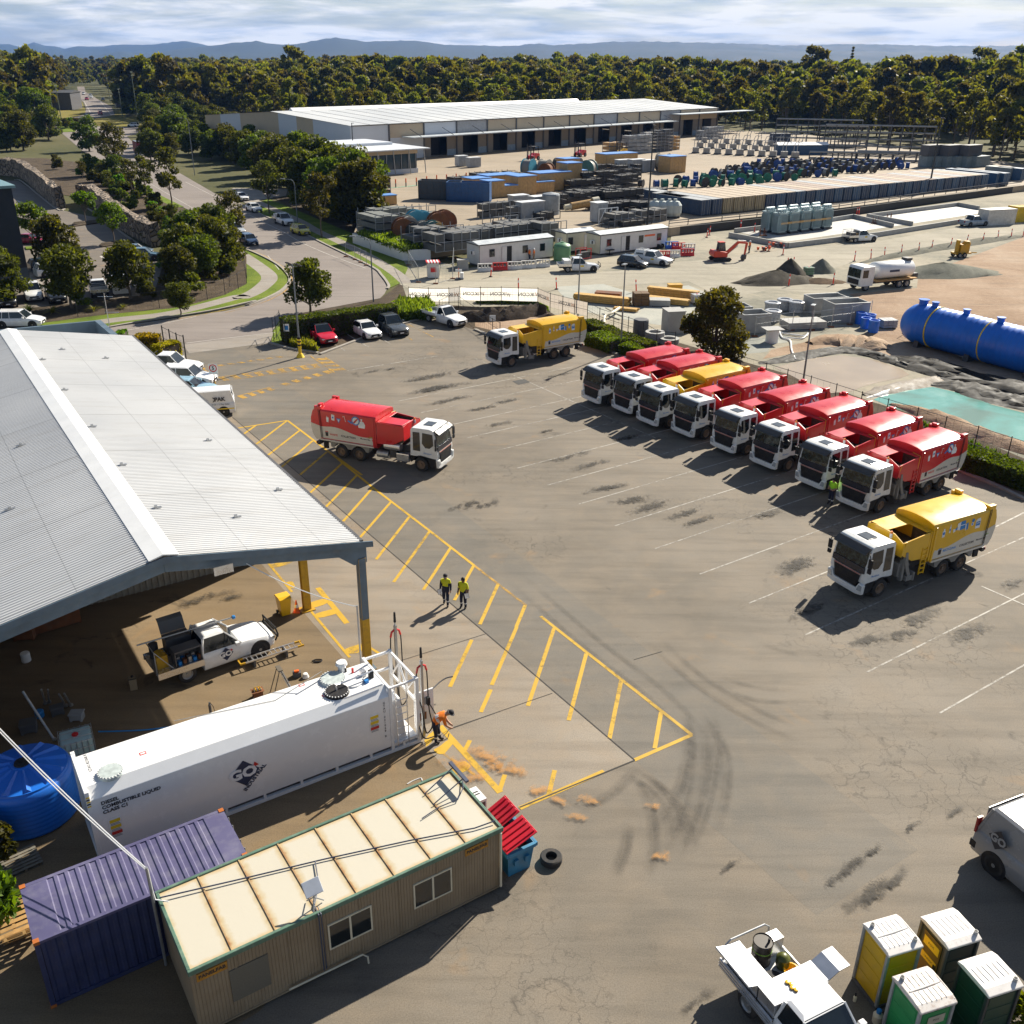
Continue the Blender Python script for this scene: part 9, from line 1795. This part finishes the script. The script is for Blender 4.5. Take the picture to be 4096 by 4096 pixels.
for (u0,u1,v0,v1,n_,nm,gr) in ((0,560,960,1260,9,'dark leafy tree between the dry lawn and the car park wall','trees below the dry lawn'),(1560,2000,820,1480,18,'leafy tree on the far side of the street beyond the cross street','trees beyond the cross street'),(1380,1640,690,800,5,'leafy tree by the pale far buildings','trees by the far buildings'),(120,520,640,720,7,'tree behind the white flat roofed building','trees behind the white building')):
 for i in range(n_): plant('leafy_tree',nm,'tree',F2(rr.uniform(u0,u1),rr.uniform(v0,v1)),(DENSE+STREET)[rr.choice((0,1,2,2,3))],rr.uniform(.65,1.1),None,gr)
for i in range(26): plant('leafy_tree','leafy tree of the thicket between the street and the warehouse end wall','tree',C1(rr.uniform(1330,1900),rr.uniform(970,1260)),DENSE[i % 3],rr.uniform(.55,.85),None,'thicket by the warehouse end')
for i in range(6): plant('street_shrub','low shrub on the roundabout verge','shrub',F2(640+i*40,1000+rr.uniform(-12,8)),SHRUB[i % 3],rr.uniform(1.2,2.0),None,'shrubs at the roundabout')
BK = pts(C5,[(400,80),(760,130),(900,210),(1200,400),(1600,600),(1700,720),(1250,740),(1150,620),(1000,480),(760,280),(560,230),(400,150)])
def inpoly(p,P):
 c = False
 for a,b_ in zip(P,P[1:]+P[:1]):
  if (a[1] > p.y) != (b_[1] > p.y) and p.x < (b_[0]-a[0])*(p.y-a[1])/(b_[1]-a[1])+a[0]: c = not c
 return c
def scatter(P,n,f):
 xs = [p[0] for p in P]; ys_ = [p[1] for p in P]; i = 0
 for _ in range(n*12):
  if i >= n: break
  p = Vector((rr.uniform(min(xs),max(xs)),rr.uniform(min(ys_),max(ys_)),0))
  if inpoly(p,P): f(p,i); i += 1
scatter(BK,44,lambda p,i: plant('bank_shrub','shrub on the planted bank above the stone walls','shrub',p,SHRUB[(0,1,1,2,2)[i % 5]],rr.uniform(.8,1.5),None,'shrubs on the planted bank')); scatter(BK,9,lambda p,i: plant('bank_tree','bushy young tree on the planted bank above the stone walls','tree',p,(STREET+DENSE)[i % 6],rr.uniform(.4,.62),None,'young trees on the planted bank'))
CN = pts(C5,[(1180,980),(1220,800),(1500,720),(1740,720),(1760,900),(1600,1050),(1300,1080)])
scatter(CN,12,lambda p,i: plant('corner_tree','dark bushy tree in the planted corner of the car park','tree',p,(DENSE+ROUND)[i % 5],rr.uniform(.5,.75) if i % 5 < 3 else rr.uniform(.8,1.1),None,'trees in the planted corner')); scatter(CN,14,lambda p,i: plant('corner_shrub','shrub under the trees of the planted corner','shrub',p,SHRUB[i % 3],rr.uniform(.6,1.0),None,'shrubs in the planted corner'))
def strap(seed,L,n):
 r = random.Random(seed); b = MB()
 for i in range(n):
  a = r.uniform(0,6.28); l = L*r.uniform(.6,1); e = r.uniform(.5,1.3); w_ = .04*L; c_,s_ = math.cos(a),math.sin(a); q = [(l*t*math.cos(e)*(1+.3*t),l*(t*math.sin(e)-.5*t*t)) for t in (0,.35,.7,1)]; b._add([(x*c_-s_*w_*sg*(1-t),x*s_+c_*w_*sg*(1-t),z+.1) for (x,z),t in zip(q,(0,.2,.5,1)) for sg in (-1,1)],[(0,1,3,2),(2,3,5,4),(4,5,7,6)])
 return b
STR = [(strap(i,1.5,60).mesh('crown',leafmat('strap_leaves',(.05,.07,.012),(.30,.30,.06),.1)),None) for i in range(2)]
for i,(u,v,s_,lab) in enumerate(((225,1225,1.15,'large strap leaved plant in front of the white ute'),(400,1235,1.15,'large strap leaved plant in front of the black ute'),(710,1215,.9,'spiky yucca in the planted fence strip'),(930,1195,.7,'small spiky yucca in the planted fence strip'),(40,1310,1.0,'orange flowering plant at the frame edge'))): plant('strap_plant',lab,'plant',C5(u,v),STR[i % 2],s_)
for i,(u,v,s_) in enumerate(((620,1190,.9),(1120,1130,.9),(1370,1090,.8),(1470,1080,1.2),(1580,1000,1.0),(1730,950,.9),(1060,650,1.0),(1110,690,.8))): plant('garden_shrub','low rounded shrub in the strip by the wire fence','shrub',C5(u,v),SHRUB[i % 3],s_,None,'low shrubs along the wire fence')
def hedge(label,P,w_,h,mat,n,size=.16,z=0,name='hedge',dens=1.0):
 L = [yz(p,0) for p in P]; t = thing(name,label,'hedge',L[0]); b = MB(); o = L[0]; q = ribbon([p-o for p in L],w_*.86); k = len(L); b.loft([[(q[i].x,q[i].y,.05),(q[i].x,q[i].y,h*.93),(q[2*k-1-i].x,q[2*k-1-i].y,h*.93),(q[2*k-1-i].x,q[2*k-1-i].y,.05)] for i in range(k)]); b.build('stem',m_barkd,t); r = random.Random(n); Q = []; sg_ = [(c-a).length for a,c in zip(L,L[1:])]
 for i in range(n):
  j = r.choices(range(len(sg_)),sg_)[0]; d = (L[j+1]-L[j]).normalized(); nn = Vector((-d.y,d.x,0)); p = L[j].lerp(L[j+1],r.random())-o; f = r.random(); wv = .06*math.sin(p.length*2.1)+r.gauss(0,.035)
  Q.append(p+nn*(r.uniform(-.5,.5)*w_)+Vector((0,0,h+wv)) if f < .4 else p+nn*((w_/2+wv)*(1 if f < .7 else -1))+Vector((0,0,r.uniform(.05,h))))
  if r.random() < .06: e_ = L[0] if r.random() < .5 else L[-1]; Q[-1] = e_-o+nn*r.uniform(-.5,.5)*w_+Vector((0,0,r.uniform(.05,h)))
 o_ = bpy.data.objects.new('foliage',leaves('foliage',Q,size,mat,n)); col.objects.link(o_); o_.parent = t
hedge('long tall clipped hedge between the road and the parked cars',[C6(405,1190,2.2),C6(800,1135,2.2),C6(1190,1085,2.2)],1.7,2.2,lf_hedge,9000); hedge('low bright hedge block right of the yellow truck',[D3(830,400,1.1),D3(1010,460,1.1)],2.2,1.1,lf_lime,3000); hedge('low bright hedge block beside the light pole',[D3(1050,475,.9),D3(1190,505,.9)],1.8,.9,lf_lime,2200); hedge('long dark hedge along the sloping fence',[D3(790,310,1.1),D3(1010,400,1.1),D3(1240,480,1.1)],1.4,1.1,lf_hedge,5000)
hedge('dark hedge behind the last red truck along the pond fence',[D5(1560,890,1.2),D5(1760,950,1.2),D5(2050,1040,1.2)],2.0,1.2,lf_hedge,5500); hedge('square hedge with orange tips beside the open gate',[F1(5,330,1.7),F1(80,345,1.7)],2.2,1.7,lf_or,2800); hedge('lower orange tipped hedge behind the square one',[D1(945,250,1.6),D1(1120,245,1.6)],1.4,1.6,lf_or,2000); hedge('small green bush at the annex corner',[D1(815,225,.9),D1(875,225,.9)],1.4,.9,lf_lime,900)
def grassy(name,P,n,h,seed,mat=lf_gr,z=0):
 r = random.Random(seed); b = []; xs = [p[0] for p in P]; ys_ = [p[1] for p in P]
 while len(b) < n:
  p = Vector((r.uniform(min(xs),max(xs)),r.uniform(min(ys_),max(ys_)),0))
  if inpoly(p,P): b.append((p.x,p.y,z+r.uniform(.02,h)))
 me = leaves(name,b,h*.55,mat,seed,-1.5,2.6); o = bpy.data.objects.new(name,me); col.objects.link(o); tag(o,kind='stuff')
grassy('long_grass',pts(C6,[(1205,1195),(1210,1100),(1420,1095),(1480,1150),(1440,1195)]),5000,.8,3); grassy('planter_grass',pts(C6,[(930,600),(1255,715),(1430,690),(1380,640),(1100,560)],YZ),4000,.6,4,z=YZ); grassy('garden_grass',[F1(1010,360),F1(1220,405),F1(1120,270),F1(1000,260)],2500,.5,5); grassy('bank_grass',pts(F4,[(20,530),(800,540),(950,640),(900,520),(700,480),(20,500)]),4000,.4,6); grassy('fence_ground_cover',[D5(1200,700),D5(1932,1010),D5(1932,1180),D5(1480,1000)],2500,.35,7,lf_hedge)
plant('shrub','sunlit shrub tip at the frame corner beside the toilets','shrub',E6(1860,1440),SHRUB[0],.55); plant('shrub','tall leafy shrub at the frame edge beside the purple container','shrub',E2(-60,900),SHRUB[0],1.0); plant('shrub','thin leafy shrub by the grey pallet','shrub',E2(-40,430),SHRUB[2],.8)
# ------------------------------------------------------------------ stone walls, far buildings, the dark building
def stone(c):
 k = NT('stone_wall'); v = k.coord(); vo = k.n('TexVoronoi',feature='DISTANCE_TO_EDGE'); vo.inputs['Scale'].default_value = 1.1; k.l(v,vo.inputs['Vector']); v2 = k.n('TexVoronoi'); v2.inputs['Scale'].default_value = 1.1; k.l(v,v2.inputs['Vector']); cc_ = k.mix(.8,c,k.ramp(v2.outputs['Color'],[(.2,.5),(.8,1.3)]),'MULTIPLY'); cc_ = k.mix(k.ramp(vo.outputs['Distance'],[(.02,1),(.09,0)]),cc_,(.03,.025,.02)); k.l(cc_,k.p.inputs['Base Color']); k.p.inputs['Roughness'].default_value = .9; k.bump(k.ramp(vo.outputs['Distance'],[(.0,0),(.2,1)]),.9,.3); return k.m
m_stone = stone((.30,.235,.175))
def stonewall(label,P,h):
 global o
 t = thing('stone_wall',label,'wall',yz(P[0],0)); L = [yz(p,0)-yz(P[0],0) for p in P]; rr_ = random.Random(3); L = smoothline(L,5); q = ribbon(L,1.6); k = len(L); b = MB(); b.loft([[(q[i].x,q[i].y,0),(q[i].x*.99,q[i].y,h*rr_.uniform(.9,1.1)),(q[2*k-1-i].x,q[2*k-1-i].y,h*rr_.uniform(.9,1.1)),(q[2*k-1-i].x,q[2*k-1-i].y,0)] for i in range(k)]); b.build('boulders',m_stone,t)
stonewall('far stone boulder wall above the car park',pts(C5,[(-150,180),(60,190),(190,215),(330,330),(470,440)]),3.6); stonewall('near stone boulder wall above the car park',pts(C5,[(600,395),(690,400),(790,470),(950,600),(1190,730)]),3.2)
p1,p0 = C5(235,1025),C5(235,1025); hb = zat(p0.x,p0.y,600+285*1024/1932)
fb = Vector(C5(105,285,hb)); db = thing('dark_building','tall navy clad building with teal roof edge at the frame side','building',p0,0); hz_ = hb; d_ = (C5(100,290,hz_)-yz(p0,hz_)); d_ = Vector((-.62,.78,0)); n_ = Vector((-.78,-.62,0)); b = MB(); Q = [Vector(),d_*30,d_*30+n_*40,n_*40]; b.prism([(q.x,q.y) for q in Q],'z',2.2,hz_,0); b.prism([(q.x,q.y) for q in Q],'z',0,2.2,1); b.build('wall',[M('navy_cladding',(.012,.017,.024),.7,var=.15),M('slate_base',(.05,.07,.09),.7)],db); b = MB(); Q = [q+((q-Q[2]).normalized()*.5 if q != Q[2] else q*0) for q in Q]; b.prism([(q.x,q.y) for q in Q],'z',hz_+.01,hz_+.3); b.build('roof',M('teal_roof',(.16,.27,.29),.4),db)
b = MB(); b.box(-.4,.4,-.1,.1,0,.5); tag(b.build('wall_lamp',m_inkg,loc=C5(143,683,5)),'small green lamp on the wall of the navy building','lamp') if 0 else None
def shedb(c,u0,v0,u1,h,dep,mw,mr_,label):
 a,e = c(u0,v0),c(u1,v0); L = (e-a).length; t = thing('far_building',label,'building',a,hd(a,e)); b = MB(); b.box(0,L,0,dep,0,h); b.build('wall',mw,t); b = MB(); b.prism([(-.4,h),(-.4,h+.2),(dep/2,h+1.2),(dep+.4,h+.2),(dep+.4,h)],'x',-.4,L+.4); b.build('roof',mr_,t); b = MB(); [b.box(L*(.2+.25*i),L*(.2+.25*i)+2,-.06,-.01,0,min(3,h*.7)) for i in range(3)]; b.build('door',m_dgrey,t)
shedb(F2,-60,752,185,5,30,m_white,m_wroof,'white flat roofed building at the frame edge by the dry lawn'); shedb(F2,190,752,325,6,20,m_beige,m_beige,'beige blank walled building beside the white one'); shedb(F2,480,800,800,8,25,m_dgrey,M('dark_roof',(.05,.05,.05),.6),'long dark shed on the dry lawn'); shedb(F2,1400,690,1760,8,30,m_beige,m_white,'pale roofed building among trees by the power poles'); shedb(F2,1530,760,1740,7,20,m_beige,m_beige,'small beige building under the far trees'); shedb(F2,850,440,975,6,20,m_beige,m_white,'grey roofed house at the top of the far street'); shedb(F2,1270,770,1370,5,3,m_grey,m_grey,'grey sign hoarding on the far verge'); shedb(C2,220,735,460,11,12,m_white,m_white,'white ribbed hoarding behind the warehouse roof')
# ------------------------------------------------------------------ forest
road = [Vector((-90,255)),Vector((-141,348)),Vector((-190,465)),Vector((-262,640)),Vector((-354,865))]
def hgt(x,y): return .94+.14*math.sin(x*.013+1.2)*math.cos(y*.008)+.12*math.sin(x*.031+y*.017)
def okf(x,y):
 p = Vector((x,y)); u = x/(y*.906+22)*FPX+512
 lx,ly = (x+40.4)*.6756+(y-254.7)*.7373,-(x+40.4)*.7373+(y-254.7)*.6756
 if -14 < lx < 182 and -60 < ly < 80: return False
 if x > 60 and y < 425: return y > 232 and x > float(np.interp(y,(235,250,270,300,342,386,425),(168,144,136,124,119,105,60)))+3
 for a,c in zip(road,road[1:]):
  t = max(0,min(1,(p-a).dot(c-a)/(c-a).length_squared))
  if (p-(a+(c-a)*t)).length < (16 if y > 470 else 30): return False
 if x < 60 and y < 380 and not (x > -60 and y > 330): return False
 if x < -60 and y < 440: return -100 < x and y > 385 or x < -330 and y > 420
 return True
pp = []; n = 0; r = random.Random(11); near = []
while len(near) < 3000:
 d = 262*math.exp(r.random()*2.1); a = r.uniform(-.62,.66); x,y = d*math.sin(a),d*math.cos(a)
 if okf(x,y): near.append((d,x,y))
near.sort(); pick = []
for d,x,y in near:
 if len(pick) >= 290: break
 if all((x-a)**2+(y-c)**2 > 42 for a,c in pick): pick.append((x,y))
for i,(x,y) in enumerate(pick): plant('gum_tree','olive green gum tree in the forest behind the warehouse and yard','tree',(x,y,-.3),GUM[i % 5],hgt(x,y)*r.uniform(.72,1.08),None,'gum trees along the forest edge')
ps_ = set(pick); rest = [(x,y) for d,x,y in near if (x,y) not in ps_]
tall = ((545,150,31,'tall gum rising above the forest left of the warehouse ridge'),(1530,160,33,'tall gum standing above the treeline over the yard'),(1845,170,33,'domed tall gum on the treeline above the grey containers'),(1925,150,34,'tall gum at the frame edge on the treeline'),(1590,150,27,'dark tree top beside the small pine on the treeline'))
for u,v,h,lab in tall: p = at(u*4096/1932,68*4); q = Vector(((u*4096/1932/4-512)/1065*560,560,0)); plant('tall_gum_tree',lab,'tree',q,GUM[1],h/20*1.02,None,None)
q = Vector(((1598*4096/1932/4-512)/1065*560,560,0)); t = thing('norfolk_pine','small dark conical pine poking above the treeline','tree',q); cl = [(0,0,10+i*1.4,3.0*(1-i/17),.35) for i in range(17)]; o_ = bpy.data.objects.new('crown',crown('crown',cl,60,.9,lf_far,9)); col.objects.link(o_); o_.parent = t; b = MB(); b.cyl((0,0,0),(0,0,33),.4,.1,8); b.build('trunk',m_barkd,t)
for i in range(5200): 
 d = 470*math.exp(r.random()*1.7); a = r.uniform(-.64,.64); x,y = d*math.sin(a),d*math.cos(a)
 if okf(x,y): rest.append((x,y))
g = bpy.data.meshes.new('forest'); g.from_pydata([(x,y,-.3) for x,y in rest],[],[]); fo = bpy.data.objects.new('forest',g); col.objects.link(fo); tag(fo,kind='stuff')
pc = bpy.data.collections.new('forest_tree_kinds')
for i in range(5): o_ = bpy.data.objects.new('forest_tree',treeproto('f',90+i,lf_far,20,5.4,12,45,1.3,.4,.3)[0]); pc.objects.link(o_)
gn = bpy.data.node_groups.new('forest_scatter','GeometryNodeTree'); gn.interface.new_socket('Geometry',in_out='INPUT',socket_type='NodeSocketGeometry'); gn.interface.new_socket('Geometry',in_out='OUTPUT',socket_type='NodeSocketGeometry'); gi,go_ = gn.nodes.new('NodeGroupInput'),gn.nodes.new('NodeGroupOutput'); ci = gn.nodes.new('GeometryNodeCollectionInfo'); ci.inputs[0].default_value = pc; ci.inputs['Separate Children'].default_value = True; ci.inputs['Reset Children'].default_value = True; ip = gn.nodes.new('GeometryNodeInstanceOnPoints'); ip.inputs['Pick Instance'].default_value = True
at_ = g.attributes.new('tree_size','FLOAT','POINT'); at_.data.foreach_set('value',[hgt(x,y)*r.uniform(.82,1.3) for x,y in rest]); rv = gn.nodes.new('GeometryNodeInputNamedAttribute'); rv.data_type = 'FLOAT'; rv.inputs[0].default_value = 'tree_size'; ra_ = gn.nodes.new('FunctionNodeRandomValue'); ra_.data_type = 'FLOAT_VECTOR'; ra_.inputs[0].default_value = (0,0,0); ra_.inputs[1].default_value = (0,0,6.28)
gn.links.new(gi.outputs[0],ip.inputs['Points']); gn.links.new(ci.outputs[0],ip.inputs['Instance']); gn.links.new(rv.outputs[0],ip.inputs['Scale']); gn.links.new(ra_.outputs[0],ip.inputs['Rotation']); gn.links.new(ip.outputs[0],go_.inputs[0]); md = fo.modifiers.new('scatter','NODES'); md.node_group = gn
# ------------------------------------------------------------------ hills and the air between
m_hill = M('wooded_hill',(.016,.028,.014),.95,var=.35,scale=.004)
def hills(D,prof,seed,depth=2600):
 r_ = np.random.default_rng(seed); us = np.linspace(-500,4600,260); vs = np.interp(us,[p[0] for p in prof],[p[1] for p in prof]); rings = []; nz_ = np.cumsum(r_.normal(size=(9,260)),1); nz_ = (nz_-nz_.mean(1,keepdims=True)); nz_ /= np.abs(nz_).max(1,keepdims=True)
 for j in range(10):
  f = j/7; ring_ = []
  for i,(u,v) in enumerate(zip(us,vs)):
   k = (u/4-512)/1065; Dj = D+(f-1)*depth; y = Dj; x = k*Dj; hr = max(1,zat(k*D,D,v)); hh = hr*(f**.8 if f <= 1 else max(0,1-(f-1)*2.2))*(1+.22*nz_[min(j,8),i]*(1 if j not in (7,) else .06)+(r_.normal()*.012)); ring_.append((x,y,hh if j else -2))
  rings.append(ring_)
 b = MB(); b.loft(rings,caps=False,closed=False); tag(b.build('hills',m_hill,smooth=True,angle=180),kind='structure')
f1 = 1024/1932; c2 = 1200/1932; c3 = 1100/1932; c4 = 1096/1932
P1 = [(u*f1,v*f1) for u,v in ((-900,340),(0,330),(60,330),(130,352),(250,315),(330,346),(400,347),(470,366),(560,346),(720,350),(870,335),(1100,335),(1380,308),(1480,325),(1600,355),(1932,400))]+[(4600,235)]
P2 = [(-500,230),(0,225),(360,222),(480,203),(560,222),(700,195)]+[(900+u*c2,v*c2) for u,v in ((0,281),(180,269),(360,290),(500,275),(600,255),(740,245),(880,269),(1000,262),(1270,265),(1380,285),(1560,290),(1800,295))]+[(2000+u*c3,v*c3) for u,v in ((240,303),(330,315),(700,295),(940,286),(1150,292),(1400,296))]+[(3000+u*c4,v*c4) for u,v in ((0,308),(200,320),(640,310),(900,312),(1200,322),(1700,322),(2300,326))]
hills(10500,P1,1); hills(8600,P2,2)
hz = MB(); hz.box(-9500,9500,-60,11200,-3,300); hm = bpy.data.materials.new('air'); hm.use_nodes = True; ht = hm.node_tree; ht.nodes.clear(); ho = ht.nodes.new('ShaderNodeOutputMaterial'); pv = ht.nodes.new('ShaderNodeVolumePrincipled'); pv.inputs['Color'].default_value = (.18,.42,1.0,1); pv.inputs['Density'].default_value = .000045; pv.inputs['Anisotropy'].default_value = .1; ht.links.new(pv.outputs[0],ho.inputs['Volume']); tag(hz.build('haze',hm),kind='stuff')
